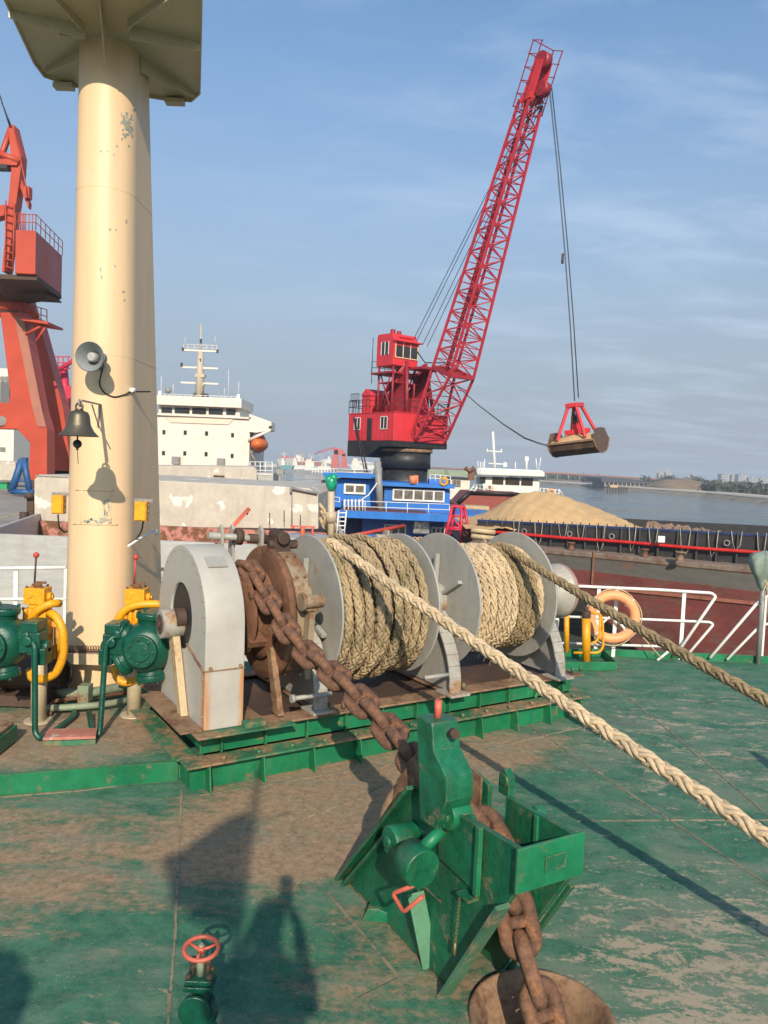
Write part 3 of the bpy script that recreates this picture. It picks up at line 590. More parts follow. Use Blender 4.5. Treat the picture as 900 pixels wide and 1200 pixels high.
# ------------------------------------------------------------------ mooring ropes on the drums and over the deck
def coil(s0, s1, rad, turns, wob, seedv, start=0.0):
    r_ = np.random.default_rng(seedv); n = int(turns*90); th = np.linspace(0, turns*2*PI, n)+start
    ph = r_.uniform(0, 6, 8); x = s0+(s1-s0)*np.linspace(0, 1, n)
    x = x+wob*(np.sin(th*.31+ph[0])+.5*np.sin(th*.77+ph[1])); rr = rad+wob*.5*(np.sin(th*.43+ph[2])+np.sin(th*1.3+ph[3]))
    return np.stack([x, ST+rr*np.cos(th), SZ+rr*np.sin(th)], 1)
def w2(P): return WO+P[:, :1]*wex+P[:, 1:2]*wey+np.array([0, 0, 1])*P[:, 2:3]
RB_, RT_, RP_ = .0225, .0128, .30
def rope_thing(label, mcoil, mline, parts, line, wid=1.1):
    Rb, tr, pitch = RB_, RT_, RP_
    t = thing('mooring_rope', label, 'rope', WO, WA, 'mooring ropes wound on the windlass drums')
    for P, m_ in parts:
        m = MB(); braid(m, P, Rb, tr, pitch, ds=.02, sides=5); m.build('rope_coil', m_, t)
    Lp = np.array([toW(p) for p in line]); m = MB(); braid(m, Lp, Rb*wid, tr*wid, pitch*wid, ds=.013, sides=6)
    # loose fibres
    r_ = np.random.default_rng(5)
    for k in range(240):
        q = r_.uniform(.15, 1); i = q*(len(Lp)-1); a = Lp[int(i)]; b = Lp[min(len(Lp)-1, int(i)+1)]; p = a+(b-a)*(i-int(i)); d = r_.normal(0, 1, 3); d /= np.linalg.norm(d); d[2] -= .3
        m.tube([p+d*Rb*1.2, p+d*(Rb*1.2+.024), p+d*(Rb*1.2+.040)+np.array([.006, 0, -.012])], .0011, 3)
    m.build('rope_line', mline, t); return t
# pale rope: leaves the first drum over the top and runs to the right past the camera
def sagline(P0, P1, sag, n=60):
    t = np.linspace(0, 1, n)[:, None]; P = P0+(P1-P0)*t; P[:, 2] -= (sag*4*t*(1-t))[:, 0]; return P
r1_end = at(905, 979, 3.6); r1_dir = (r1_end-wl(1.40, .42, 1.82)); r1_far = r1_end+r1_dir*.35
rope_thing('long pale mooring rope wound thick on the middle drum, its end crossing above the deck', rope_g, rope_l,
           [(coil(1.35, 2.225, .515, 9, .003, 1), rope_g), (np.concatenate([coil(1.35, 2.22, .592, 8.8, .006, 2, 1.0)]), rope_g), (coil(1.42, 1.95, .640, 2.6, .03, 4, 2.0), rope_g)], sagline(wl(1.40, .45, 1.83), r1_far, .035), 1.15)
r2_end = at(905, 817, 4.9); r2_dir = r2_end-wl(3.40, .45, 1.76)
rope_thing('brown mooring rope from the right hand drum, leading above the lifebuoy rail', rope_l, rope_b,
           [(coil(2.81, 3.34, .515, 5.9, .0015, 3), rope_l), (coil(3.34, 3.62, .515, 3.1, .0015, 5, .9*2*PI), rope_b), (coil(3.63, 3.69, .50, .95, .001, 6), rope_l)], sagline(wl(3.42, .50, 1.76), r2_end+r2_dir*.4, .05))

# ------------------------------------------------------------------ chain stopper
SA = np.array([-.166, 4.538, 0]); sdv = np.array([.5, -.8660254, 0]); snv = np.array([.8660254, .5, 0]); SRZ = math.atan2(sdv[1], sdv[0])
def st_(u, v, off): p = onplane(u, v, SA+snv*off, snv)-SA; return np.array([p@sdv, off, p[2]])
def toS(p): q = np.array(p)-SA; return np.array([q@sdv, q@snv, q[2]])
def fromS(a, o, z): return SA+sdv*a+snv*o+np.array([0, 0, z])
S = thing('chain_stopper', 'green steel chain stopper with a counterweight, standing over the rusty anchor chain', 'chain stopper', SA, SRZ)
cheek = [(.0, .012), (1.14, .012), (1.545, .66), (1.59, .73), (1.60, .915), (1.10, .885), (1.06, .80), (.90, .80), (.86, .875), (.80, .875)]
mb = MB(); mb.prism(cheek, (0, 0, 0), (1, 0, 0), (0, 0, 1), (0, .028, 0)); mb.build('cheek_plate', green_d, S, bevel=.004)
cheek2 = [(.0, .012), (1.14, .012), (1.545, .66), (1.59, .73), (1.60, .915), (1.12, .90), (1.12, .78), (.98, .76), (.98, .90), (.62, .96), (.42, .62)]
mb = MB(); mb.prism(cheek2, (0, .31, 0), (1, 0, 0), (0, 0, 1), (0, .028, 0)); mb.build('cheek_plate', green_d, S, bevel=.004)
mb = MB(); mb.prism([(1.03, .62), (1.35, .60), (1.35, .905), (1.03, .885)], (0, -.021, 0), (1, 0, 0), (0, 0, 1), (0, .018, 0)); mb.build('top_plate', green_d, S, bevel=.003)
mb = MB(); mb.box2((1.605, -.03, .735), (1.622, .35, .93)); mb.build('front_plate', green, S, bevel=.004)
mb = MB(); mb.box2((1.625, .12, .80), (1.629, .235, .87)); mb.build('worn_plate_mark', green_d, S, bevel=.001)
# flanges along the sloping edges
def slope_flange(p, q, off, wd, m_=green_d, th=.02, sg=-1):
    a = np.array([p[0], off+sg*wd/2, p[1]]); b = np.array([q[0], off+sg*wd/2, q[1]]); MB_ = MB(); MB_.bar(a, b, wd, th, up=(-(q[1]-p[1]), 0, q[0]-p[0])); return MB_
slope_flange((.03, .01), (.79, .875), -.002, .06).build('rear_flange', green_d, S, bevel=.003)
slope_flange((.10, .01), (.56, .52), -.002, .05).build('rear_stiffener', green_d, S, bevel=.003)
slope_flange((1.165, .01), (1.555, .655), -.002, .075, th=.022).build('front_flange', mat('dusty_green', (.06, .15, .085), .7, var=.3, rust=.45, rustcol=(.26, .19, .12), rscale=6), S, bevel=.003)
slope_flange((1.155, .01), (1.555, .655), .34, .03, sg=1, th=.022).build('front_flange', green_d, S, bevel=.003)
slope_flange((.0, .01), (.42, .62), .34, .05, sg=1).build('rear_flange', green_d, S, bevel=.003)
mb = MB(); mb.box2((1.345, -.045, .60), (1.375, -.022, .915)); mb.box2((1.345, .295, .62), (1.37, .31, .9)); mb.build_each('vertical_rib', green, S, bevel=.003)
mb = MB(); mb.box2((.30, .03, .40), (1.30, .308, .425)); mb.build('bottom_plate', rustm, S)
# roller and guide for the chain
mb = MB(); mb.cyl((.62, .035, .60), (.62, .305, .60), .10, n=24); mb.build('roller', rustm, S)
gd = MB(); gp = []
for k in range(13):
    a = PI*k/12; gp.append((.46+.02*math.cos(a), .17+.15*math.cos(a), .50+.24*math.sin(a)))
gd.tube(gp, .03, 10); gd.build('guide_lip', rust_l, S)
gd = MB()
for o in (.05, .29): gd.prism([(.42, .45), (.95, .45), (.95, .93), (.70, .99), (.52, .80)], (0, o-.006, 0), (1, 0, 0), (0, 0, 1), (0, .01, 0))
gd.build('wear_plate', rust_l, S)
# upright pawl lever: traced side profile, real thickness
off = -.10
prof = [st_(u, v, off) for u, v in ((488, 838), (506, 848), (508, 880), (523, 912), (523, 940), (511, 973), (492, 960))]
prof = [(p[0], p[2]) for p in prof]
mb = MB(); mb.prism(prof, (0, off, 0), (1, 0, 0), (0, 0, 1), (0, .155, 0)); mb.build('pawl_lever', green_d, S, bevel=.006)
pc = st_(516, 860, off); mb = MB(); mb.cyl((pc[0]-.02, off+.08, pc[2]-.01), (pc[0]+.015, off+.08, pc[2]-.01), .022, n=16); 
mb.v and mb.build('lever_eye', rust_d, S)
tp = np.array([(prof[0][0]+prof[1][0])/2, off+.08, (prof[0][1]+prof[1][1])/2])
mb = MB(); mb.cyl(tp-[0, 0, .01], tp+[0, 0, .085], .018, n=12); mb.build('lever_pin', pinkred, S)
kn = st_(527, 955, -.03); mb = MB(); mb.cyl((kn[0], -.05, kn[2]), (kn[0], .06, kn[2]), .068, n=28); mb.cyl((kn[0], -.065, kn[2]), (kn[0], -.05, kn[2]), .03, n=16); mb.box2((kn[0]-.02, .0, kn[2]-.07), (kn[0]+.10, .055, kn[2]+.02)); mb.build('hinge_knuckle', green, S, bevel=.004)
mb = MB(); mb.prism([(prof[4][0]-.02, prof[4][1]+.01), (prof[4][0]-.10, prof[4][1]), (kn[0]-.06, kn[2]), (kn[0]+.03, kn[2]+.06)], (0, -.03, 0), (1, 0, 0), (0, 0, 1), (0, .08, 0)); mb.build('pawl_neck', green, S, bevel=.006)
# far-side hinge lugs
mb = MB(); mb.prism([(1.10, .885), (1.10, .985), (1.14, 1.02), (1.18, .985), (1.18, .885)], (-.06, .325, .0), (1, 0, 0), (0, 0, 1), (0, .04, 0)); mb.cyl((1.085, .315, .965), (1.085, .37, .965), .03, n=16); mb.build('hinge_lug', green_d, S, bevel=.004); mb = MB(); mb.cyl((.66, .325, .955), (.66, .325, .985), .028, n=12); mb.cyl((1.30, .34, .88), (1.30, .385, .88), .035, n=14); mb.build_each('knob', green_d, S, bevel=.004)
# counterweight
ce = st_(496, 1020, -.19); mb = MB(); mb.lathe([(0, .084), (.04, .093), (.96, .093), (1, .086)], (ce[0]-.13, -.19, ce[2]+.005), (ce[0], -.19, ce[2]), 40); mb.build('counterweight', green_m if False else green_d, S)
fo = st_(518, 972, -.06); mb = MB(); mb.cyl(fo, (ce[0]-.07, -.17, ce[2]+.05), .030, n=16); mb.build('counterweight_arm', green, S)
hb = st_(462, 985, -.12); mb = MB(); mb.cyl((hb[0], -.15, hb[2]), (hb[0], .0, hb[2]), .078, n=32); mb.cyl((hb[0], -.17, hb[2]), (hb[0], -.15, hb[2]), .03, n=14); mb.build('pivot_boss', green_d, S, bevel=.006)
r_ = [st_(484, 1038, -.24), st_(460, 1047, -.28), st_(473, 1069, -.28), st_(496, 1050, -.24)]
mb = MB(); mb.tube(r_, .010, 8, round_=.02); mb.build('lock_handle', pinkred, S)
a_ = st_(487, 1046, -.07); b_ = toS(atz(505, 1134, .014)); mb = MB(); mb.bar(a_, b_, .085, .012, up=(1, -.5, .3)); mb.bar(a_+[-.02, .03, 0], b_+[-.02, .04, 0], .012, .06, up=(1, -.5, .3)); mb.build('strut', mat('pale_green', (.10, .25, .15), .5, var=.15, rust=.2, rscale=8), S, bevel=.003)
a_ = toS(atz(427, 1070, .01)); mb = MB(); mb.prism([(0, 0), (.03, .07), (.08, .08), (.14, .06), (.16, 0)], a_, (.6, .8, 0), (0, 0, 1), (.06, -.05, 0)); mb.build('side_bracket', green_d, S, bevel=.004)
a_ = st_(548, 1050, -.03); mb = MB(); mb.box(a_, (.09, .06, .012)); mb.build('pin_bracket', green_d, S)
b_ = st_(533, 1112, -.045); mb = MB(); n_ln = 16
a2 = a_+np.array([-.03, -.02, 0])
for k in range(n_ln):
    p = a2+(b_-a2)*k/n_ln; q = a2+(b_-a2)*(k+.9)/n_ln; mb.torus((p+q)/2, (1, 0, 0) if k % 2 else (0, 1, 0), .0065, .0018, 10, 5)
mb.cyl(b_+[0, 0, .03], b_-[0, 0, .03], .007, n=8); mb.build('pin_and_chain', mat('dull_brass', (.25, .2, .09), .5, metal=.5), S)

wm = mat('weld_bead', (.10, .11, .06), .7, var=.4, rust=.5, rustcol=(.24, .13, .07), rscale=14, bump=.6, bscale=50)
def bead(name, paths, r, parent):
    mb = MB()
    for P_ in paths:
        a, b = np.array(P_[0], float), np.array(P_[1], float); n_ = max(3, int(np.linalg.norm(b-a)/.014)); t_ = np.linspace(0, 1, n_)[:, None]; pts = a+(b-a)*t_+rng.normal(0, .0012, (n_, 3))
        mb.tube(pts, [r*rng.uniform(.75, 1.25) for _ in range(n_)], 6)
    mb.build_each(name, wm, parent)
bead('weld_bead', [((.02, -.004, .012), (1.13, -.004, .012)), ((1.603, -.004, .75), (1.603, -.004, .91)), ((1.03, -.006, .615), (1.34, -.006, .595)), ((.62, -.004, .40), (1.05, -.004, .40))], .006, S)
# ------------------------------------------------------------------ anchor chain
CH = thing('anchor_chain', 'thick rusty stud link anchor chain running from the windlass through the green stopper', 'anchor chain', WO)
D_ = .070
def link_mesh():
    m = MB(); r_ = .063; h = .066; pts = []
    for k in range(13): a = -PI/2+PI*k/12; pts.append((h+r_*math.cos(a), r_*math.sin(a), 0))
    for k in range(13): a = PI/2+PI*k/12; pts.append((-h+r_*math.cos(a), r_*math.sin(a), 0))
    m.tube(pts, D_/2, 12, closed=True); m.cyl((0, -r_, 0), (0, r_, 0), .028, n=10); return m
cp = []
for k in range(14):
    a = R(175-k*9.0); cp.append(wl(.72, ST-.37*math.cos(a), SZ+.37*math.sin(a)) if False else wl(.71, ST-.37*math.cos(a), SZ+.37*math.sin(a)))
cp = [wl(.71, ST+.37*math.cos(R(a)), SZ+.37*math.sin(R(a))) for a in range(10, 112, 6)]
cp += [onplane(345, 750, wl(.72, 0, 0), wex), onplane(400, 799, wl(.74, 0, 0), wex), onplane(458, 858, wl(.72, 0, 0), wex), fromS(.52, .19, .835), fromS(.80, .17, .83), fromS(1.02, .17, .81), fromS(1.22, .17, .72), fromS(1.37, .17, .53), fromS(1.45, .17, .37), fromS(1.55, .175, .22), fromS(1.62, .20, .05), fromS(1.64, .21, -.2), fromS(1.64, .21, -.5), fromS(1.64, .21, -.7)]
cp = np.array(cp)
# smooth the control points
def catmull(P, n=12):
    out = []
    for i in range(len(P)-1):
        p0, p1, p2, p3 = P[max(0, i-1)], P[i], P[i+1], P[min(len(P)-1, i+2)]
        for t in np.linspace(0, 1, n, endpoint=False): out.append(.5*((2*p1)+(-p0+p2)*t+(2*p0-5*p1+4*p2-p3)*t*t+(-p0+3*p1-3*p2+p3)*t**3))
    out.append(P[-1]); return np.array(out)
cp = catmull(cp); Sg = np.concatenate([[0], np.cumsum(np.linalg.norm(np.diff(cp, axis=0), axis=1))])
proto = None; k = 0; pos = .12; pit = .190
while pos < Sg[-1]-.1:
    c = np.array([np.interp(pos, Sg, cp[:, j]) for j in range(3)]); e = np.array([np.interp(pos+.08, Sg, cp[:, j])-np.interp(pos-.08, Sg, cp[:, j]) for j in range(3)]); e /= np.linalg.norm(e)
    up = np.array([0, 0, 1.]) if abs(e[2]) < .95 else np.array([0, 1., 0]); y = np.cross(up, e); y /= np.linalg.norm(y); z = np.cross(e, y)
    a = (R(38) if k % 2 else R(-52))+random.uniform(-.08, .08); y2 = y*math.cos(a)+z*math.sin(a); z2 = np.cross(e, y2)
    if proto is None: o = proto = link_mesh().build('link', rust_chain, CH)
    else: o = proto.copy(); COL.objects.link(o); o.parent = CH
    c = c-WO
    o.matrix_local = Matrix(((e[0], y2[0], z2[0], c[0]), (e[1], y2[1], z2[1], c[1]), (e[2], y2[2], z2[2], c[2]), (0, 0, 0, 1)))
    pos += pit; k += 1

# ------------------------------------------------------------------ foremast
MY = 7.60
mb0 = at(116, 806, MY); mt0 = at(128.5, 34, MY); ZB = .15; ZT = 6.36
mdir = (mt0-mb0)/(mt0[2]-mb0[2])
def mast_c(z): p = mb0+mdir*(z-mb0[2]); p[1] = MY; return p
MA = thing('foremast', 'tall cream coloured steel mast column with a square top platform', 'mast', (mast_c(ZB)[0], MY, ZB))
MO = np.array([mast_c(ZB)[0], MY, ZB])
def mast_section(z):
    q = (z-ZB)/(ZT-ZB); r = .325+(.265-.325)*q; Lb = 1.12+(.36-1.12)*q; c = mast_c(z)-MO; P = []
    for k in range(17): a = -PI+PI*k/16; P.append((c[0]+r*math.cos(a), c[1]+r*math.sin(a), c[2]))
    for k in range(9): a = PI*k/8; rr = r*(.8 if True else 1); P.append((c[0]+r*math.cos(a), c[1]+Lb+.16*math.sin(a), c[2]))
    return P
zs = np.linspace(ZB, ZT+.02, 14); V = []; F = []; n = 26
for z in zs: V += mast_section(z)
for k in range(len(zs)-1):
    for i in range(n): j = (i+1) % n; F.append((k*n+i, k*n+j, (k+1)*n+j, (k+1)*n+i))
SM = [True if (f[0] % n) not in (16, 25) else False for f in F]
colmb = MB(); colmb.add(V, F, SM)
zp = 6.34
plat = [atz(u, v, zp)-MO for u, v in ((2, -8), (40, 74), (52, 90), (82, 101), (168, 113), (192, 117), (224, 119), (234, 110), (235.5, 40), (236, -2), (120, -10), (10, -14))]
mb = MB(); mb.pprism([(p[0], p[1], zp-MO[2]+.02) for p in plat], (0, 0, .05)); pf = mb.build('platform', beige_d, MA)
mb = MB()
for a, b in zip(plat, plat[1:]+plat[:1]): mb.bar((a[0], a[1], zp-MO[2]+.045), (b[0], b[1], zp-MO[2]+.045), .018, .10)
mb.build('platform_rim', beige_d, pf)
c = mast_c(zp)-MO
mb = MB()
def rib(a, b, h0, h1):
    a = np.array(a); b = np.array(b); d = (b-a)/np.linalg.norm(b-a); nrm = np.array([-d[1], d[0], 0])*.012; z0 = zp-MO[2]+.02
    v = [a+[0, 0, z0], b+[0, 0, z0], b+[0, 0, z0-h1], a+[0, 0, z0-h0]]
    mb.pprism([q-nrm/2 for q in v], nrm)
def ribpx(q0, q1, h0, h1):
    a = atz(*q0, zp)-MO; b = atz(*q1, zp)-MO; a[2] = 0; b[2] = 0; rib(a, b, h0, h1)
for q0, q1, h0, h1 in (((100, 33), (10, 14), .12, .07), ((152, 33), (234, 52), .12, .08), ((124, 40), (116, -8), .30, .05), ((98, 58), (54, 84), .10, .04), ((165, 70), (228, 112), .14, .04), ((96, 40), (70, 36), .06, .06), ((98, 30), (60, -8), .08, .05), ((150, 26), (200, -6), .08, .05)): ribpx(q0, q1, h0, h1)
mb.build('platform_rib', beige_d, pf)
mb = MB()
for u, v in ((75, 103), (205, 121)): p = atz(u, v-5, zp)-MO; mb.box((p[0], p[1], zp-MO[2]-.03), (.2, .10, .05))
mb.build('platform_fitting', beige_d, pf, bevel=.004)
# welded picture-frame outline of a removed panel and bare patches on the column
def mast_surf(u, v, out=0.):
    """point where the view ray meets the front half cylinder of the mast"""
    d = ray(u, v); lo, hi = 6.6, 7.6
    best = None
    for y in np.linspace(6.9, 7.6, 400):
        p = _C+d*(y/d[1]); q = (p[2]-ZB)/(ZT-ZB); r = .325+(.265-.325)*q+out; c = mast_c(p[2])
        if math.hypot(p[0]-c[0], p[1]-c[1]) <= r: return p
    return _C+d*(7.45/d[1])
mb = MB()
def weld(pts, r=.006):
    P = [mast_surf(u, v, .002)-MO for u, v in pts]; mb.tube(P, r, 6)
def lin(a, b, n=8): return [(a[0]+(b[0]-a[0])*k/n, a[1]+(b[1]-a[1])*k/n) for k in range(n+1)]
weld(lin((89, 574), (133, 575))); weld(lin((86, 614), (138, 615))); weld(lin((96, 574), (95, 614))); weld(lin((130, 575), (129, 614)))
mb.build('weld_outline', beige, MA)
def patch(cells, m_):
    mb = colmb; n0 = len(mb.f)
    for u, v, du, dv in cells:
        nn = 9; c_ = mast_surf(u, v, .0015)-MO; ring = []
        for k in range(nn): a = 2*PI*k/nn; rr = rng.uniform(.55, 1.15); ring.append(mast_surf(u+du*rr*math.cos(a), v+dv*rr*math.sin(a), .0018)-MO)
        mb.add([c_]+ring, [(0, 1+k, 1+(k+1) % nn) for k in range(nn)])
    co = mb.build('column', beige, MA); co.data.materials.append(m_)
    for i_ in range(n0, len(mb.f)): co.data.polygons[i_].material_index = 1
bare = mat('bare_primer', (.34, .35, .30), .6, var=.15)
cells = [(146, 143, 3, 6), (150, 150, 4, 5), (154, 138, 2, 4), (149, 133, 2, 3), (147, 158, 3, 2), (155, 159, 2, 3), (143, 163, 1.5, 2), (137, 171, 1.5, 2), (151, 171, 1.5, 2), (118, 177, 1.5, 1.6), (126, 177, 1.5, .8), (134, 181, 2, 1), (109, 199, 1, 1), (129, 269, 2, 1.4), (136, 269, 1, 2), (148, 260, 1.2, 4), (118, 316, 1, 4), (119, 325, 1.5, 3), (135, 312, 1, 2), (145, 342, 2, 1.5), (146, 352, 1.5, 2)]
for k in range(26): cells.append((rng.uniform(98, 130), 611+rng.normal(0, 2), rng.uniform(1, 3.5), rng.uniform(1, 2.6)))
for k in range(12): cells.append((126+rng.normal(0, 2), rng.uniform(586, 610), rng.uniform(1, 2), rng.uniform(2, 4)))
for k in range(30): cells.append((rng.uniform(92, 150), rng.uniform(200, 760), rng.uniform(.4, .9), rng.uniform(.4, .9)))
for k in range(34): cells.append((148+rng.normal(0, 3.2), 146+rng.normal(0, 9), rng.uniform(.6, 2.6), rng.uniform(.8, 2.8)))
patch(cells, bare)
mb = MB()
for z in (1.9, 3.45, 5.0):
    P_ = [np.array(p) for p in mast_section(z)]; c__ = sum(P_)/len(P_); mb.tube([c__+(p-c__)*1.001 for p in P_], .0016, 5, closed=True)
mb.build('plate_weld', beige, MA)
# spray ledge and lower collar at the mast foot
p = atz(72, 772, .62)
mb = MB(); a, b = at(66, 771, 7.16)-MO, at(146, 771, 7.16)-MO; mb.box(((a[0]+b[0])/2, (a[1]+b[1])/2, (a[2]+b[2])/2), (b[0]-a[0], .14, .10)); led = mb.build('ledge', beige_d, MA, bevel=.004)
mb = MB()
for k in range(26):
    q = a+(b-a)*(k+.5)/26+[0, -.03, .09]; mb.bar(q+[-.012, 0, -.035], q+[.012, 0, .035], .006, .006); mb.bar(q+[.012, -.02, -.03], q+[-.012, .02, .03], .006, .006)
mb.bar(a+[0, -.03, .09], b+[0, -.03, .09], .008, .008); mb.bar(a+[0, -.01, .065], b+[0, -.01, .065], .014, .014)
mb.build('spike_strip', rust_d, led)

# bell on its bracket
bell_y = 6.42
bc_ = at(92.5, 497, bell_y)
BL = thing('ship_bell', 'weathered bronze bell hanging from a thin arm on the cream mast', 'bell', bc_)
mb = MB(); mb.lathe([(0, .163), (.03, .158), (.12, .128), (.25, .105), (.5, .092), (.8, .084), (.93, .07), (1, .03)], (0, 0, -.10), (0, 0, .115), 40, caps=False); mb.lathe([(0, .158), (.2, .12), (.5, .088), (.9, .07), (1, .0)], (0, 0, -.096), (0, 0, .108), 32, caps=False); mb.build('bell_body', bronze, BL)
mb = MB(); mb.torus((0, 0, .145), (0, 1, 0), .028, .009, 18, 8); mb.cyl((0, 0, .11), (0, 0, .125), .035, n=14); mb.build('crown', bronze, BL)
mb = MB(); mb.sphere((-.01, 0, -.165), .036, 14, 10); mb.cyl((-.01, 0, .05), (-.01, 0, -.15), .007, n=8); mb.cyl((-.01, 0, -.20), (-.01, 0, -.215), .012, n=8); mb.tube([(-.01, 0, -.21), (-.005, 0, -.27), (.0, 0, -.33)], .003, 5); mb.build('clapper', blackm, BL)
tip = at(94, 469, bell_y)-bc_; wallp = mast_surf(117, 474, .01)-bc_; wall2 = mast_surf(115, 500, .01)-bc_
mb = MB(); mb.bar(tip, wallp, .03, .012); mb.bar(wallp, wall2, .012, .035); mb.bar(tip+[0, .25, -.01], wall2+[0, 0, .02], .010, .010); mb.torus(tip+[0, 0, -.03], (1, 0, 0), .022, .006, 14, 6); mb.torus((0, 0, .185), (1, 0, 0), .018, .006, 14, 6); mb.build('bracket', greyst, BL)
# loudspeaker horn
hc = at(105, 418, 6.98)
HN = thing('loudspeaker_horn', 'round grey horn loudspeaker mounted high on the cream mast', 'loudspeaker', hc)
wallh = mast_surf(118, 425, 0)-hc; dh = np.array([.10, 1, .06]); dh /= np.linalg.norm(dh)
mb = MB(); mb.lathe([(0, .132), (.02, .136), (.06, .128), (.3, .095), (.7, .062), (1, .05)], np.array([0, 0, 0])-dh*.0, dh*.15, 36, caps=False); mb.lathe([(0, .130), (.06, .122), (.3, .088), (.7, .055), (1, .0)], (0, 0, 0), dh*.145, 36, caps=False); mb.build('horn', mat('horn_grey', (.22, .235, .24), .42, var=.1), HN)
mb = MB(); mb.lathe([(0, .03), (.1, .042), (.8, .045), (1, .03)], dh*.02, dh*.12, 20); mb.build('horn_centre', mat('pale_grey_plastic', (.40, .41, .40), .4), HN)
mb = MB(); mb.cyl(dh*.15, dh*.235, .055, n=20); mb.box(dh*.19+np.array([.01, 0, -.07]), (.09, .05, .03)); mb.bar(dh*.19+np.array([0, 0, -.06]), wallh+[0, 0, -.05], .02, .02); mb.box(wallh+[.01, -.01, .0], (.03, .02, .16)); mb.build('driver', greyst, HN)
mb = MB(); cpts = [hc-hc+dh*.2+np.array([.03, -.01, -.08])]+[mast_surf(u, v, .01)-hc for u, v in ((116, 450), (122, 461), (134, 466), (148, 462), (152, 459))]+[at(176, 459, 7.75)-hc]; mb.tube(cpts, .007, 6, round_=.05); mb.build('cable', rubber, HN)
mb = MB(); mb.cyl(at(154, 457, 7.50)-hc, at(158, 457, 7.56)-hc, .022, n=12); mb.build('cable_gland', white, HN)
# yellow junction boxes
def jbox(u, v, y, lab, cab):
    c = at(u, v, y); t = thing('junction_box', lab, 'junction box', c, 0, 'yellow junction boxes on the mast')
    m = MB(); m.box((0, 0, 0), (.115, .09, .185)); m.box((0, -.05, 0), (.10, .012, .17)); m.build('box', yellow, t, bevel=.008)
    m = MB()
    for sx in (-1, 1):
        for sz in (-1, 0, 1): m.cyl((sx*.062, 0, sz*.06), (sx*.072, 0, sz*.06), .010, n=8)
    m.bar((-.09, .05, .1), (.09, .05, .1), .012, .03); m.build_each('bracket', greyst, t)
    m = MB(); m.tube([np.array(at(a, b, y+dy))-c for a, b, dy in cab], .008, 6, round_=.04); m.build('cable', rubber, t); return t
jbox(69, 591, 7.55, 'yellow junction box on the left side of the mast', [(68, 603, 0), (69, 618, 0), (75, 624, .1), (80, 622, .2)])
jbox(166, 599, 7.25, 'yellow junction box on the right face of the mast', [(168, 611, 0), (166, 622, .1), (160, 632, .2), (150, 638, .3)])
mb = MB(); mb.tube([at(150, 640, 7.35), at(164, 631, 7.5), at(181, 621, 7.9)], .012, 8); mb.tube([at(182, 621, 7.95), at(184, 627, 7.95)], .02, 8)
tag(mb.build('conduit_pipe', white), 'thin pale pipe crossing the shaded side of the mast below the yellow box', 'pipe')

# ------------------------------------------------------------------ hydraulic control stands
def tub(pts, r, y=None, o=None, rd=.06):
    P = []
    for q in pts: u, v = q[0], q[1]; yy = q[2] if len(q) > 2 else y; P.append(np.array(at(u, v, yy))-o)
    m = MB(); m.tube(P, r, 12, round_=rd); return m
def control_stand(base_uv, ref, label, second):
    b = atz(*base_uv, .15); t = thing('control_stand', label, 'control valve', b, 0, 'hydraulic control stands beside the mast'); y = b[1]
    U, V = ref   # pixel of the valve block centre
    c = np.array(at(U, V, y))-b
    m = MB(); m.cyl((0, 0, 0), (0, 0, c[2]-.28), .065, n=24); m.cyl((0, 0, 0), (0, 0, .012), .12, n=24); m.build('post', mat('cream_post_paint', (.50, .42, .28), .5, var=.15, rust=.15), t)
    m = MB(); m.box(c+[0, 0, .14], (.18, .16, .14)); m.box(c+[.02, 0, .055], (.14, .13, .05)); m.box(c+[0, .0, -.03], (.20, .13, .12)); m.box(c+[-.02, 0, -.14], (.26, .15, .12)); m.box(c+[.03, .04, -.24], (.14, .12, .12))
    m.cyl(c+[-.04, -.09, .15], c+[-.04, -.08, .15], .03, n=12); m.cyl(c+[.09, 0, .13], c+[.125, 0, .13], .04, n=14); m.cyl(c+[.125, 0, .13], c+[.14, 0, .13], .022, n=6)
    for dx in (-.075, -.03, .02): m.cyl(c+[dx, -.07, -.10], c+[dx, -.07, .03], .02, n=12)
    m.cyl(c+[-.13, 0, -.14], c+[-.17, 0, -.14], .035, n=14)
    m.build('valve_block', yellow, t, bevel=.008)
    m = MB()
    for dx, dy, dz in ((-.07, -.06, .215), (.06, -.06, .215), (.06, .06, .215), (-.07, .06, .215), (-.09, -.075, .03), (.09, -.075, .03), (-.12, -.08, -.075), (.09, -.08, -.075), (.1, -.05, .04)): m.cyl(c+[dx, dy, dz-.01], c+[dx, dy, dz+.012], .011, n=6)
    m.cyl(c+[.0, 0, .21], c+[.0, 0, .25], .035, n=12); m.box(c+[.03, 0, .25], (.08, .02, .02)); m.build_each('bolt', rustm, t)
    m = MB(); m.cyl(c+[-.03, 0, .24], c+[-.015, -.01, .47], .009, n=8); m.build('lever', rust_d if not second else redp, t)
    m = MB(); m.sphere(c+[-.014, -.01, .49], .026, 14, 10); m.build('lever_knob', redp, t)
    return t, b, c
t1, b1, c1 = control_stand((45, 845), (44, 716), 'yellow hydraulic valve with dark lever, left of the cream mast', False)
y1 = b1[1]
tub([(33, 742, y1-.05), (34, 730, y1-.05), (44, 714, y1-.1), (60, 707, y1-.08), (70, 707, y1)], .034, o=b1, rd=.10).build('yellow_hose', yellow, t1)
tub([(56, 717, y1-.02), (66, 722, y1-.1), (74, 738, y1-.12), (75, 768, y1-.12), (66, 790, y1-.12), (48, 797, y1-.1), (36, 794, y1-.06), (35, 785, y1)], .036, o=b1, rd=.09).build('yellow_hose', yellow, t1)
m = MB()
for k in range(4): p = np.array(at(57+k*4.0, 725, y1+.05))-b1; q = np.array(at(56+k*4.0, 772, y1+.05))-b1; m.cyl(p, q, .013, n=8)
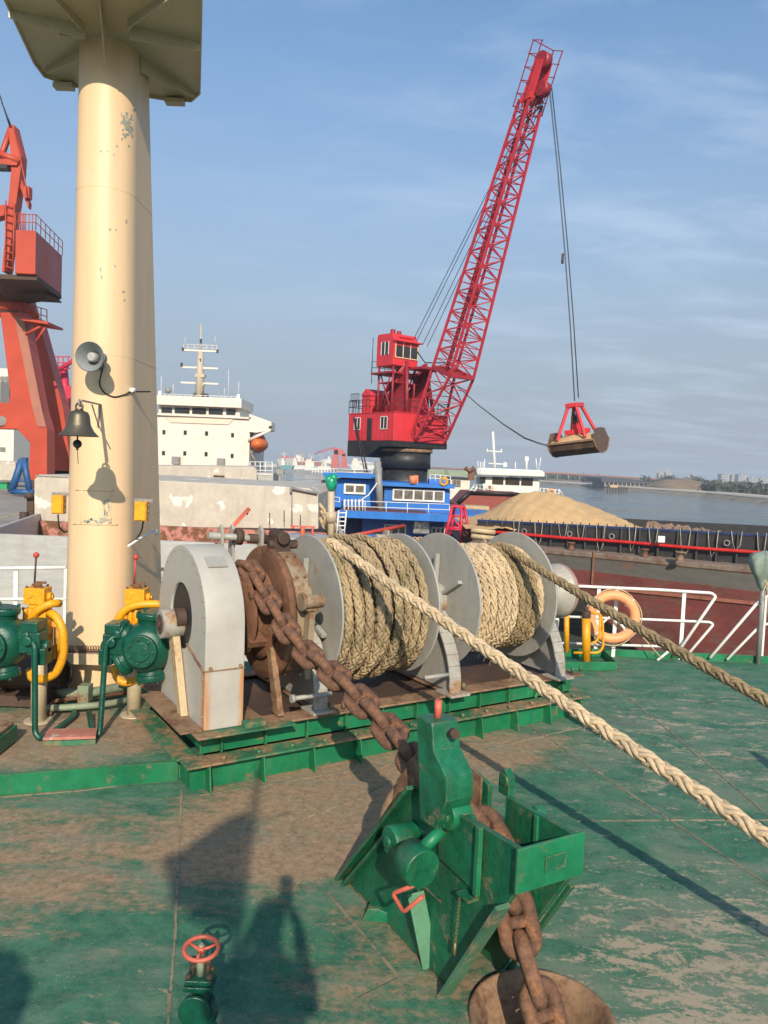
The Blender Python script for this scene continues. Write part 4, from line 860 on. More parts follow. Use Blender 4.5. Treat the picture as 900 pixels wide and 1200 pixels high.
m.build('small_pipe', yellow, t1)
t2, b2, c2 = control_stand((157, 838), (160, 716), 'yellow hydraulic valve with red lever, right of the mast beside the grey gear casing', True)
y2 = b2[1]
tub([(137, 742, y2-.08), (137, 728, y2-.08), (146, 714, y2-.1), (162, 708, y2-.1), (188, 708, y2-.06), (192, 708, y2)], .036, o=b2, rd=.10).build('yellow_hose', yellow, t2)
tub([(134, 780, y2-.04), (135, 792, y2-.08), (144, 801, y2-.1), (158, 798, y2-.06), (172, 788, y2)], .034, o=b2, rd=.08).build('yellow_hose', yellow, t2)

def motor(c, label, flip, group='green hydraulic motors'):
    t = thing('hydraulic_motor', label, 'motor', c, 0, group); t.scale = (1.15, 1.1, 1.18); s = -1 if flip else 1
    m = MB(); m.lathe([(0, .10), (.1, .16), (.35, .19), (.65, .19), (.9, .15), (1, .10)], (0, -.16, 0), (0, .16, 0), 30)
    for a in (86, 158, 212, 276, 14):
        d = np.array([math.cos(R(a)), 0, math.sin(R(a))]); m.lathe([(0, .09), (.7, .095), (.72, .11), (.95, .112), (1, .095)], d*.08, d*.255, 22)
    m.build('motor_body', green_m, t, bevel=.006)
    m = MB(); m.cyl((0, -.16, 0), (0, -.20, 0), .115, n=30); m.cyl((0, -.2, 0), (0, -.215, 0), .07, n=24); m.cyl((.03, -.215, .01), (.03, -.225, .01), .03, n=14)
    for k in range(7): a = 2*PI*k/7; m.cyl((.09*math.cos(a), -.2, .09*math.sin(a)), (.09*math.cos(a), -.214, .09*math.sin(a)), .013, n=6)
    m.build('end_cover', green_m, t, bevel=.004)
    m = MB()
    for a in (86, 158, 212, 276, 14):
        d = np.array([math.cos(R(a)), 0, math.sin(R(a))]); e = np.array([-d[2], 0, d[0]])
        for sx in (-1, 1):
            for sy in (-1, 1): q = d*.25+e*sx*.07+np.array([0, sy*.07, 0]); m.cyl(q, q+d*.018, .012, n=6)
    m.build_each('cylinder_bolt', green_m, t)
    m = MB(); m.box((-s*.235, -.01, .02), (.16, .17, .15)); m.box((-s*.24, -.01, .13), (.12, .19, .08)); m.box((-s*.30, -.01, -.08), (.10, .14, .12)); m.cyl((-s*.24, -.10, .04), (-s*.24, -.14, .04), .035, n=12)
    m.cyl((-s*.31, 0, -.02), (-s*.35, 0, -.02), .045, n=12); m.build('valve_head', green_m, t, bevel=.01)
    return t
c2m = np.array(at(174, 757, 6.55)); motor(c2m, 'dark green hydraulic motor bolted to the left end of the windlass', False)
c1m = np.array(at(2, 752, 6.35)); motor(c1m, 'dark green hydraulic motor left of the yellow hoses, beyond the bent pipe', True)
# bent green tubes with feet
def gtube(pts, label, y):
    o = np.array(at(pts[0][0], pts[0][1], pts[0][2])); m = MB(); m.tube([np.array(at(*q)) for q in pts], .024, 10, round_=.07)
    ob = m.build('green_pipe', green_m); tag(ob, label, 'pipe', 'bent green hydraulic pipes'); return ob
gtube([(12, 748, 6.3), (34, 748, 6.25), (41, 756, 6.22), (41, 800, 6.2), (41, 858, 6.15), (46, 866, 6.13), (60, 860, 6.25), (88, 838, 6.7), (84, 826, 7.0), (56, 830, 7.1)], 'bent green pipe dropping from the leftmost green motor to the deck', 6.2)
gtube([(150, 745, 6.5), (132, 746, 6.42), (124, 756, 6.4), (121, 800, 6.38), (117, 858, 6.3), (114, 864, 6.28), (108, 855, 6.45), (104, 834, 6.7)], 'bent green pipe running down left of the green motor beside the windlass', 6.4)
# pipe bundle at the mast foot
def floor_pipe(pts, r, m_, label, cat='pipe'):
    m = MB(); m.tube([np.array(atz(u, v, z)) for u, v, z in pts], r, 10, round_=.12); return tag(m.build('deck_pipe', m_), label, cat, 'pipes on the deck below the mast')
palegreen = mat('pale_green_grey', (.22, .27, .18), .6, var=.25, rust=.35, rustcol=(.22, .12, .06), rscale=5)
floor_pipe([(60, 795, .33), (68, 812, .28), (100, 813, .28), (142, 805, .28), (165, 800, .28)], .045, palegreen, 'thick grey green pipe across the foot of the mast')
floor_pipe([(55, 830, .22), (78, 829, .22), (120, 826, .22), (152, 820, .22)], .03, palegreen, 'thin green pipe lying in front of the thicker pipe at the mast foot')
floor_pipe([(58, 838, .17), (60, 822, .25), (90, 818, .23), (150, 812, .23)], .02, rustm, 'narrow rusty pipe between the two pipes at the mast foot')
m = MB(); m.tube([np.array(at(u, v, 6.95)) for u, v in ((68, 768), (82, 778), (85, 795), (74, 806), (58, 806), (50, 790))], .014, 8, round_=.08); tag(m.build('black_hose', rubber), 'black rubber hose curling below the yellow hoses left of the mast', 'hose')
m = MB(); p = atz(100, 812, .30); m.box(p, (.10, .12, .16)); tag(m.build('pipe_clamp', palegreen, bevel=.004), 'small square clamp over the pipes at the mast foot', 'clamp')
# faded red board on a green frame
a, b, c_, d_ = [atz(*q, .20) for q in ((57, 857), (114, 856), (112, 866), (50, 868))]
BR = thing('step_board', 'small faded red board lying on a low green frame in front of the mast', 'board', ((a+c_)/2))
o_ = np.array(BR.location); m = MB(); m.pprism([q-o_ for q in (a, b, c_, d_)], (0, 0, .022)); m.build('board', mat('faded_pink_board', (.42, .16, .12), .7, var=.3, rust=.3, rustcol=(.5, .42, .33), rscale=8), BR, bevel=.003)
m = MB(); m.pprism([q-o_-[0, 0, .046] for q in (a, b, c_, d_)], (0, 0, .04)); m.build('frame', green_w, BR)
# low steps with rusty tread at the far left
ls = thing('low_bench_frame', 'low dark frame with a rusty tread at the left edge of the photo', 'frame', atz(5, 860, .16)); o_ = np.array(ls.location)
q = [np.array(atz(u, v, .30))-o_ for u, v in ((-40, 862), (-12, 846), (16, 849), (-6, 866))]; m = MB(); m.pprism(q, (0, 0, .02)); m.build('tread', rust_l, ls)
m = MB(); m.pprism([k_+np.array([.02, .02, -.13]) for k_ in q], (0, 0, .12)); m.build('frame', green_d, ls)
m = MB(); m.cyl((-.25, 1.3, 0), (.06, 1.3, 0), .30, n=30); 
dm = thing('rope_reel', 'dark reel in shade behind the left hydraulic motor', 'reel', atz(14, 838, .16)+np.array([0, .3, .28])); m = MB(); m.lathe([(0, .27), (.1, .27), (.11, .16), (.89, .16), (.9, .27), (1, .27)], (-.3, .1, 0), (.25, .1, 0), 30); m.build('drum', rust_d, dm); m = MB(); m.box((-.02, .1, -.22), (.5, .4, .10)); m.build('stand', rust_d, dm)

# grey ventilator trunk behind the windlass with a red tee handle
vb = atz(354, 700, 0); vc = np.array(at(354, 640, 9.25)); VT = thing('ventilator', 'round grey ventilator trunk standing behind the chain wheel', 'ventilator', (vc[0], vc[1], 0))
ztop = at(354, 630, 9.0)[2]
m = MB(); m.lathe([(0, .37), (.93, .37), (.985, .365), (1, .34)], (0, 0, 0), (0, 0, ztop), 48); m.build('trunk', mat('vent_grey', (.40, .40, .39), .5, var=.08, rust=.06), VT)
m = MB(); m.lathe([(0, .385), (1, .385)], (0, 0, ztop*.6), (0, 0, ztop*.6+.03), 48); m.build('trunk_band', wgrey, VT)
m = MB(); zt = np.array([0, 0, ztop]); m.cyl(zt, zt+[0, 0, .10], .028, n=12); m.bar(zt+[-.15, 0, .11], zt+[.15, 0, .11], .03, .02); m.cyl(zt+[-.12, 0, .08], zt+[-.12, 0, .12], .018, n=8); m.cyl(zt+[.12, 0, .0], zt+[.12, 0, .12], .014, n=8); m.build('tee_handle', pinkred, VT, bevel=.003)

# ------------------------------------------------------------------ railings along the deck edge
RY = 10.55
def rail(name, label, bars, posts, r=.021, grp='white deck railings'):
    o = np.array(at(*bars[0][0])); o[2] = 0; t = thing(name, label, 'railing', o, 0, grp)
    for b_ in bars:
        m = MB(); m.tube([np.array(at(*q))-o for q in b_], r if b_ is bars[0] else r*.85, 10, round_=.05); m.build('rail_bar', white, t)
    for (u, v, y, zb) in posts:
        p = np.array(at(u, v, y))-o; m = MB(); m.bar((p[0], p[1], zb), p, .05, .016, up=(0, 1, 0)); m.build('rail_post', white, t)
    return t
rail('deck_railing', 'white tube railing with the orange lifebuoy, right of the windlass', [[(655, 686, RY), (700, 688, RY), (770, 691, RY), (834, 695, RY), (839, 699, RY-.02), (792, 768, RY-.1)], [(645, 722, RY), (760, 726, RY), (832, 729, RY), (836, 732, RY), (800, 774, RY-.1)], [(640, 753, RY), (790, 758, RY), (770, 774, RY-.1)]],
     [(802, 693, RY+.02, 0), (723, 689, RY+.02, 0), (702, 690, RY+.02, 0), (655, 687, RY+.02, 0)])
rail('deck_railing', 'white tube railing section at the right edge, below the covered lamp', [[(935, 697, RY), (900, 698, RY), (888, 706, RY), (832, 771, RY-.05)], [(935, 731, RY), (898, 731, RY), (888, 736, RY), (852, 773, RY-.05)]], [(897, 698, RY+.02, 0), (935, 697, RY+.02, 0)])
mb = MB(); e0, e1 = atz(683, 773, 0), atz(1000, 783, 0); mb.bar((3.0, 10.60, .05), (9, 10.50, .05), .02, .10); tag(mb.build('deck_edge_bar', green), 'low green edge strip along the right side of the deck', 'edge strip')
m = MB(); p = atz(794, 770, .0); m.box(p+[0, 0, .05], (.1, .06, .1)); tag(m.build('post_foot', blackm, bevel=.005), 'small black foot block at the base of the white railing post', 'block')
LY = 8.75
rail('deck_railing', 'white tube railing left of the mast in front of the grey hull', [[(-60, 668, LY), (0, 666, LY), (78, 665, LY)], [(-60, 702, LY), (0, 702, LY), (78, 702, LY)]], [(19, 666, LY+.02, .15), (-40, 667, LY, .15), (78, 666, LY, .15)])
rail('deck_railing', 'short piece of white railing seen between the mast and the gear casing', [[(176, 667, LY+.2), (235, 667, LY+.25)], [(176, 700, LY+.2), (240, 700, LY+.25)]], [(182, 667, LY+.2, .15), (232, 667, LY+.2, .15)])

# lifebuoy
lc = np.array(at(718, 723, 10.42)); LB = thing('lifebuoy', 'faded orange lifebuoy hung on the white railing', 'lifebuoy', lc)
m = MB(); m.torus((0, 0, 0), (.08, 1, 0), .30, .068, 48, 14); m.build('ring', orange, LB)
m = MB()
for a in (45, 135, 225, 315): d = np.array([math.cos(R(a)), 0, math.sin(R(a))]); m.torus(d*.30, (-d[2], 0, d[0]), .069, .012, 18, 6)
m.build('white_band', white, LB)
m = MB(); P = []
for k in range(49): a = 2*PI*k/48+R(45); P.append(((.372+.02*abs(math.sin(2*(a-R(45)))))*math.cos(a), -.02, (.372+.02*abs(math.sin(2*(a-R(45)))))*math.sin(a)))
m.tube(P, .008, 6); m.build('grab_line', rope_l, LB)
m = MB(); m.tube([(-.22, .04, -.20), (0, .04, .03), (.22, .04, -.20)], .02, 8); m.box((0, .04, .05), (.05, .03, .07)); tag(m.build('lifebuoy_bracket', white, bevel=.003), 'white forked bracket behind the orange lifebuoy', 'bracket'); bpy.data.objects['lifebuoy_bracket'].location = lc
m = MB(); m.tube([at(745, 730, 10.4), at(752, 745, 10.42), at(775, 771, 10.3)], .008, 6); tag(m.build('loose_line', rope_l), 'thin loose line hanging below the lifebuoy to the deck edge', 'line')
# yellow stand with hoop in a green tray
yb = atz(687, 776, .03); YS = thing('yellow_stand', 'yellow pipe stand with a hoop beside the warping head', 'pipe stand', yb)
yy = yb[1]; rel = lambda u, v, dy=0: np.array(at(u, v, yy+dy))-yb
m = MB(); m.cyl((0, 0, 0), rel(687, 724), .055, n=20); m.build('post', yellow, YS)
m = MB(); m.cyl(rel(687, 724), rel(687, 716), .06, n=16); m.cyl(rel(687, 716), rel(687, 711), .03, n=10); m.build('post_cap', rust_d, YS, bevel=.004)
m = MB(); m.tube([rel(692, 718), rel(703, 719), rel(706, 728), rel(707, 758), rel(702, 765), rel(672, 765)], .018, 8, round_=.08); m.tube([rel(692, 754), rel(699, 752), rel(703, 742), rel(703, 722)], .016, 8, round_=.06); m.build('hoop', yellow, YS)
m = MB(); m.cyl(rel(664, 764, .1), rel(664, 716, .1), .035, n=12); m.build('post', yellow, YS)
TR = thing('drip_tray', 'low green steel tray on the deck below the yellow stand', 'tray', atz(690, 778, 0)); o_ = np.array(TR.location)
m = MB(); q = [np.array(atz(u, v, .0))-o_ for u, v in ((640, 786), (722, 786), (706, 770), (640, 770))]
for a, b in zip(q, q[1:]+q[:1]): m.bar(a+[0, 0, .06], b+[0, 0, .06], .012, .11)
m.build('tray_rim', green, TR); m = MB(); m.pprism([k_+[0, 0, .006] for k_ in q], (0, 0, .006)); m.build('tray_floor', green_d, TR)

# covered lamp on the post at the right edge
tcv = np.array(at(896, 668, 10.5)); CL = thing('covered_lamp', 'lamp wrapped in a grey green cloth tied round its post beside the railing', 'lamp', (tcv[0], tcv[1], 0))
m = MB(); V = []; F = []; nn, mm = 28, 14; r_ = np.random.default_rng(11); phs = r_.uniform(0, 6, 6)
zc0, zc1 = tcv[2]-.27, tcv[2]+.26
for k in range(mm+1):
    q = k/mm; base = .05+.20*math.sin(min(1, q*1.25)*PI*.62)**.9 if q < .9 else .16
    base = np.interp(q, [0, .12, .25, .45, .7, .88, .97, 1], [.05, .08, .10, .17, .21, .18, .09, .0])
    for i in range(nn):
        a = 2*PI*i/nn; rr = base*(1+.10*math.sin(5*a+phs[0]+q*3)+.08*math.sin(9*a+phs[1]-q*5)+.05*math.sin(14*a+phs[2]))
        V.append((rr*math.cos(a), rr*math.sin(a), zc0+(zc1-zc0)*q+.01*math.sin(3*a+phs[3])))
for k in range(mm):
    for i in range(nn): j = (i+1) % nn; F.append((k*nn+i, k*nn+j, (k+1)*nn+j, (k+1)*nn+i))
m.add(V, F, True); m.build('cloth_cover', mat('grey_green_cloth', (.25, .31, .25), .85, var=.25, rust=.2, rustcol=(.33, .36, .28), bump=.5, bscale=30), CL)
m = MB(); m.cyl((0, 0, 0), (0, 0, zc0+.2), .035, n=12); m.build('post', greyst, CL)
m = MB(); m.torus((0, 0, zc0+.12), (0, .1, 1), .085, .008, 20, 6); m.tube([(.0, -.09, zc0+.12), (-.06, -.1, zc0-.05), (-.02, -.1, zc0-.16)], .006, 5); m.tube([(.0, -.09, zc0+.12), (.03, -.1, zc0-.2), (.02, -.1, zc0-.45)], .004, 5); m.build('tie_cord', rope_l, CL)

# ------------------------------------------------------------------ hand valve in the foreground
vb = np.array(atz(237, 1215, 0)); wc = np.array(at(237, 1108, vb[1]+.02)); VV = thing('hand_valve', 'green pipe valve with a red handwheel at the bottom of the photo', 'valve', (wc[0], vb[1], 0))
zw = wc[2]
m = MB(); m.lathe([(0, .075), (.12, .075), (.13, .048), (.30, .048), (.32, .078), (.42, .078), (.44, .055), (.56, .05), (.58, .07)], (0, 0, 0), (0, 0, zw-.12), 28)
m.build('valve_body', green_m, VV, bevel=.003)
m = MB(); m.box((0, 0, zw-.155), (.125, .10, .022)); m.box((0, 0, zw-.128), (.115, .09, .020)); m.cyl((-.0, -.09, zw-.22), (0, .09, zw-.22), .045, n=20); m.cyl((0, -.10, zw-.22), (0, -.085, zw-.22), .07, n=24); m.build('bonnet', green_m, VV, bevel=.004)
m = MB()
for sx in (-1, 1):
    for sy in (-1, 1): m.cyl((sx*.045, sy*.03, zw-.117), (sx*.045, sy*.03, zw-.10), .011, n=6)
for sx in (-1, 1): m.cyl((sx*.032, 0, zw-.117), (sx*.032, 0, zw-.05), .008, n=8); m.cyl((sx*.032, 0, zw-.065), (sx*.032, 0, zw-.045), .017, n=8)
m.build_each('nut', rust_d, VV)
m = MB(); m.cyl((0, 0, zw-.12), (0, 0, zw-.03), .017, n=14); m.cyl((0, 0, zw-.03), (0, 0, zw+.02), .009, n=10); m.build('stem', palegreen, VV)
m = MB(); ax = np.array([.02, -.10, 1]); m.torus((0, 0, zw), ax, .072, .0095, 44, 10)
for k in range(3):
    a = R(30+120*k); m.tube([(0, 0, zw-.008), (.035*math.cos(a), .035*math.sin(a), zw-.006), (.068*math.cos(a), .068*math.sin(a), zw+.0)], .0065, 6)
m.cyl((0, 0, zw-.018), (0, 0, zw+.008), .016, n=14); m.build('handwheel', pinkred, VV)

# ------------------------------------------------------------------ out of view: photographer, step, staff, and stand-ins added to cast deck shadows
PF = thing('lookout_step', 'green steel step platform the photographer stands on, behind the camera', 'platform', (-.05, -.62, 0))
m = MB(); m.box((0, 0, .86), (.9, .8, .04)); m.build('step_top', green, PF)
m = MB()
for sx in (-1, 1):
    for sy in (-1, 1): m.box((sx*.4, sy*.35, .42), (.05, .05, .84))
m.build('step_legs', green, PF)
def person():
    import bmesh
    o = np.array([-.04, -.52, .88])
    J = {'pel': (0, 0, .92, .18), 'wst': (0, .01, 1.10, .17), 'chs': (0, .0, 1.32, .20), 'nck': (0, .02, 1.49, .06), 'hd1': (0, .04, 1.58, .085), 'hd2': (0, .05, 1.68, .10), 'hd3': (0, .05, 1.76, .07),
         'hl': (-.10, 0, .86, .10), 'kl': (-.12, .03, .48, .065), 'al': (-.13, .0, .08, .045), 'tl': (-.14, .16, .035, .035),
         'hr': (.10, 0, .86, .10), 'kr': (.13, .02, .48, .065), 'ar': (.15, -.02, .08, .045), 'tr': (.17, .14, .035, .035),
         'sl': (-.19, 0, 1.42, .07), 'el': (-.21, .12, 1.22, .055), 'wl': (-.10, .34, 1.48, .032), 'pl': (-.05, .38, 1.53, .03),
         'sr': (.19, 0, 1.42, .07), 'er': (.21, .12, 1.22, .055), 'wr': (.12, .34, 1.48, .032), 'pr': (.07, .38, 1.53, .03)}
    E_ = [('pel', 'wst'), ('wst', 'chs'), ('chs', 'nck'), ('nck', 'hd1'), ('hd1', 'hd2'), ('hd2', 'hd3'), ('pel', 'hl'), ('hl', 'kl'), ('kl', 'al'), ('al', 'tl'), ('pel', 'hr'), ('hr', 'kr'), ('kr', 'ar'), ('ar', 'tr'),
          ('chs', 'sl'), ('sl', 'el'), ('el', 'wl'), ('wl', 'pl'), ('chs', 'sr'), ('sr', 'er'), ('er', 'wr'), ('wr', 'pr')]
    keys = list(J); V = [J[k][:3] for k in keys]; rad = [J[k][3] for k in keys]; Ed = [(keys.index(a), keys.index(b)) for a, b in E_]
    for s_, (px_, sx) in (('pl', (-.05, 1)), ('pr', (.07, -1))):
        b = keys.index(s_)
        for k in range(4):
            z = 1.555-.018*k; i = len(V); V += [(px_+sx*.015, .405, z), (px_+sx*.04, .425, z-.003)]; rad += [.010, .008]; Ed += [(b, i), (i, i+1)]
        i = len(V); V += [(px_+sx*.02, .37, 1.575)]; rad += [.011]; Ed += [(b, i)]
    me = bpy.data.meshes.new('person'); me.from_pydata(V, Ed, []); ob = bpy.data.objects.new('person', me); COL.objects.link(ob)
    sk = ob.modifiers.new('skin', 'SKIN'); ob.data.skin_vertices.data if False else None
    if not me.skin_vertices:
        bm = bmesh.new(); bm.from_mesh(me); bm.verts.layers.skin.verify(); bm.to_mesh(me); bm.free()
    for i, r_ in enumerate(rad): me.skin_vertices[0].data[i].radius = (r_, r_*.85)
    me.skin_vertices[0].data[0].use_root = True
    ss = ob.modifiers.new('sub', 'SUBSURF'); ss.levels = 1; ss.render_levels = 1
    me.materials.append(mat('dark_blue_overall', (.03, .045, .10), .85, var=.15)); ob.location = o
    return ob
tag(person(), 'person in dark overalls holding up a phone, whose shadow lies on the deck', 'person')
m = MB(); m.box((.0, -.065, 2.47), (.085, .012, .17)); tag(m.build('phone', blackm, bevel=.004), 'black phone held up by the photographer', 'phone')
FS = thing('jackstaff', 'thin white flag staff behind the camera carrying a furled flag', 'flag staff', (-.02, -2.2, 0))
m = MB(); m.cyl((0, 0, 0), (0, 0, 4.62), .035, .022, n=12); m.build('staff', white, FS)
m = MB(); V = []; F = []; nx, nz = 16, 12
for i in range(nx+1):
    for k in range(nz+1):
        q, r_ = i/nx, k/nz; V.append((-.03-q*.52*(1-.3*r_), .10*math.sin(q*7+r_*1.5)*q, 4.20-.42*q**1.3-r_*(.80-.50*q)))
for i in range(nx):
    for k in range(nz): a = i*(nz+1)+k; F.append((a, a+1, a+nz+2, a+nz+1))
m.add(V, F, True); fo = m.build('flag', mat('plain_red_cloth', (.5, .03, .03), .8), FS); sdm = fo.modifiers.new('thick', 'SOLIDIFY'); sdm.thickness = .004
MV = thing('round_shadow_caster', 'unseen green mushroom shape behind the camera, added to cast the round shadow at the lower left', 'ventilator', (-1.33, -.75, 0))  # invented round shape, put in only for the shadow it throws
m = MB(); m.cyl((0, 0, 0), (0, 0, 2.1), .16, n=24); m.build('caster_stem', green, MV); m = MB(); m.lathe([(0, .22), (.2, .27), (.6, .24), (.9, .12), (1, .0)], (0, 0, 2.05), (0, 0, 2.46), 32); m.build('caster_cap', green, MV)
FV = thing('wedge_shadow_caster', 'grey canvas cone out of view beyond the right edge, added to cast the wedge shadow on the deck', 'cover', (3.9, 3.4, 0))  # invented cone, added out of view for its wedge of shadow
m = MB(); V = [(0, 0, 2.0)]; 
for k in range(20): a = 2*PI*k/20; rr = .62*(1+.08*math.sin(4*a)); V.append((rr*math.cos(a), rr*math.sin(a), .01))
mid = []
V2 = [(.03*math.cos(2*PI*k/20), .03*math.sin(2*PI*k/20), 2.0) for k in range(20)]+[(.30*(1+.1*math.sin(5*2*PI*k/20))*math.cos(2*PI*k/20), .30*(1+.1*math.sin(5*2*PI*k/20))*math.sin(2*PI*k/20), 1.0) for k in range(20)]+V[1:]
m.add(V2, [(a*20+i, a*20+(i+1) % 20, (a+1)*20+(i+1) % 20, (a+1)*20+i) for a in range(2) for i in range(20)], True); m.build('canvas', mat('shadow_cone_grey', (.3, .3, .27), .9), FV)

# ================================================================== WATER, LAND AND AIR
WZ = -6.5
def water_mat():
    m = bpy.data.materials.new('harbour_water'); m.use_nodes = True; t = m.node_tree; n_ = t.nodes; l = t.links.new; b = n_['Principled BSDF']
    b.inputs['Base Color'].default_value = (.085, .105, .085, 1); b.inputs['Roughness'].default_value = .12; b.inputs['IOR'].default_value = 1.33
    g = n_.new('ShaderNodeNewGeometry'); mp_ = n_.new('ShaderNodeMapping'); mp_.inputs['Scale'].default_value = (.55, 1.0, 1); l(g.outputs['Position'], mp_.inputs[0])
    a = n_.new('ShaderNodeTexNoise'); a.inputs['Scale'].default_value = .9; a.inputs['Detail'].default_value = 7; a.inputs['Roughness'].default_value = .6; l(mp_.outputs[0], a.inputs['Vector'])
    c = n_.new('ShaderNodeTexNoise'); c.inputs['Scale'].default_value = .06; c.inputs['Detail'].default_value = 4; l(mp_.outputs[0], c.inputs['Vector'])
    q = n_.new('ShaderNodeMapRange'); q.inputs[1].default_value = .4; q.inputs[2].default_value = .62; q.inputs[3].default_value = .06; q.inputs[4].default_value = .22; l(c.outputs['Fac'], q.inputs[0]); l(q.outputs[0], b.inputs['Roughness'])
    bp = n_.new('ShaderNodeBump'); bp.inputs['Strength'].default_value = .9; bp.inputs['Distance'].default_value = .25; l(a.outputs['Fac'], bp.inputs['Height']); l(bp.outputs[0], b.inputs['Normal'])
    return m
mb = MB(); mb.add([(-1600, -60, WZ), (1600, -60, WZ), (1600, 2900, WZ), (-1600, 2900, WZ)], [(0, 1, 2, 3)]); struct(mb.build('water', water_mat()))
concrete = mat('quay_concrete', (.30, .27, .23), .85, var=.2, scale=.4, rust=.2, rustcol=(.2, .16, .12), rscale=.3, bump=.2, bscale=8)
qe0, qe1 = np.array([-17.2, 30, 0]), np.array([-33.5, 105, 0])
mb = MB(); mb.pprism([(-12.3, 12, WZ-.4), (-12.3, 21, WZ-.4), (-14.8, 31, WZ-.4), (-35, 112, WZ-.4), (-60, 230, WZ-.4), (-260, 230, WZ-.4), (-260, 12, WZ-.4)], (0, 0, -WZ-.4+.4-.6)); struct(mb.build('quay', concrete))
# far bank: long low revetment on the right, running back to the horizon
bankm = mat('bank_stone', (.24, .20, .15), .9, var=.3, scale=.15, rust=.4, rustcol=(.12, .12, .07), rscale=.08, bump=0)
LZ = -4.25
def shore(u, v): return atz(u, v, WZ)
front = [(156*1.35, 180), tuple(shore(900, 592)[:2]), tuple(shore(820, 583)[:2]), tuple(shore(740, 576.5)[:2]), tuple(shore(690, 572.3)[:2]), tuple(shore(655, 569.6)[:2]), tuple(shore(600, 565.5)[:2]), tuple(shore(520, 560.3)[:2])]
mb = MB(); V = [(x, y, WZ-.3) for x, y in front]+[(x+9, y+14, LZ) for x, y in front]+[(1500, 200, LZ), (1500, 2700, LZ), (front[-1][0]+20, 2700, LZ)]
k = len(front); mb.add(V, [(i, i+1, k+i+1, k+i) for i in range(k-1)]+[tuple(range(k, k+k))+(2*k+2, 2*k+1, 2*k)]); struct(mb.build('far_bank', bankm))
mb = MB()
for (x0, y0), (x1, y1) in zip(front[:-1], front[1:]): mb.add([(x0+8.2, y0+12.8, LZ+.02), (x1+8.2, y1+12.8, LZ+.02), (x1+9.5, y1+15, LZ+.75), (x0+9.5, y0+15, LZ+.75), (x0+30, y0+60, LZ+.8), (x1+30, y1+60, LZ+.8)], [(0, 1, 2, 3), (3, 2, 5, 4)])
struct(mb.build('bank_road', mat('pale_road', (.50, .44, .36), .9, var=.1)))
mb = MB(); mb.pprism([(-700, 1150, WZ-.3), (front[-1][0]+60, 1080, WZ-.3), (front[-1][0]+60, 1500, WZ-.3), (-700, 1500, WZ-.3)], (0, 0, 2.2)); struct(mb.build('harbour_land', bankm))

# ------------------------------------------------------------------ helpers for things standing far off
class Far:
    """a thing whose parts are laid out facing the view at distance y"""
    def __init__(s, name, label, cat, u, v, y, group=None):
        s.o = np.array(at(u, v, y)); s.t = thing(name, label, cat, s.o, 0, group); s.y = y
    def P(s, u, v, y=None): return np.array(at(u, v, s.y if y is None else y))-s.o
    def bx(s, mb, u0, v0, u1, v1, y=None, d=1.0):
        y = s.y if y is None else y; um, vm = (u0+u1)/2, (v0+v1)/2
        x0, x1 = s.P(u0, vm, y)[0], s.P(u1, vm, y)[0]; z1, z0 = s.P(um, v0, y)[2], s.P(um, v1, y)[2]
        return mb.box2((x0, y-s.o[1], z0), (x1, y-s.o[1]+d, z1))
    def poly(s, mb, pts, y=None, d=1.0): return mb.pprism([s.P(u, v, y) for u, v in pts], (0, d, 0))
    def ln(s, mb, pts, r, y=None, n=6): return mb.tube([s.P(q[0], q[1], q[2] if len(q) > 2 else y) for q in pts], r, n)
    def B(s, name, m, *rects, y=None, d=1.0, bevel=0, parent=None):
        mb = MB()
        for r_ in rects: s.bx(mb, *r_, y=y, d=d)
        return mb.build(name, m, parent or s.t, bevel=bevel)
def windows(F, rects, y, frame=.06, mframe=white, panes=2, parent=None):
    for (u0, v0, u1, v1) in rects:
        mb = MB(); a = F.P(u0, (v0+v1)/2, y)[0]; b = F.P(u1, (v0+v1)/2, y)[0]; z1, z0 = F.P((u0+u1)/2, v0, y)[2], F.P((u0+u1)/2, v1, y)[2]; yy_ = y-F.o[1]
        mb.box2((a, yy_-.06, z0), (b, yy_+.02, z0+frame)); mb.box2((a, yy_-.06, z1-frame), (b, yy_+.02, z1))
        for k in range(panes+1): x = a+(b-a-frame)*k/panes; mb.box2((x, yy_-.06, z0+frame), (x+frame, yy_+.02, z1-frame))
        w_ = mb.build('window', mframe, parent or F.t); mb = MB(); mb.box2((a+.01, yy_-.02, z0+.01), (b-.01, yy_+.015, z1-.01)); mb.build('pane', mat('curtained_glass', (.16, .145, .12), .15, var=.35, scale=3, bump=0, fine=0), w_)

# ------------------------------------------------------------------ neighbouring grey cargo ship
shipw = mat('ship_white', (.72, .67, .58), .5, var=.04, scale=.3, bump=0, rust=.03, rustcol=(.5, .4, .28), rscale=.6, streak=.28, streakcol=(.42, .30, .18), sscale=.12)
hatchm = mat('hatch_paint', (.50, .455, .375), .6, var=.06, scale=.5, chip=.105, chipcol=(.72, .68, .60), chscale=1.3, bump=.05, bscale=3, streak=.35, streakcol=(.33, .26, .18), sscale=.2)
hullg = mat('ship_hull_grey', (.42, .42, .40), .55, var=.08, scale=.6, rust=.06, rustcol=(.6, .58, .52), rscale=1.2, bump=.04, bscale=4, stretch=(1, 1, 3), streak=.3, streakcol=(.3, .24, .18), sscale=.15)
reddeck = mat('red_oxide_deck', (.33, .13, .10), .8, var=.2, scale=1.5, rust=.50, rustcol=(.10, .045, .03), rscale=3.5, bump=.3, bscale=10, fine=.2)
G = Far('cargo_ship', 'grey cargo ship with a white bridge house and patched hatch covers moored alongside', 'ship', 200, 700, 30)
o = G.o
def Gm(pts, z): return [(x-o[0], y-o[1], z-o[2]) for x, y in pts]
hullplan = [(-11.6, 22), (-1.0, 22), (-2.0, 34), (-14.5, 112), (-33, 112), (-13.8, 31)]
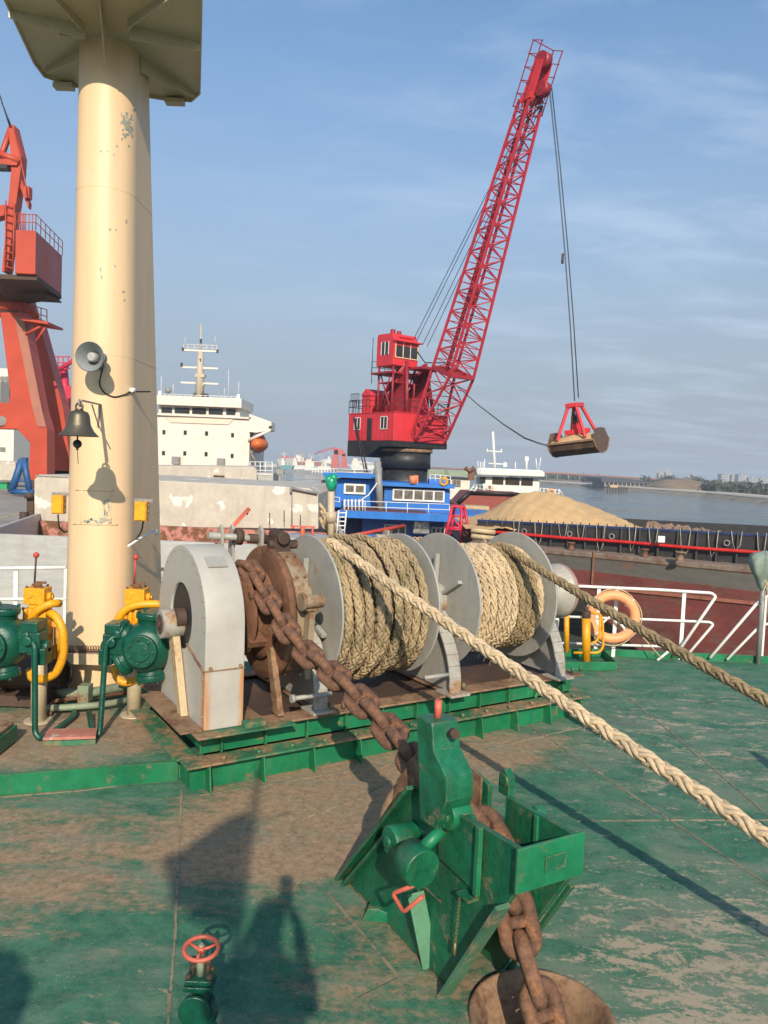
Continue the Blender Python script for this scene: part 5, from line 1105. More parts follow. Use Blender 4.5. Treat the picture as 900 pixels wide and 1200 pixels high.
mb = MB(); mb.pprism(Gm(hullplan, WZ-.3), (0, 0, -WZ+.3-1.0)); mb.build('hull', hullg, G.t)
mb = MB(); mb.pprism(Gm([(-11.5, 22.1), (-1.1, 22.1), (-2.1, 34), (-14.6, 111.9), (-32.9, 111.9), (-13.7, 31)], -.995), (0, 0, .05)); mb.build('deck', reddeck, G.t)
mb = MB()
mb.pprism(Gm(hullplan[:3]+[(-2.12, 34), (-1.13, 22.12), (-11.5, 22.12), (-13.68, 31), (-32.8, 112)]+hullplan[4:], -1.0), (0, 0, 1.12))
mb.build('bulwark', hullg, G.t)
mb = MB(); mb.pprism([G.P(-40, 640, 24), G.P(0, 636, 24), G.P(40, 614.5, 30.2), G.P(40, 620, 30.2), G.P(0, 642, 24), G.P(-40, 646, 24)], (0, .1, 0)); mb.build('side_bulwark', reddeck, G.t)
mb = MB(); G.bx(mb, 40, 617.5, 384, 646, y=29.7, d=.3); mb.build('lower_coaming', mat('salmon_coaming', (.46, .20, .16), .75, var=.12, scale=2, rust=.56, rustcol=(.16, .075, .035), rscale=2.6, bump=.2, bscale=8, fine=.15), G.t)
# nearest hatch
mb = MB(); p = [G.P(46, 556, 30), G.P(362, 572, 30), G.P(373, 579, 30), G.P(373, 620, 30), G.P(40, 616, 30), G.P(40, 562, 30)]; mb.pprism(p, (0, 9, 0)); mb.build('hatch_cover', hatchm, G.t, bevel=.03)
mb = MB(); G.bx(mb, 41, 557.5, 80, 559, y=29.97, d=.02); G.ln(mb, [(342, 574), (342, 617)], .03, 29.97); G.ln(mb, [(341, 572), (372, 578)], .06, 29.9); G.ln(mb, [(341, 570), (341, 578)], .05, 29.9); mb.build('hatch_fittings', greyst, G.t)
mb = MB()
for u, v in ((333, 612), (316, 615), (352, 617)): G.ln(mb, [(u, v-14), (u, v)], .02, 29.6)
mb.build_each('vent_pipe', rust_d, G.t)
# second hatch further aft
mb = MB(); p = [G.P(120, 545, 47), G.P(298, 547, 47), G.P(301, 551, 47), G.P(301, 570, 47), G.P(120, 570, 47)]; mb.pprism(p, (-2, 12, 0)); mb.build('hatch_cover', hatchm, G.t, bevel=.03)
G.B('hatch_coaming', hullg, (120, 566, 305, 600), y=47.3, d=10)
mb = MB()
for u0, u1 in ((193, 205), (250, 263)): G.bx(mb, u0, 557, u1, 559, y=46.95, d=.05)
mb.build('hatch_marks', rust_d, G.t)
# side platform with railing, right of the second hatch
mb = MB(); G.bx(mb, 300, 554, 320, 572, y=60, d=3); mb.build('side_platform', hullg, G.t)
mb = MB()
for u in (293, 299, 305, 311, 319): G.ln(mb, [(u, 541), (u, 556)], .035, 62)
for v in (541, 546, 551): G.ln(mb, [(293, v), (319, v+.6)], .03, 62)
G.ln(mb, [(300, 556), (318, 556)], .05, 60); mb.build('side_railing', white, G.t)
mb = MB(); G.ln(mb, [(328, 574), (328, 556)], .09, 40); G.ln(mb, [(323, 553), (333, 553)], .07, 40); G.bx(mb, 324, 550, 332, 556, y=39.9, d=.4); mb.build('light_post', greyst, G.t)
# bridge house
SH = G.B('bridge_house', shipw, (176, 487, 292, 575), y=100, d=12)
G.B('bridge_deck', shipw, (176, 486.5, 294, 488.5), y=99.6, d=12)
mb = MB(); p = [G.P(292, 485, 99.6), G.P(318, 494.5, 99.6), G.P(318, 504, 99.6), G.P(292, 516.5, 99.6)]; mb.pprism([p[0], p[1], p[2], G.P(300, 507, 99.6), G.P(292, 506, 99.6)], (0, 3.5, 0)); mb.build('bridge_wing', shipw, G.t)
mb = MB(); G.ln(mb, [(317, 504), (291, 516)], .22, 99.8); mb.build('wing_brace', shipw, G.t)
G.B('wing_lamp', blackm, (315, 499, 318.5, 502), y=99.5, d=.2)
G.B('wheelhouse', shipw, (186, 474, 281, 488), y=100.2, d=8)
G.B('wheelhouse_roof', shipw, (182.5, 465, 283, 475.8), y=99.2, d=9)
WR = [(189, 477.5, 201.5, 483.5), (204.5, 477.8, 222, 484.2), (225, 478.2, 241.5, 485), (244.5, 478.8, 261, 485.6), (265, 479.4, 276, 486)]
for r_ in WR:
    b_ = G.B('wheelhouse_window', glass, r_, y=100.05, d=.12)
mb = MB(); G.poly(mb, [(194, 489), (275, 490), (268, 497.5), (200, 495)], y=99.85, d=.12); mb.build('bridge_shadow_band', mat('ship_white_shadow_band', (.70, .60, .47), .5, var=.03), G.t)  # shadow under the wheelhouse put into the colour of this strip
for u, v in ((192, 506.5), (217, 507), (242, 508), (272.5, 510), (191.5, 531), (216.5, 531.3), (241.5, 532.3), (272, 534.3)):
    b_ = G.B('porthole_window', glass, (u-1.7, v-2.6, u+1.7, v+2.4), y=99.93, d=.1)
for u, v in ((205, 538), (258, 540)): G.B('deck_fitting', greyst, (u-4, v-3, u+4, v+6), y=98.8, d=1)
mb = MB()
for u in range(187, 283, 6): G.ln(mb, [(u, 461.5+(u-187)*.035), (u, 466+(u-187)*.035)], .03, 99.6)
G.ln(mb, [(187, 461.5), (281, 465)], .035, 99.6); G.ln(mb, [(187, 463.8), (281, 467)], .03, 99.6)
for u in (187, 279): G.bx(mb, u-1.5, 458 if u < 200 else 462, u+2, 468, y=99.6, d=.5)
for u, v0 in ((189, 441), (203, 450), (263, 455), (268, 433), (280, 447)): G.ln(mb, [(u, v0), (u-.3, 464)], .03, 100)
mb.build('roof_railing', white, G.t)
mastc = mat('tan_mast_paint', (.50, .43, .32), .55, var=.1, bump=0)
mb = MB(); G.ln(mb, [(234, 468), (234.8, 430), (235.4, 404), (235.6, 380)], .12, 101)
V0 = G.P(233.8, 468, 101); V1 = G.P(235, 412, 101); mb.cyl(V0, V1, .62, .36, 10); G.bx(mb, 230.5, 448, 238.5, 452, y=100.7, d=.8); G.bx(mb, 228.5, 438, 239.5, 442, y=100.5, d=1); mb.cyl(G.P(235, 412, 101), G.P(235.5, 392, 101), .16, .1, 8); mb.build('radar_mast', mastc, G.t)
mb = MB()
for v, u0, u1 in ((411, 214, 255), (431, 212, 256), (449, 212, 256)): mb.bar(G.P(u0, v-.8, 101), G.P(u1, v+1, 101), .3, .22)
for u in (215, 220, 228, 242, 249, 254): G.ln(mb, [(u, 404), (u, 411)], .04, 101)
G.ln(mb, [(214, 403.5), (254.5, 405)], .05, 101); G.ln(mb, [(214, 407), (254.5, 408.5)], .04, 101)
G.ln(mb, [(217, 396), (217, 404)], .03, 101); G.ln(mb, [(252, 394), (252, 404)], .03, 101); mb.build('mast_yard', shipw, G.t)
mb = MB()
for u, v in ((214, 409), (254.5, 411.5), (212.5, 427), (234.5, 422), (235, 399), (234, 444)): G.bx(mb, u-1, v-2, u+1, v+2, y=100.6, d=.3)
G.bx(mb, 226, 461, 243, 467, y=100.5, d=.8); mb.build_each('mast_lamp', blackm, G.t)
mb = MB(); mb.sphere(G.P(197, 457.5, 99.9), .42, 14, 10); mb.build('radar_dome', greyst, G.t)
# lifeboat under the wing
LF = Far('lifeboat', 'orange enclosed lifeboat hanging beside the white bridge house', 'lifeboat', 304, 520, 101.5)
mb = MB(); mb.sphere((0, 0, -.1), (1.1, 2.6, .95), 20, 12); mb.sphere((0, .3, .55), (.75, 1.4, .7), 16, 8); mb.build('boat_hull', mat('lifeboat_orange', (.62, .14, .03), .45, var=.1), LF.t)
mb = MB(); mb.torus((0, 0, -.05), (0, .12, 1), 1.0, .07, 24, 6); mb.build('fender', blackm, LF.t)
mb = MB(); LF.ln(mb, [(293, 530), (296, 508), (304, 504), (311, 508)], .12, 101.0); LF.ln(mb, [(293, 530), (300, 541)], .15, 101.0); LF.bx(mb, 292, 528, 308, 531, y=100.8, d=1); tag(mb.build('davit', greyst, LF.t), None, None) if False else mb.build('davit', greyst, LF.t)

# lamp column wrapped in green at the corner of the cargo ship
GC = Far('wrapped_lamp_post', 'cream post with a lamp wrapped in bright green plastic, beside the blue deckhouse', 'lamp post', 388, 622, 29)
mb = MB(); GC.ln(mb, [(388, 640), (388, 576)], .13, 29, 12); mb.cyl(GC.P(388, 612, 29), GC.P(388, 600, 29), .2, n=14); mb.build('post', mat('cream_post_paint', (.5, .42, .28)), GC.t)
mb = MB(); mb.sphere(GC.P(388.5, 566, 29), (.22, .22, .32), 14, 10); mb.sphere(GC.P(386, 562, 29), (.18, .2, .2), 10, 6); mb.sphere(GC.P(391, 560, 29), (.16, .2, .18), 10, 6); mb.build('green_wrap', mat('green_plastic_wrap', (.01, .30, .17), .3, var=.4, scale=6), GC.t)
CLt = Far('crane_hook_gear', 'pale lifting arm and ropes heaped at the corner of the grey hatch', 'deck gear', 378, 620, 30.5)
mb = MB()
for a, b in (((374, 590), (398, 622)), ((376, 598), (392, 626)), ((375, 606), (383, 628)), ((379, 600), (402, 624))): CLt.ln(mb, [a, b], .07, 30.2+random.random()*.4)
mb.build('arm', beige_o, CLt.t); mb = MB()
for k in range(5): mb.torus(CLt.P(384+k*1.5, 614+k*2, 30.0), (.3, 1, .2*k-.3), .22, .035, 18, 6)
mb.build('rope_loops', rope_g, CLt.t)
# white ladder-like gangway leading right
GW = Far('gangway', 'white railed gangway sloping down between the grey hull and the blue deckhouse', 'gangway', 410, 640, 27)
mb = MB()
for dv in (0, 9): GW.ln(mb, [(396, 628+dv), (440, 654+dv)], .03, 27)
for k in range(9): q = k/8; GW.ln(mb, [(396+44*q, 628+26*q), (396+44*q, 640+26*q)], .028, 27)
mb.build('side_rail', white, GW.t)
mb = MB()
for dv in (0, 8): GW.ln(mb, [(378, 626+dv), (424, 650+dv)], .03, 25.5)
GW.poly(mb, [(370, 634), (380, 630), (430, 660), (420, 668)], y=26, d=.8); mb.build('walkway', reddeck, GW.t)
mb = MB(); 
for u in (397, 406): GW.ln(mb, [(u, 598), (u-3, 630)], .03, 29)
for k in range(6): GW.ln(mb, [(397-.5*k, 601+k*5), (406-.5*k, 601+k*5)], .025, 29)
mb.build('ladder', white, GW.t)

# ------------------------------------------------------------------ blue crane barge
blue = mat('barge_blue', (.010, .155, .54), .45, var=.12, scale=.6, rust=.05, rustcol=(.2, .2, .25), rscale=1.5, bump=0, streak=.35, streakcol=(.03, .08, .22), sscale=.25)
blue_d = mat('barge_blue_dark', (.006, .045, .19), .5, var=.2, bump=0)
maroon = mat('maroon_deck', (.12, .035, .04), .7, bump=0)
CB = Far('crane_barge', 'blue two storey deckhouse barge with white railings under the red crane', 'barge', 450, 640, 58)
CB.B('hull', blackm, (380, 655, 560, 740), y=54, d=22)
CB.B('main_deck', maroon, (378, 652, 560, 655.5), y=53.8, d=22.4)
mb = MB(); CB.bx(mb, 424, 605, 520, 652, y=58, d=8); mb.build('lower_house', blue, CB.t)
CB.B('dark_entrance', blue_d, (398, 604, 424, 652), y=60, d=5)
CB.B('upper_deck', blue, (397, 600.5, 527, 609), y=55.6, d=12)
CB.B('side_deck', blue, (372, 588, 400, 594), y=57.5, d=8)
CB.B('deck_planks', maroon, (400, 598.6, 500, 600.2), y=55.8, d=11)
mb = MB(); CB.bx(mb, 393, 562, 440, 600, y=60.5, d=7); mb.build('rear_house', blue, CB.t)
CB.B('glazed_front', mat('smoked_panel', (.06, .07, .08), .3, var=.3), (376, 563, 393, 587), y=60.3, d=7)
CB.B('rear_house_roof', blue, (379, 554.5, 441, 560), y=59.6, d=9)
mb = MB(); CB.bx(mb, 450, 573, 527, 600, y=58.5, d=7); mb.build('front_house', blue, CB.t)
CB.B('front_house_roof', blue, (447, 566.5, 533, 571), y=57.9, d=9)
windows(CB, [(403, 567, 428.5, 579)], 60.4, frame=.14, panes=2)
windows(CB, [(460, 573.5, 521, 587.5)], 58.4, frame=.12, panes=5)
windows(CB, [(450, 614.5, 476, 630), (505, 617.5, 522, 631)], 57.9, frame=.12, panes=3)
CB.B('equipment_box', blue, (503, 562, 518, 568), y=60, d=2)
mb = MB()
def rl(mb, F, u0, v0, u1, v1, y, n, h, r=.03):
    for k in range(n+1): q = k/n; F.ln(mb, [(u0+(u1-u0)*q, v0+(v1-v0)*q), (u0+(u1-u0)*q, v0+(v1-v0)*q+h)], r, y)
    for dv in (0, h*.5): F.ln(mb, [(u0, v0+dv), (u1, v1+dv)], r, y)
rl(mb, CB, 403, 586.5, 527, 591, 55.7, 5, 13); rl(mb, CB, 366, 548, 395, 549.5, 59.7, 8, 9); rl(mb, CB, 395, 549.5, 436, 551, 59.7, 2, 7); rl(mb, CB, 374, 580, 398, 583, 57.6, 3, 10); rl(mb, CB, 504, 556, 528, 558, 60, 4, 8)
for k in range(6): CB.ln(mb, [(404+k*4.2, 585), (404+k*4.2, 598.5)], .055, 55.6)
rl(mb, CB, 396, 600, 400, 640, 56, 4, 14); mb.build('railing', white, CB.t)
mb = MB(); mb.cyl(CB.P(446, 600, 57.2), CB.P(442.5, 541, 57.2), .26, n=16); mb.build('grey_funnel_pipe', greyst, CB.t)
mb = MB(); mb.tube([CB.P(442, 566, 56.9), CB.P(432, 580, 56.6), CB.P(420, 588, 56.5)], .05, 6); mb.build('slack_cable', white, CB.t)
mb = MB(); mb.cyl(CB.P(484, 567, 58), CB.P(484, 557.5, 58), .28, n=12); CB.bx(mb, 485, 557, 490, 567, y=58, d=.4); mb.build('orange_canister', mat('orange_canister_paint', (.7, .22, .10), .5), CB.t)
mb = MB(); mb.torus(CB.P(520, 564, 57.8), (0, 1, .2), .28, .09, 16, 6); mb.build('yellow_fender', yellow, CB.t)
CB.B('blue_side_wing', blue, (520, 603, 585, 612), y=57, d=8)
mb = MB(); CB.bx(mb, 484, 610, 504, 626, y=56.9, d=.6); mb.build('wrapped_cylinder', mat('silver_foil', (.5, .5, .5), .25, metal=.7, var=.2, bump=.8, bscale=8), CB.t, bevel=.1)
# coil of rope and gear before the lower house
mb = MB()
for k in range(6): mb.torus(CB.P(486+k*3.2, 634+(k % 2)*2, 56.2), (.2, 1, .3), .28, .07, 14, 5)
mb.build('rope_coils', rope_g, CB.t)

# ------------------------------------------------------------------ red slewing crane on the barge
cred = mat('crane_red', (.62, .035, .045), .45, var=.12, scale=.5, bump=0, rust=.04, rustcol=(.25, .04, .04), rscale=1.2, streak=.4, streakcol=(.28, .05, .04), sscale=.25)
cred_d = mat('crane_red_dark', (.30, .018, .03), .5, var=.2, bump=0)
CP = np.array(at(474, 560, 66)); hh = np.array([.6, -.8, 0]); pp = np.array([.8, .6, 0]); CRZ = math.atan2(hh[1], hh[0])
K = thing('grab_crane', 'tall red lattice boom crane on a black round pedestal on the blue barge', 'crane', CP, CRZ)
def crp(u, v, off=0.): p = onplane(u, v, CP+pp*off, pp); q = p-CP; return np.array([q@hh, q@pp, q[2]])
zz = lambda v, u=474, y=66: at(u, v, y)[2]-CP[2]
mb = MB(); mb.cyl((0, 0, zz(600)), (0, 0, zz(548)), 1.95, n=36); mb.build('pedestal', blackm, K)
mb = MB(); mb.cyl((0, 0, zz(549)), (0, 0, zz(530)), 2.18, 2.15, n=40); mb.build('slew_drum', blackm, K)
mb = MB(); mb.cyl((0, 0, zz(530)), (0, 0, zz(526.5)), 2.3, n=40); mb.build('slew_ring', rust_l, K)
mb = MB(); mb.cyl((0, 0, zz(526.4)), (0, 0, zz(522)), 2.0, n=36)
# bedplate under the machinery house
hx0, hx1, hy0, hy1 = -4.6, 2.0, -2.9, 2.9; zb = at(460, 516, 62)[2]-CP[2]; ztp = at(462, 482, 62)[2]-CP[2]
mb.box2((hx0, hy0, zb-.45), (hx1, hy1, zb-.005)); mb.pprism([(hx0, hy0, zb-.45), (hx0, hy0, zb-1.35), (-1.6, hy0, zb-1.35), (.2, hy0, zb-.45)], (0, hy1-hy0, 0)); mb.build('bedplate', blackm, K)
mb = MB(); mb.box2((hx0, hy0, zb), (hx1, hy1, ztp)); HS = mb.build('machinery_house', cred, K, bevel=.05)
mb = MB(); mb.box2((hx0-.04, hy0-.04, ztp), (hx1+.04, hy1+.04, ztp+.06))
for k in range(12): x = hx0+.3+k*.52; mb.box2((x, hy0-.03, zb+.1), (x+.04, hy0-.002, ztp-.1))
for k in range(9): y = hy0+.5+k*.6; mb.box2((hx1+.002, y, zb+.1), (hx1+.03, y+.05, ztp-.1))
mb.build('house_panelling', cred, HS)
for x0, x1, z0, z1, nm in ((-2.6+.9, -1.95+.9, zb+.05, zb+1.9, 'door'),):
    mb = MB(); mb.box2((x0, hy0-.05, z0), (x1, hy0-.031, z1)); mb.build('door', blackm, HS)
for x0 in (-3.6, .25):
    mb = MB(); mb.box2((x0, hy0-.05, zb+1.0), (x0+.85, hy0-.032, zb+1.95)); w_ = mb.build('window', glass, K); mb = MB()
    for xx in (x0-.05, x0+.40, x0+.85): mb.box2((xx, hy0-.075, zb+.95), (xx+.06, hy0-.052, zb+2.0))
    for z_ in (zb+.94, zb+1.95): mb.box2((x0-.05, hy0-.075, z_), (x0+.91, hy0-.053, z_+.06))
    mb.build('window_frame', white, w_)
mb = MB()
def rail3(mb, pts, h=1.05, r=.022, n=5):
    for a, b in zip(pts[:-1], pts[1:]):
        a = np.array(a, float); b = np.array(b, float)
        for k in range(n+1): p = a+(b-a)*k/n; mb.tube([p, p+[0, 0, h]], r, 5)
        for z in (h, h*.5): mb.tube([a+[0, 0, z], b+[0, 0, z]], r, 5)
z_ = ztp+.06
rail3(mb, [(hx0, 0, z_), (hx0, hy0, z_), (-1.5, hy0, z_)], 1.1, .03, 6); rail3(mb, [(-1.5, hy0, z_), (hx1, hy0, z_), (hx1, hy1, z_), (-.5, hy1, z_)], 1.0, .02, 5)
rail3(mb, [(hx0+.1, hy0+.1, z_+.6), (hx0+1.3, hy0+.1, z_+.6)], 1.1, .03, 4); mb.build('roof_railing', blackm, K)
mb = MB(); 
for s_ in (0, .55): mb.tube([(-3.6+s_*0, hy0-.15-s_*.0, zb+2.1), (-1.2+s_, hy0-.3, zb-3.2)], .05, 5); 
for k in range(12): q = k/11; a = np.array([-3.6, hy0-.15, zb+2.1]); b = np.array([-1.2, hy0-.3, zb-3.2]); p = a+(b-a)*q; mb.tube([p, p+[.55*q+.02, 0, 0]], .03, 4)
mb.tube([(-2.0, hy0-.3, zb), (-.9, hy0-.3, zb-3.4)], .06, 5); mb.build('access_ladder', blackm, K)
# A-frame tower carrying the cab
cabc = crp(466, 412, -.8); zc0 = crp(463, 431, -.8)[2]; zc1 = crp(466, 393, -.8)[2]
cx0, cx1, cy0, cy1 = cabc[0]-1.25, cabc[0]+1.15, -2.1, .5
mb = MB()
for (x, y) in ((cx0+.2, cy0+.2), (cx1-.2, cy0+.2), (cx0+.2, cy1-.1), (cx1-.2, cy1-.1), (cx0+.2, 1.9), (cx1-.2, 1.9)):
    mb.tube([(x, y, ztp), (x, y, zc0)], .10, 6)
for z_ in (ztp+1.2, ztp+2.6): mb.box2((cx0+.15, cy0+.15, z_), (cx1-.15, 1.95, z_+.08)) if z_ > ztp+2 else None
for y in (cy0+.2, cy1-.1, 1.9):
    mb.tube([(cx0+.2, y, ztp), (cx1-.2, y, zc0-.2)], .07, 5); mb.tube([(cx1-.2, y, ztp), (cx0+.2, y, zc0-.2)], .07, 5)
for s_ in (-1.3, 1.6):
    mb.tube([(-3.6, s_, ztp), (.6, s_*.7, zc0+.3)], .16, 6); mb.tube([(-2.4, s_, ztp), (.5, s_*.7, zc0+.1)], .12, 6); mb.tube([(1.6, s_, ztp), (.8, s_*.7, zc0+.4)], .16, 6)
    for k in range(5): q = .15+.17*k; a = np.array([-3.6, s_, ztp])*(1-q)+np.array([.6, s_*.7, zc0+.3])*q; b = np.array([-2.4, s_, ztp])*(1-q)+np.array([.5, s_*.7, zc0+.1])*q; mb.tube([a, b], .07, 5)
mb.build('tower_frame', cred_d, K)
mb = MB(); mb.pprism([(-2.6, -.9, ztp), (1.2, -.9, ztp), (.9, -.9, zc0-.2), (-.6, -.9, zc0-.2)], (0, .12, 0)); mb.pprism([(-2.6, 1.3, ztp), (1.2, 1.3, ztp), (.9, 1.3, zc0-.2), (-.6, 1.3, zc0-.2)], (0, .12, 0)); mb.build_each('tower_plate', cred_d, K); mb = MB(); mb.box((.2, .2, ztp+.7), (2.2, 1.6, 1.3)); mb.cyl((-.9, -.4, ztp+.8), (-.9, 1.0, ztp+.8), .6, n=20); mb.build_each('winch_gear', cred_d, K, bevel=.04)
mb = MB(); mb.box2((cx0-.4, cy0-.25, zc0-.65), (cx1-.1, 2.2, zc0-.5)); mb.box2((.6, -.6, zc0-.3), (2.6, 1.6, zc0-.1)); mb.build('tower_platform', cred_d, K)
mb = MB(); mb.box2((cx0-2.6, -1.6, ztp+.06), (cx0-1.3, .4, ztp+1.7)); mb.pprism([(cx0-2.7, -1.7, ztp+1.7), (cx0-1.2, -1.7, ztp+1.7), (cx0-1.95, -1.7, ztp+2.3)], (0, 2.2, 0)); mb.build('roof_hut', cred, K)
mb = MB(); mb.pprism([(cx0, cy0, zc0), (cx1, cy0, zc0), (cx1+.12, cy0, zc1-.75), (cx1-.35, cy0, zc1-.05), (cx0+.1, cy0, zc1), (cx0, cy0, zc1-.35)], (0, cy1-cy0, 0)); CAB = mb.build('cab', cred, K, bevel=.05)
mb = MB(); mb.box2((cx1+.02, cy0-.1, zc1-.78), (cx1+.45, cy1+.1, zc1-.66)); mb.box2((cx1-.3, cy0+.6, zc1-.36), (cx1-.0, cy1-.6, zc1-.30)); mb.build('cab_visor', cred, CAB)
mb = MB(); mb.box2((cx1+.06, cy0+.15, zc0+.75), (cx1+.10, cy1-.15, zc1-.80)); w_ = mb.build('cab_window', glass, K); mb = MB()
for k in range(4): y = cy0+.10+(cy1-cy0-.26)*k/3; mb.box2((cx1+.103, y, zc0+.68), (cx1+.14, y+.06, zc1-.78))
mb.box2((cx1+.103, cy0+.10, zc0+.62), (cx1+.13, cy1-.1, zc0+.675)); mb.build('window_frame', mat('cream_frame', (.75, .65, .42), .5), w_)
mb = MB(); mb.box2((cx0+.75, cy0-.045, zc0+.95), (cx0+1.75, cy0-.01, zc1-.75)); w_ = mb.build('cab_window', glass, K); mb = MB()
for x in (cx0+.7, cx0+1.2, cx0+1.72): mb.box2((x, cy0-.07, zc0+.90), (x+.08, cy0-.048, zc1-.70))
mb.build('window_frame', white, w_)
mb = MB(); mb.cyl((cx0+1.0, -1.2, zc1), (cx0+1.0, -1.2, zc1+.45), .22, n=12); mb.cyl((cx0+1.2, -.7, zc1), (cx0+1.2, -.7, zc1+.35), .2, n=12); mb.build('cab_lamps', cred_d, K)
mb = MB(); rail3(mb, [(cx0-.3, cy0-.2, zc0-.5), (cx0-.3, cy0-.2, zc0-.49)], 3.0, .03, 1); mb.tube([(cx0-.3, cy0-.2, zc0-1.4), (cx0-.3, cy0-.2, zc0+1.6)], .03, 5); mb.tube([(cx0-.3, .3, zc0-1.4), (cx0-.3, .3, zc0+1.6)], .03, 5)
rail3(mb, [(cx0-.35, cy0-.2, zc0-.5), (cx0-.35, 1.8, zc0-.5)], 1.0, .025, 3); mb.build('cab_railing', blackm, K)
# lattice boom
foot = crp(503, 512, .6); knee = crp(531, 437, .6); tipb = crp(622, 120, .6)
def frame_at(p, q0, q1):
    d = q1-q0; d /= np.linalg.norm(d); up = np.cross(np.array([0, 1., 0]), d); return d, up
def sect(p, d, wd, dp):
    up = np.cross(np.array([0, 1., 0]), d); up /= np.linalg.norm(up)
    return [p+np.array([0, sx*wd/2, 0])+up*sz*dp/2 for sx, sz in ((-1, -1), (1, -1), (1, 1), (-1, 1))]
d1 = (knee-foot)/np.linalg.norm(knee-foot); d2 = (tipb-knee)/np.linalg.norm(tipb-knee)
secs = []; nA, nB = 5, 26
for k in range(nA): q = k/nA; secs.append(sect(foot+(knee-foot)*q, d1*(1-q)+d2*q, 3.3+(2.5-3.3)*q, .7+(2.3-.7)*q))
for k in range(nB+1): q = k/nB; secs.append(sect(knee+(tipb-knee)*q, d2, 2.5+(1.35-2.5)*q, 2.3+(1.0-2.3)*q))
mb = MB()
for A, B_ in zip(secs[:-1], secs[1:]):
    for i in range(4): mb.bar(A[i], B_[i], .17)
for n_i, (A, B_) in enumerate(zip(secs[:-1], secs[1:])):
    for i in range(4):
        j = (i+1) % 4; mb.bar(A[i], A[j], .06)
        if (n_i+i) % 2: mb.bar(A[i], B_[j], .08)
        else: mb.bar(A[j], B_[i], .08)
mb.build('boom', mat('boom_red', (.47, .032, .05), .5, var=.15, scale=.6, bump=0), K)
mb = MB(); s_k = secs[nA]
for i in range(4): mb.bar(s_k[i], s_k[(i+1) % 4], .3)
mb.bar((s_k[0]+s_k[3])/2, (s_k[1]+s_k[2])/2, .35); mb.build('boom_knee_frame', cred_d, K)
mb = MB()
for k in range(nA, nA+nB): A, B_ = secs[k], secs[k+1]; mb.bar((A[0]+A[1])/2+(A[3]-A[0])*.12, (B_[0]+B_[1])/2+(B_[3]-B_[0])*.12, .4, .06)
mb.bar((secs[12][0]+secs[12][1])/2+(secs[12][3]-secs[12][0])*.3, (secs[14][0]+secs[14][1])/2+(secs[14][3]-secs[14][0])*.3, .5, .5); mb.build('boom_walkway', cred_d, K)
# boom head
hp0 = tipb; hp1 = crp(637, 72, .6); dd = (hp1-hp0)/np.linalg.norm(hp1-hp0); upv = np.cross(np.array([0, 1., 0]), dd)
mb = MB()
for sx in (-.55, .35): mb.pprism([hp0+upv*(-.5)+[0, sx, 0], hp0+upv*.6+[0, sx, 0], hp1+upv*.45+[0, sx, 0], hp1+upv*(-.35)+[0, sx, 0]], (0, .12, 0))
mb.box(hp0+dd*.2, (1.0, 1.3, .4)); mb.build('boom_head', cred, K)
mb = MB(); mb.cyl(hp1+[0, -.35, 0], hp1+[0, .25, 0], .62, n=24); mb.cyl(hp0+upv*.9+dd*.9+[0, -.35, 0], hp0+upv*.9+dd*.9+[0, .25, 0], .5, n=20); mb.build_each('sheave', cred_d, K)
mb = MB(); g0 = hp0-dd*.6; g1 = hp1+dd*1.0
for sx in (-1.1, 1.0):
    for sz in (-.75, .75):
        mb.bar(g0+[0, sx, 0]+upv*sz*.6, g1+[0, sx, 0]+upv*sz*.6, .06)
    for k in range(6): q = k/5; p = g0+(g1-g0)*q+[0, sx, 0]; mb.bar(p-upv*.55, p+upv*.55, .05)
for k in range(6): q = k/5; p = g0+(g1-g0)*q; mb.bar(p+[0, -1.1, 0]-upv*.45, p+[0, 1.0, 0]-upv*.45, .05)
mb.build('head_walkway', cred_d, K)
# luffing ropes and hoist ropes belong to the crane
mb = MB()
pt = crp(490, 402, .6); pb = hp0+upv*.9+dd*.9
for sx in (-.5, -.2, .3, .6): mb.tube([pt+[sx*.8, sx, -abs(sx)*.5], pb+[0, sx*.8, 0]], .028, 5)
mb.tube([crp(484, 405, .2), crp(498, 425, .6), knee+[0, 0, .8]], .05, 5); mb.build('luffing_rope', blackm, K)
# grab hangs on its ropes
gy = CP[1]+hh[1]*hp1[0]+pp[1]*.6
head_w = lambda u, v: np.array(at(u, v, gy))
mb = MB(); ct = np.array(at(674.5, 470, gy))
KW = lambda P: np.array([(P-CP)@hh, (P-CP)@pp, (P-CP)[2]])
for a, b in (((643, 100), (673.0, 470)), ((644, 100), (673.8, 470)), ((646, 102), (677.5, 466)), ((646.8, 102), (678.2, 466))):
    A, B_ = KW(head_w(*a)), KW(head_w(*b)); mid = (A+B_)/2+np.array([0, 0, -.1])+KW(CP+np.array([.18, 0, 0])); mb.tube([A, A*.5+mid*.5+(mid-(A+B_)/2)*.25, mid, B_*.5+mid*.5+(mid-(A+B_)/2)*.25, B_], .02, 5)
mb.build('hoist_rope', blackm, K)
pk = KW(head_w(659.3, 303)); mb = MB(); mb.cyl(pk+[0, 0, .35], pk-[0, 0, .35], .09, n=8); mb.build('rope_clamp', rust_d, K)
mb = MB(); tl = [(535, 452, 60), (560, 474, 59), (590, 497, 58), (615, 513, 57), (632, 519, 56), (645, 522, gy)]
for dv in (0, 1.6): mb.tube([KW(np.array(at(u, v+dv*(k/5), y))) for k, (u, v, y) in enumerate(tl)], .03, 5)
mb.build('tag_line', blackm, K)

# the clamshell grab
GB = thing('clamshell_grab', 'clamshell grab bucket full of sand hanging from the red crane', 'grab bucket', np.array(at(676, 500, gy)), R(55)); GB.rotation_euler = (Matrix.Rotation(R(-9), 4, 'Y') @ Matrix.Rotation(R(55), 4, 'Z')).to_euler()
gs = gy/901; hgt = lambda px_: px_*gs*1.0
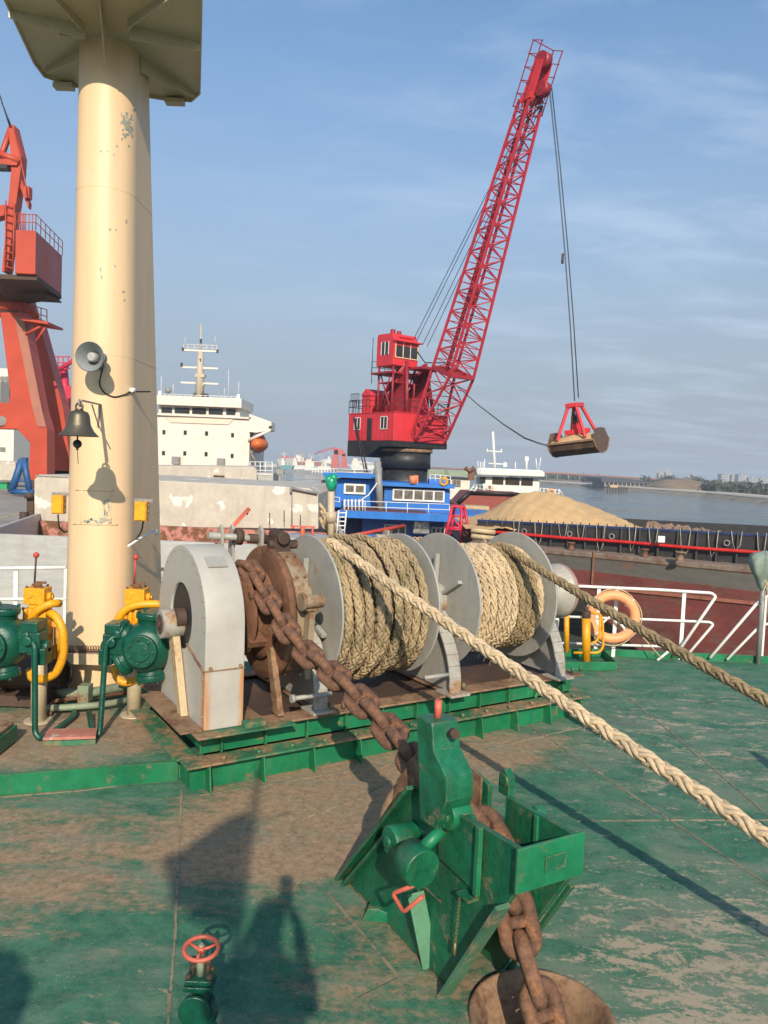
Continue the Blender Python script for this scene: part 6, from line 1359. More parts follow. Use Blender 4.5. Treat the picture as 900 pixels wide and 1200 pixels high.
# local: x across the jaws, y along the jaw width, z up.
Wj, Ht = 3.3, 1.15
sandm = mat('sand', (.56, .37, .18), .95, var=.1, scale=.4, bump=.5, bscale=12, fine=.12, rust=.2, rustcol=(.44, .28, .14), rscale=.5)
jawm = mat('worn_jaw_steel', (.10, .065, .045), .6, var=.3, rust=.35, rustcol=(.19, .12, .08), rscale=1.5)
for s_ in (-1, 1):
    prof = [(0, -2.05), (s_*.75, -1.95), (s_*1.30, -1.60), (s_*1.62, -1.05), (s_*.95, -.30), (s_*.0, -.25)]
    mb = MB(); th_ = .06
    # curved back plate
    bk = [(0, -2.05), (s_*.75, -1.95), (s_*1.30, -1.60), (s_*1.62, -1.05)]
    for (a0, b0), (a1, b1) in zip(bk[:-1], bk[1:]):
        n_ = np.array([-(b1-b0), a1-a0]); n_ = n_/np.linalg.norm(n_)*th_; mb.pprism([(a0, -Wj/2, b0), (a1, -Wj/2, b1), (a1+n_[0]*s_, -Wj/2, b1+n_[1]*s_), (a0+n_[0]*s_, -Wj/2, b0+n_[1]*s_)], (0, Wj, 0))
    for yy_ in (-Wj/2-.05, Wj/2): mb.pprism([(a, yy_, b) for a, b in prof], (0, .05, 0))
    mb.build('jaw', jawm, GB)
    mb = MB(); mb.bar((s_*1.62, -Wj/2-.06, -1.05), (s_*1.62, Wj/2+.06, -1.05), .14, .14)
    for yy_ in (-Wj/2-.07, Wj/2+.07): mb.tube([(a, yy_, b) for a, b in bk], .05, 5)
    mb.build('jaw_lip', rust_l, GB)
mb = MB(); nx, ny = 18, 18; V = []; F = []; r_ = np.random.default_rng(3)
for i in range(nx+1):
    for j in range(ny+1):
        x = -1.5+3.0*i/nx; y = -Wj/2+.03+(Wj-.06)*j/ny; z = -1.08+.62*max(0, 1-abs(x)/1.5)**.7*(.8+.2*math.cos(y*1.7))+r_.normal(0, .012); V.append((x, y, z))
for i in range(nx):
    for j in range(ny): a = i*(ny+1)+j; F.append((a, a+1, a+ny+2, a+ny+1))
mb.add(V, F, True); mb.build('sand_load', sandm, GB)
mb = MB(); mb.box((0, 0, 1.55), (1.5, .9, .32)); mb.build('head_block', cred, GB, bevel=.05)
mb = MB()
for sx in (-1, 1):
    for sy in (-1, 1): mb.bar((sx*.55, sy*.3, 1.45), (sx*1.35, sy*1.05, -.85), .20, .20)
mb.build('arm', cred, GB, bevel=.02)
mb = MB(); mb.box((0, 0, -.35), (.7, 1.7, .35)); mb.box((0, 0, .1), (.4, .6, .7)); mb.bar((0, .1, -.4), (.8, .9, -.75), .14); mb.bar((0, -.1, -.4), (-.8, -.9, -.75), .14); mb.build('lower_block', cred, GB, bevel=.03)
mb = MB(); 
for sy in (-.2, 0, .2): mb.cyl((0, sy-.05, .55), (0, sy+.05, .55), .36, n=20)
for x in (-.3, -.1, .12, .3): mb.tube([(x, .05, .2), (x*.8, .0, 1.5)], .025, 5)
mb.build('pulleys', rust_d, GB)

# ------------------------------------------------------------------ red steel frame left of the sand barge
RF = Far('red_steel_frame', 'small bright red lattice frame standing between the blue barge and the sand barge', 'steel frame', 537, 634, 44)
crim = mat('crimson_frame_paint', (.50, .02, .055), .45, var=.12, bump=0)
mb = MB()
for (u0, v0, u1, v1, y) in ((530, 594, 520, 636, 44), (541, 594, 540, 638, 44), (532, 594, 528, 632, 45.5), (544, 594, 552, 636, 44.3)): RF.ln(mb, [(u0, v0), (u1, v1)], .10, y)
for v, u0, u1 in ((604, 527.5, 546), (618, 521, 552), (620, 522, 553)): RF.ln(mb, [(u0, v), (u1, v+1)], .07, 44)
RF.ln(mb, [(528, 604), (551, 632)], .06, 44); RF.ln(mb, [(545, 604), (522, 632)], .06, 44.2)
RF.bx(mb, 529, 592.5, 545, 594.5, y=44, d=1.2); mb.build('frame', crim, RF.t)
PT = Far('pale_pipe_rack', 'pair of pale horizontal pipes lying right of the red steel frame', 'pipes', 560, 620, 40)
mb = MB(); 
for v in (621, 628): PT.ln(mb, [(552, v), (580, v+3)], .13, 40, 10)
mb.build('pipe', beige_o, PT.t)

# ------------------------------------------------------------------ sand barge
hull_up = mat('barge_hull_grey', (.085, .078, .068), .65, var=.2, scale=.5, rust=.28, rustcol=(.13, .065, .04), rscale=.9, bump=.1, bscale=5, stretch=(.6, .6, 1.6), fine=.15)
hull_red = mat('barge_antifouling', (.13, .027, .022), .8, var=.35, scale=.6, rust=.5, rustcol=(.115, .05, .038), rscale=1.0, bump=.15, bscale=6, stretch=(.7, .7, 1.5), fine=.2)
coam = mat('coaming_black', (.028, .028, .032), .6, var=.3, rust=.25, rustcol=(.08, .05, .035), rscale=1.2, bump=.05)
DB = thing('sand_barge', 'long dark sand barge with a red side pipe and rusty red lower hull', 'barge', (6.0, 43, 0)); oB = np.array([6.0, 43, 0])
BL0, BR0 = np.array([5.3, 43.35]), np.array([30.0, 31.3]); bd = (BR0-BL0)/np.linalg.norm(BR0-BL0); bn = np.array([-bd[1], bd[0]])
def bp_(s_, off_, z): q = BL0+(BR0-BL0)*s_+bn*off_; return np.array([q[0], q[1], z])-oB
def bstrip(name, m_, rows, n=40, cap=False):
    """rows: list of functions s -> (off, z); a skin between successive rows"""
    V = []; F = []
    for k in range(n+1):
        for f in rows: o_, z_ = f(k/n); V.append(bp_(k/n, o_, z_))
    r_ = len(rows)
    for k in range(n):
        for i in range(r_-1): F.append((k*r_+i, k*r_+i+1, (k+1)*r_+i+1, (k+1)*r_+i))
    return MB().add(V, F, False).build(name, m_, DB)
ctop = lambda s_: -.25+.50*s_
dkz = lambda s_: -1.38-.25*s_
bot = lambda s_: max(-6.9, -3.75 if s_ < .22 else -3.75-(s_-.22)*21.6)
bstrip('coaming', coam, [lambda s_: (.15, dkz(s_)), lambda s_: (.0, ctop(s_)), lambda s_: (.14, ctop(s_)), lambda s_: (.2, dkz(s_)-.5)])
bstrip('coaming_cap', mat('blue_cap_strip', (.02, .04, .12), .4, var=.3, rust=.2, bump=0), [lambda s_: (-.04, ctop(s_)-.10), lambda s_: (-.05, ctop(s_)+.015), lambda s_: (.10, ctop(s_)+.02)])
bstrip('side_deck', mat('side_deck_rust', (.22, .17, .13), .85, var=.25, rust=.4, rustcol=(.12, .06, .04), rscale=1.5), [lambda s_: (.16, dkz(s_)+.0), lambda s_: (-1.0, dkz(s_)-.02)])
bstrip('sheer_strake', mat('pale_rust_strake', (.17, .125, .095), .8, var=.3, rust=.45, rustcol=(.13, .065, .045), rscale=1.1, bump=.2, bscale=8), [lambda s_: (-1.0, dkz(s_)-.018), lambda s_: (-1.08, dkz(s_)-.10), lambda s_: (-1.08, dkz(s_)-.26), lambda s_: (-1.0, dkz(s_)-.34)])
sep_ = lambda s_: -2.25-.75*s_
bstrip('upper_hull', hull_up, [lambda s_: (-1.0, dkz(s_)-.33), lambda s_: (-1.0, sep_(s_))])
bstrip('lower_hull', hull_red, [lambda s_: (-1.0, sep_(s_)), lambda s_: (-1.0, max(-3.2, bot(s_)+.1)), lambda s_: (-.85, bot(s_)), lambda s_: (3, bot(s_)-.2)])
bstrip('rubbing_strake', mat('pinkish_rust', (.26, .09, .06), .75, var=.25, rust=.4, rscale=1.5), [lambda s_: (-1.0, -3.12), lambda s_: (-1.12, -3.16), lambda s_: (-1.12, -3.28), lambda s_: (-1.0, -3.33)])
# far side of the hold
mb = MB(); V = [bp_(0, 10.5, -.3), bp_(1, 10.5, .1), bp_(1, 10.5, -6.9), bp_(0, 10.5, -6.9)]; mb.pprism(V, (.05, .2, 0)); mb.pprism([bp_(0, .3, -.35), bp_(0, 10.5, -.35), bp_(0, 10.5, -6.9), bp_(0, .3, -6.9)], (-.1, 0, 0)); mb.build('far_coaming', coam, DB)
mb = MB(); mb.tube([bp_(k/30, -.22, -.86+.05*math.sin(k*.9)*.3) for k in range(31)], .085, 10)
mb.build('red_pipe', mat('bright_red_pipe', (.52, .02, .015), .35, var=.12, bump=0), DB)
mb = MB()
for k in range(29):
    s_ = .02+k/30
    mb.bar(bp_(s_, -.06, ctop(s_)-.02), bp_(s_, -.06, dkz(s_)+.03), .09, .09)
for k in range(58): s_ = .01+k/60; mb.bar(bp_(s_, -.02, ctop(s_)+.015), bp_(s_, -.02, ctop(s_)+.14), .05)
mb.build_each('coaming_stay', coam, DB)
mb = MB(); r_ = np.random.default_rng(9)
for k in range(13):
    s_ = .06+.045*k+r_.uniform(0, .02); h0 = ctop(s_)+.1; w_ = r_.uniform(.01, .018); d_ = r_.uniform(.9, 1.5); mb.tube([bp_(s_, -.10, h0), bp_(s_+w_*.2, -.14, h0-d_*.6), bp_(s_+w_*.5, -.16, h0-d_), bp_(s_+w_*.9, -.14, h0-d_*.7), bp_(s_+w_, -.10, h0)], .022, 5)
mb.build_each('rope_loop', mat('faded_line', (.34, .32, .25), .9, var=.3), DB)
mb = MB()
for s_ in (.10, .19, .27, .36, .47, .545): 
    p = bp_(s_, -.10, ctop(s_)-.5); mb.torus(p, (bn[0], bn[1], 0), .13, .03, 14, 6)
mb.build('shackle', greyst, DB)
for (u, v) in ((775, 632),):
    q = np.array(at(u, v, 38.2))-oB; mb = MB(); mb.box(q, (.35, .08, .33)); mb.build('white_plate', white, DB, bevel=.03)
mb = MB()
for (u, v) in ((797, 651),):
    q = np.array(at(u, v+3, 37.0))-oB; mb.lathe([(0, .22), (.15, .15), (.8, .13), (.85, .25), (1, .25)], q-[0, 0, .1], q+[0, 0, .32], 18)
mb.build('bollard', rust_l, DB)
mb = MB()
for k, s_ in enumerate((.08, .20, .335)): mb.lathe([(0, .2), (.15, .14), (.8, .12), (.85, .2), (1, .2)], bp_(s_, -.75, dkz(s_)), bp_(s_, -.75, dkz(s_)+.4), 14)
for s_ in (.245,): mb.bar(bp_(s_, -1.1, dkz(s_)+.05), bp_(s_, -1.1, dkz(s_)-1.7), .10)
mb.build_each('deck_bollard', rustm, DB)
# the sand heap
def sand_heap():
    nx, ny = 90, 60; V = []; F = []; r_ = np.random.default_rng(21)
    prof = [(545, 609), (565, 605), (575, 600), (590, 589), (600, 582.5), (612, 578.3), (628, 577.2), (642, 578), (656, 580.3), (668, 583.5), (690, 592.5), (706, 600), (725, 608), (740, 614.5), (752, 619), (770, 622)]
    yc = 47.5; X = []; Z = []
    for u, v in prof: p = at(u, v, yc); X.append(p[0]); Z.append(p[2])
    X = np.array(X); Z = np.array(Z); zb_ = -.7
    # cheap value noise from a few sines
    ph = r_.uniform(0, 6, 12)
    for i in range(nx+1):
        x = X[0]-.5+(X[-1]-X[0]+1)*i/nx; h = np.interp(x, X, Z)-zb_
        for j in range(ny+1):
            q = j/ny*2-1; yy_ = yc+q*5.2; xc = x
            f = max(0, 1-abs(q)**1.25) if q < 0 else max(0, 1-abs(q)**1.5)
            n_ = .06*math.sin(x*1.7+yy_*1.3+ph[0])+.05*abs(math.sin(x*3.1-yy_*2.1+ph[1]))+.03*math.sin(x*7+yy_*5+ph[2])*math.sin(x*2.3+ph[3])+r_.normal(0, .012)
            V.append((x-oB[0], yy_-oB[1], zb_+h*f**.9+n_*(1 if h > .5 else .3)))
    for i in range(nx):
        for j in range(ny): a = i*(ny+1)+j; F.append((a, a+ny+1, a+ny+2, a+1))
    m = MB(); m.add(V, F, True); return m.build('sand_cargo', sandm, DB)
sand_heap()
mb = MB(); V = []; F = []; r_ = np.random.default_rng(4)
for i in range(41):
    for j in range(7): q = j/6; V.append(tuple(bp_(.30+.19*i/40, 6+q*3.5, -.9+.75*math.sin(PI*q)*max(0, 1-i/40)**.4+r_.normal(0, .06))))
for i in range(40):
    for j in range(6): a = i*7+j; F.append((a, a+7, a+8, a+1))
mb.add(V, F, False); mb.build('far_gravel_cargo', mat('brown_gravel', (.25, .16, .11), .95, var=.3, scale=3), DB)

# ------------------------------------------------------------------ vessel with the pale wheelhouse behind the sand
wh = mat('pale_green_white', (.66, .72, .66), .5, var=.04, bump=0)
CV = Far('coastal_vessel', 'vessel with a pale green white wheelhouse and red deck block behind the sand heap', 'ship', 600, 600, 82)
mb = MB(); CV.poly(mb, [(566, 559), (632, 562), (632, 592), (566, 590)], y=82, d=6); mb.build('wheelhouse', wh, CV.t)
mb = MB(); CV.poly(mb, [(561, 548), (634, 551), (638.5, 553.5), (638.5, 559), (559, 556.5), (558, 550)], y=81, d=8); mb.build('wheelhouse_roof', wh, CV.t, bevel=.1)
for (a, b) in ((577, 590), (592.5, 609), (611, 624.5)):
    u0, u1 = a, b; sl = (u0-577)*.04; CV.B('wheelhouse_window', mat('brown_glass', (.05, .035, .025), .15, bump=0), (u0, 558.8+sl, u1, 567.5+sl), y=81.9, d=.12)
CV.B('side_window', glass, (562, 559, 569, 566), y=81.9, d=.12)
mb = MB(); CV.poly(mb, [(549, 576.5), (616, 579), (616, 600), (535, 600), (535, 592)], y=72, d=8); mb.build('red_block', mat('deck_red', (.27, .055, .04), .6, var=.15, bump=0), CV.t)
mb = MB(); CV.ln(mb, [(536, 590), (550, 577)], .22, 71.8); CV.ln(mb, [(550, 577), (616, 579.5)], .15, 71.8); mb.build('block_rim', blackm, CV.t)
mb = MB(); CV.ln(mb, [(580, 548), (578.8, 530), (577.5, 506)], .14, 83); CV.ln(mb, [(570, 528.5), (588, 529.5)], .09, 83); CV.ln(mb, [(572, 543), (590, 544)], .08, 83)
for u in (571, 587.5): CV.ln(mb, [(u, 526), (u, 531)], .07, 83)
mb.build('mast', white, CV.t)
mb = MB()
for u, v in ((560, 540), (563, 541), (566, 541), (568, 538)): CV.ln(mb, [(u, v), (u, 551)], .05, 82)
for u0, v0, u1 in ((628, 537, 629.5), (634, 536, 631), (604, 541, 604)): CV.ln(mb, [(u1, 551), (u0, v0)], .05, 82)
CV.ln(mb, [(617, 550), (617, 538)], .12, 82); CV.bx(mb, 615, 535, 619.5, 540, y=82, d=.4); CV.bx(mb, 590, 542, 594, 547, y=82, d=.4); mb.build('antennas', white, CV.t)
mb = MB(); mb.torus(CV.P(574.5, 572.5, 81.6), (0, 1, 0), .26, .10, 16, 6); mb.build('life_ring', orange, CV.t)
mb = MB(); mb.torus(CV.P(646, 577, 81.0), (0, 1, 0), .30, .12, 16, 6); mb.build('life_ring', orange, CV.t)
mb = MB(); rl(mb, CV, 633, 572, 655, 574.5, 81.3, 5, 8, .05); rl(mb, CV, 558, 568, 576, 569, 81.3, 4, 9, .04); CV.ln(mb, [(655, 573), (660, 581)], .05, 81.3); mb.build('railing', white, CV.t)
mb = MB(); CV.bx(mb, 549, 550, 556, 563, y=79, d=.6); CV.ln(mb, [(545, 548), (550, 552), (556, 548)], .25, 79); mb.build('brown_cowl', mat('brown_cowl_paint', (.16, .07, .04), .6), CV.t)
mb = MB(); CV.ln(mb, [(540, 590), (556, 568)], .06, 76); CV.ln(mb, [(544, 592), (560, 570)], .06, 76)
for k in range(8): CV.ln(mb, [(540+2*k, 590-2.75*k), (544+2*k, 592-2.75*k)], .05, 76)
mb.build('steps', wh, CV.t)
CV.B('hull', blackm, (540, 598, 660, 640), y=74, d=30)
mb = MB(); CV.bx(mb, 545, 593, 573, 603, y=66, d=2); rl(mb, CV, 541, 594, 574, 598, 65.5, 6, 10, .05); mb.build('fore_gear', beige_o, CV.t)
W2 = Far('small_white_house', 'small white cabin with a green roof behind the red steel frame', 'cabin', 530, 600, 95)
W2.B('walls', shipw, (527, 560, 550, 590), y=95, d=5); W2.B('roof', mat('green_roof', (.25, .32, .22), .7), (500, 551, 552, 557), y=94, d=8); windows(W2, [(530, 562, 540, 570)], 94.9, frame=.12, mframe=greyst)

# ------------------------------------------------------------------ orange portal crane on the left quay
por = mat('portal_crane_orange', (.46, .056, .022), .5, var=.15, scale=.4, rust=.12, rustcol=(.30, .12, .07), rscale=.6, bump=0)
por_l = mat('portal_crane_lit', (.36, .14, .09), .6, var=.2, scale=.5, rust=.2, rustcol=(.3, .1, .06), rscale=1, bump=0)
PC = Far('portal_crane', 'orange red portal crane standing on the quay, nearest of the two portal cranes', 'crane', 40, 568, 66)
mb = MB(); PC.poly(mb, [(0, 366), (27, 366), (48, 480), (55, 503), (55, 565), (33, 569), (35, 519), (20, 503), (-60, 501), (-60, 472), (10, 472), (12, 462)], y=66, d=1.6); mb.build('leg', por, PC.t, bevel=.05)
mb = MB(); PC.poly(mb, [(17, 372), (27, 370), (49, 480), (54, 500), (44, 500), (38, 478)], y=65.9, d=.08); mb.build('lit_leg_face', por_l, PC.t)  # lit face of the leg painted as a paler sheet
mb = MB(); PC.poly(mb, [(24, 372), (44, 372), (74, 480), (84, 556), (58, 556), (52, 490)], y=72, d=1.6); mb.build('leg', por, PC.t, bevel=.05)
mb = MB(); PC.bx(mb, 34, 563, 62, 573, y=65.7, d=2); PC.bx(mb, 50, 551, 86, 560, y=72, d=2); mb.build('bogie', rust_d, PC.t, bevel=.05)
mb = MB(); a = PC.P(18, 269, 60); b = PC.P(42, 270, 60); z0 = PC.P(30, 321, 60)[2]; c_ = PC.P(73, 300, 67.2)
b[2] = a[2]; plan = [(a[0], a[1]), (b[0], b[1]), (c_[0], c_[1]), (a[0]-1.2, c_[1])]
mb.pprism([(x, y, z0) for x, y in plan], (0, 0, a[2]-z0)); mb.build('machinery_house', por, PC.t, bevel=.06)
mb = MB(); rail3(mb, [(plan[0][0], plan[0][1], a[2]), (plan[1][0], plan[1][1], a[2]), (plan[2][0], plan[2][1], a[2])], 1.2, .035, 6); mb.build('roof_railing', por, PC.t)
mb = MB(); mb.pprism([(plan[1][0]-3, plan[1][1]+.3, z0-.02), (plan[1][0], plan[1][1]+.3, z0-.02), (plan[2][0], plan[2][1], z0-.02), (plan[2][0]-5, plan[2][1], z0-.9)], (0, 0, -.35)); PC.poly(mb, [(-40, 323), (36, 323), (55, 346), (20, 344), (-40, 338)], y=64, d=3); mb.build('bedplate', rust_d, PC.t)
mb = MB(); mb.cyl(PC.P(12, 352, 68), PC.P(12, 340, 68), 2.0, n=28); mb.cyl(PC.P(10, 368, 68), PC.P(10, 352, 68), 2.5, 2.2, n=28); mb.build('slew_ring', por, PC.t)
mb = MB(); PC.poly(mb, [(24, 371), (56, 377), (56, 380), (24, 375)], y=64.5, d=3); PC.ln(mb, [(30, 392), (52, 380)], .12, 65); PC.ln(mb, [(42, 400), (55, 381)], .10, 65)
for u in (24, 32, 40, 48, 55): PC.ln(mb, [(u, 354+(u-24)*.3), (u, 371+(u-24)*.19)], .04, 64.5)
for dv in (0, 8): PC.ln(mb, [(24, 354+dv), (55, 363+dv)], .04, 64.5)
mb.build('gallery', por, PC.t)
mb = MB(); PC.poly(mb, [(10, 146), (16, 146), (25, 182), (24, 200), (8, 318), (2, 318), (13, 200), (12, 178)], y=64, d=1.0); PC.poly(mb, [(22, 200), (34, 238), (33, 244), (20, 210)], y=64.3, d=.5); PC.ln(mb, [(14, 148), (-8, 210)], .25, 64.5); PC.ln(mb, [(-6, 178), (24, 190)], .3, 64); PC.bx(mb, -10, 186, 20, 193, y=63.8, d=1.5)
PC.poly(mb, [(-10, 240), (6, 240), (5, 252), (-10, 256)], y=63.9, d=1); mb.build('tower', por, PC.t)
mb = MB()
for k in range(9): PC.ln(mb, [(6, 240+k*9), (16, 243+k*9)], .05, 63.8)
PC.ln(mb, [(7, 235), (6, 318)], .06, 63.8); PC.ln(mb, [(17, 238), (15, 318)], .06, 63.8); PC.ln(mb, [(16, 150), (30, 215), (32, 232)], .05, 63.8); PC.bx(mb, 28, 218, 34, 232, y=64, d=.6)
PC.ln(mb, [(24, 248), (24, 270)], .05, 63.9); PC.ln(mb, [(28, 250), (28, 270)], .05, 63.9); mb.build('tower_ladder', por, PC.t)
mb = MB(); PC.ln(mb, [(12, 150), (-4, 100)], .05, 64); PC.ln(mb, [(14, 150), (2, 120)], .05, 64); PC.bx(mb, -6, 192, 8, 197, y=63.5, d=.8); mb.build('cables', blackm, PC.t)
mb = MB(); PC.bx(mb, 55, 518, 60, 560, y=69.5, d=.1)
for k in range(7): PC.ln(mb, [(55, 500+k*9), (61, 500+k*9)], .05, 69)
PC.ln(mb, [(61, 495), (61, 560)], .05, 69); mb.build('leg_ladder', rust_d, PC.t)
mb = MB(); mb.cyl(PC.P(1, 493, 65.8), PC.P(1, 493, 65.95), .42, n=20); mb.build('round_badge', greyst, PC.t)
# second, crimson crane further along the quay
Q2 = Far('portal_crane', 'crimson portal crane seen in the gap between the orange crane and the mast', 'crane', 72, 555, 108)
mb = MB()
for pts in ([(60, 560), (64, 470), (70, 430)], [(82, 560), (78, 470), (74, 430)], [(92, 560), (86, 470)]): Q2.ln(mb, pts, .6, 108)
for v in (480, 510): Q2.ln(mb, [(60, v), (92, v)], .35, 108)
Q2.ln(mb, [(64, 480), (80, 510)], .2, 108); Q2.ln(mb, [(80, 480), (62, 510)], .2, 108); Q2.bx(mb, 62, 452, 84, 470, y=107, d=4); mb.build('frame', crim, Q2.t)
mb = MB(); Q2.bx(mb, 66, 466, 80, 482, y=106, d=3); mb.build('cab', cred_d, Q2.t); Q2.B('cab_window', glass, (71, 469, 78, 474), y=105.9, d=.1)
mb = MB(); Q2.ln(mb, [(50, 416), (62, 436)], .15, 106)
for u in (57, 62, 68, 74, 80): Q2.ln(mb, [(u, 418), (u, 432)], .08, 106)
for v in (418, 425, 432): Q2.ln(mb, [(56, v), (82, v)], .08, 106)
Q2.ln(mb, [(48, 405), (60, 420)], .1, 106); Q2.ln(mb, [(56, 440), (84, 424), (96, 408)], .3, 106); mb.build('gallery', crim, Q2.t)
# buildings and gear on the left quay
QB = Far('white_quay_building', 'white building with dark windows behind the orange crane', 'building', 5, 570, 150)
QB.B('tower', shipw, (-40, 431, 12, 504), y=150, d=20); QB.B('lower_block', shipw, (-40, 500, 16, 545), y=146, d=20); windows(QB, [(1, 441, 5, 447), (6, 441, 10, 447), (-4, 441, 0, 447)], 149.8, frame=.15, mframe=greyst); QB.B('dark_bay', mat('dark_bay_panel', (.12, .12, .12), .6), (0, 448, 11, 473), y=149.6, d=.3); windows(QB, [(0, 524, 6, 529)], 145.8, frame=.15, mframe=greyst)
CBk = Far('concrete_blocks', 'stacked pale concrete blocks beside the blue trestle on the quay', 'blocks', 5, 560, 92)
CBk.B('blocks', hatchm, (-40, 540, 18, 562), y=92, d=6, bevel=.05)
TRs = Far('blue_trestle', 'blue steel A shaped trestle on the quay under the orange crane', 'trestle', 25, 578, 60)
bl2 = mat('trestle_blue', (.02, .09, .24), .5, var=.15, bump=0)
mb = MB(); TRs.ln(mb, [(13, 577), (26, 539)], .28, 60); TRs.ln(mb, [(35, 577), (28, 539)], .24, 60); TRs.ln(mb, [(14, 576), (40, 577)], .25, 60); TRs.bx(mb, 24, 536, 30, 542, y=59.8, d=.5); TRs.ln(mb, [(17, 563), (33, 563)], .12, 60); mb.build('frame', bl2, TRs.t)
GBn = Far('green_bin', 'small green bin on the quay left of the blue trestle', 'bin', 4, 575, 62)
GBn.B('bin_body', mat('bin_green', (.02, .32, .12), .5), (-2, 566, 8, 573), y=62, d=1); GBn.B('bin_lid', green_d, (-2.5, 565, 8.5, 566), y=61.9, d=1.2)
BLD = Far('mooring_gear', 'dark mooring bollard and fairlead at the corner of the grey ship', 'bollard', 32, 616, 33)
mb = MB(); BLD.bx(mb, 31, 584, 39, 614, y=33, d=.6); BLD.bx(mb, 25, 606, 40, 616, y=32.8, d=.8); mb.cyl(BLD.P(28, 612, 32.9), BLD.P(28, 600, 32.9), .18, n=14); mb.cyl(BLD.P(35, 584, 33), BLD.P(35, 578, 33), .22, n=14); mb.build('bollard', rust_d, BLD.t)
mb = MB(); BLD.ln(mb, [(-30, 640, 24), (10, 618, 30), (32, 608, 33)], .03); BLD.ln(mb, [(-30, 616, 36), (30, 600, 33)], .025); BLD.ln(mb, [(-20, 650, 23), (30, 612, 32.5)], .03); mb.build('line', rope_g, BLD.t)

# ------------------------------------------------------------------ far harbour
def farboat(u, v, y, L_, col, label, houses=1):
    F = Far('moored_ship', label, 'ship', u, v, y, 'ships in the far harbour'); pxm = 901/y
    mb = MB(); w_ = L_*pxm; F.poly(mb, [(u-w_/2, v-4), (u+w_/2, v-3.5), (u+w_/2-2, v+1), (u-w_/2+2, v+1)], y=y, d=10); mb.build('hull', col, F.t)
    mb = MB(); F.bx(mb, u-w_*.42, v-9, u-w_*.12, v-4, y=y+1, d=7); F.bx(mb, u-w_*.38, v-12, u-w_*.2, v-9, y=y+1, d=7); mb.build('superstructure', shipw, F.t)
    mb = MB(); F.ln(mb, [(u-w_*.28, v-12), (u-w_*.28, v-19)], .35, y+2); F.ln(mb, [(u+w_*.2, v-4), (u+w_*.2, v-14)], .35, y+2); mb.build('mast', mastc, F.t)
tealh = mat('teal_hull', (.10, .28, .27), .6, bump=0); whh = mat('white_hull', (.65, .66, .62), .5, bump=0); rdh = mat('rust_red_hull', (.32, .10, .06), .6, bump=0)
farboat(336, 549, 640, 11, tealh, 'small teal green ship moored in the far harbour, leftmost beside the lifeboat')
farboat(350, 549, 700, 12, whh, 'small white and grey ship in the far harbour, right of the teal green one')
farboat(372, 550, 640, 24, whh, 'long white ship in the far harbour, left of the distant red crane')
farboat(360, 545, 900, 34, rdh, 'rust red ship hull behind the white ships in the far harbour')
farboat(425, 549, 800, 26, whh, 'white ship in the far harbour just left of the black crane pedestal')
farboat(390, 547, 820, 14, tealh, 'green hulled ship partly behind the long white ship in the far harbour')
RC = Far('harbour_crane', 'distant faded red crane above the roof railing of the blue barge', 'crane', 403, 548, 620)
dred = mat('distant_red', (.50, .09, .08), .6, bump=0)
mb = MB(); RC.poly(mb, [(387, 548), (392, 527), (396, 527), (397, 548)], d=3); RC.poly(mb, [(399, 548), (401, 532), (405, 532), (407, 548)], d=3); RC.poly(mb, [(390, 529), (391, 524), (400, 526), (405, 531), (404, 535), (392, 532)], d=4); RC.ln(mb, [(392, 525), (368, 532)], .4, 620); RC.ln(mb, [(392, 524), (372, 529)], .25, 620); mb.build('frame', dred, RC.t)
for i, (u0, u1, v0, c_) in enumerate(((325, 345, 534, 'distant_red'), (345, 372, 537, 'rust_red_hull'), (300, 326, 540, 'teal_hull'), (372, 392, 538, 'white_hull'), (407, 440, 540, 'white_hull'))):
    Fh = Far('harbour_shed', ['long low red roofed shed beyond the far harbour, left end', 'brownish shed beyond the long white ship', 'greenish shed directly right of the lifeboat', 'pale shed left of the distant red crane', 'pale shed right of the distant red crane'][i], 'shed', (u0+u1)/2, 546, 1180, 'sheds beyond the far harbour')
    Fh.B('walls', shipw if i % 2 else hullg, (u0, v0+3, u1, 547), d=20)
    mb = MB(); Fh.poly(mb, [(u0-1, v0+3), ((u0+u1)/2, v0), (u1+1, v0+3)], d=22); mb.build('roof', MATS[c_], Fh.t)
# masts and derricks seen over the sheds
for i, (u, v0) in enumerate(((333, 529), (354, 530), (365, 533), (376, 531), (345, 534))):
    mb = MB(); p, q = at(u, 548, 900), at(u, v0, 900); mb.cyl(p, q, .45, .3, 6); mb.bar(q-[4, 0, 3], q+[4, 0, -3], .4)
    tag(mb.build('derrick_mast', [whh, mastc, whh, mastc, mastc][i]), ['thin white mast above the teal green ship', 'tall white and tan mast in the middle of the far harbour', 'short white mast right of the tall tan one in the far harbour', 'tan mast left of the distant red crane', 'short tan mast between the teal and long white ships'][i], 'mast', 'masts in the far harbour')

# ------------------------------------------------------------------ far bank, right
def leafy(name, label, u0, u1, v, y, h, n, col, group, seedv):
    r_ = np.random.default_rng(seedv); F = Far(name, label, 'trees', (u0+u1)/2, v, y, group); m = MB(); x0, x1 = F.P(u0, v, y)[0], F.P(u1, v, y)[0]; V = []; Fc = []
    for k in range(n):
        x = r_.uniform(x0, x1); hh_ = h*(.55+.45*abs(math.sin(x*.11+seedv)+.4*math.sin(x*.37))); z = r_.uniform(0, 1)**.7*hh_; yq = r_.uniform(0, 12)
        s_ = r_.uniform(.5, 1.3); a = r_.normal(0, 1, (3, 3))*s_; V += [(x+a[q, 0], yq+a[q, 1], z+a[q, 2]) for q in range(3)]; Fc.append((3*k, 3*k+1, 3*k+2))
    m.add(V, Fc, False); o_ = m.build('foliage', col, F.t); return F
leafc = mat('distant_foliage', (.075, .085, .055), .8, var=.4, scale=.2, bump=0)
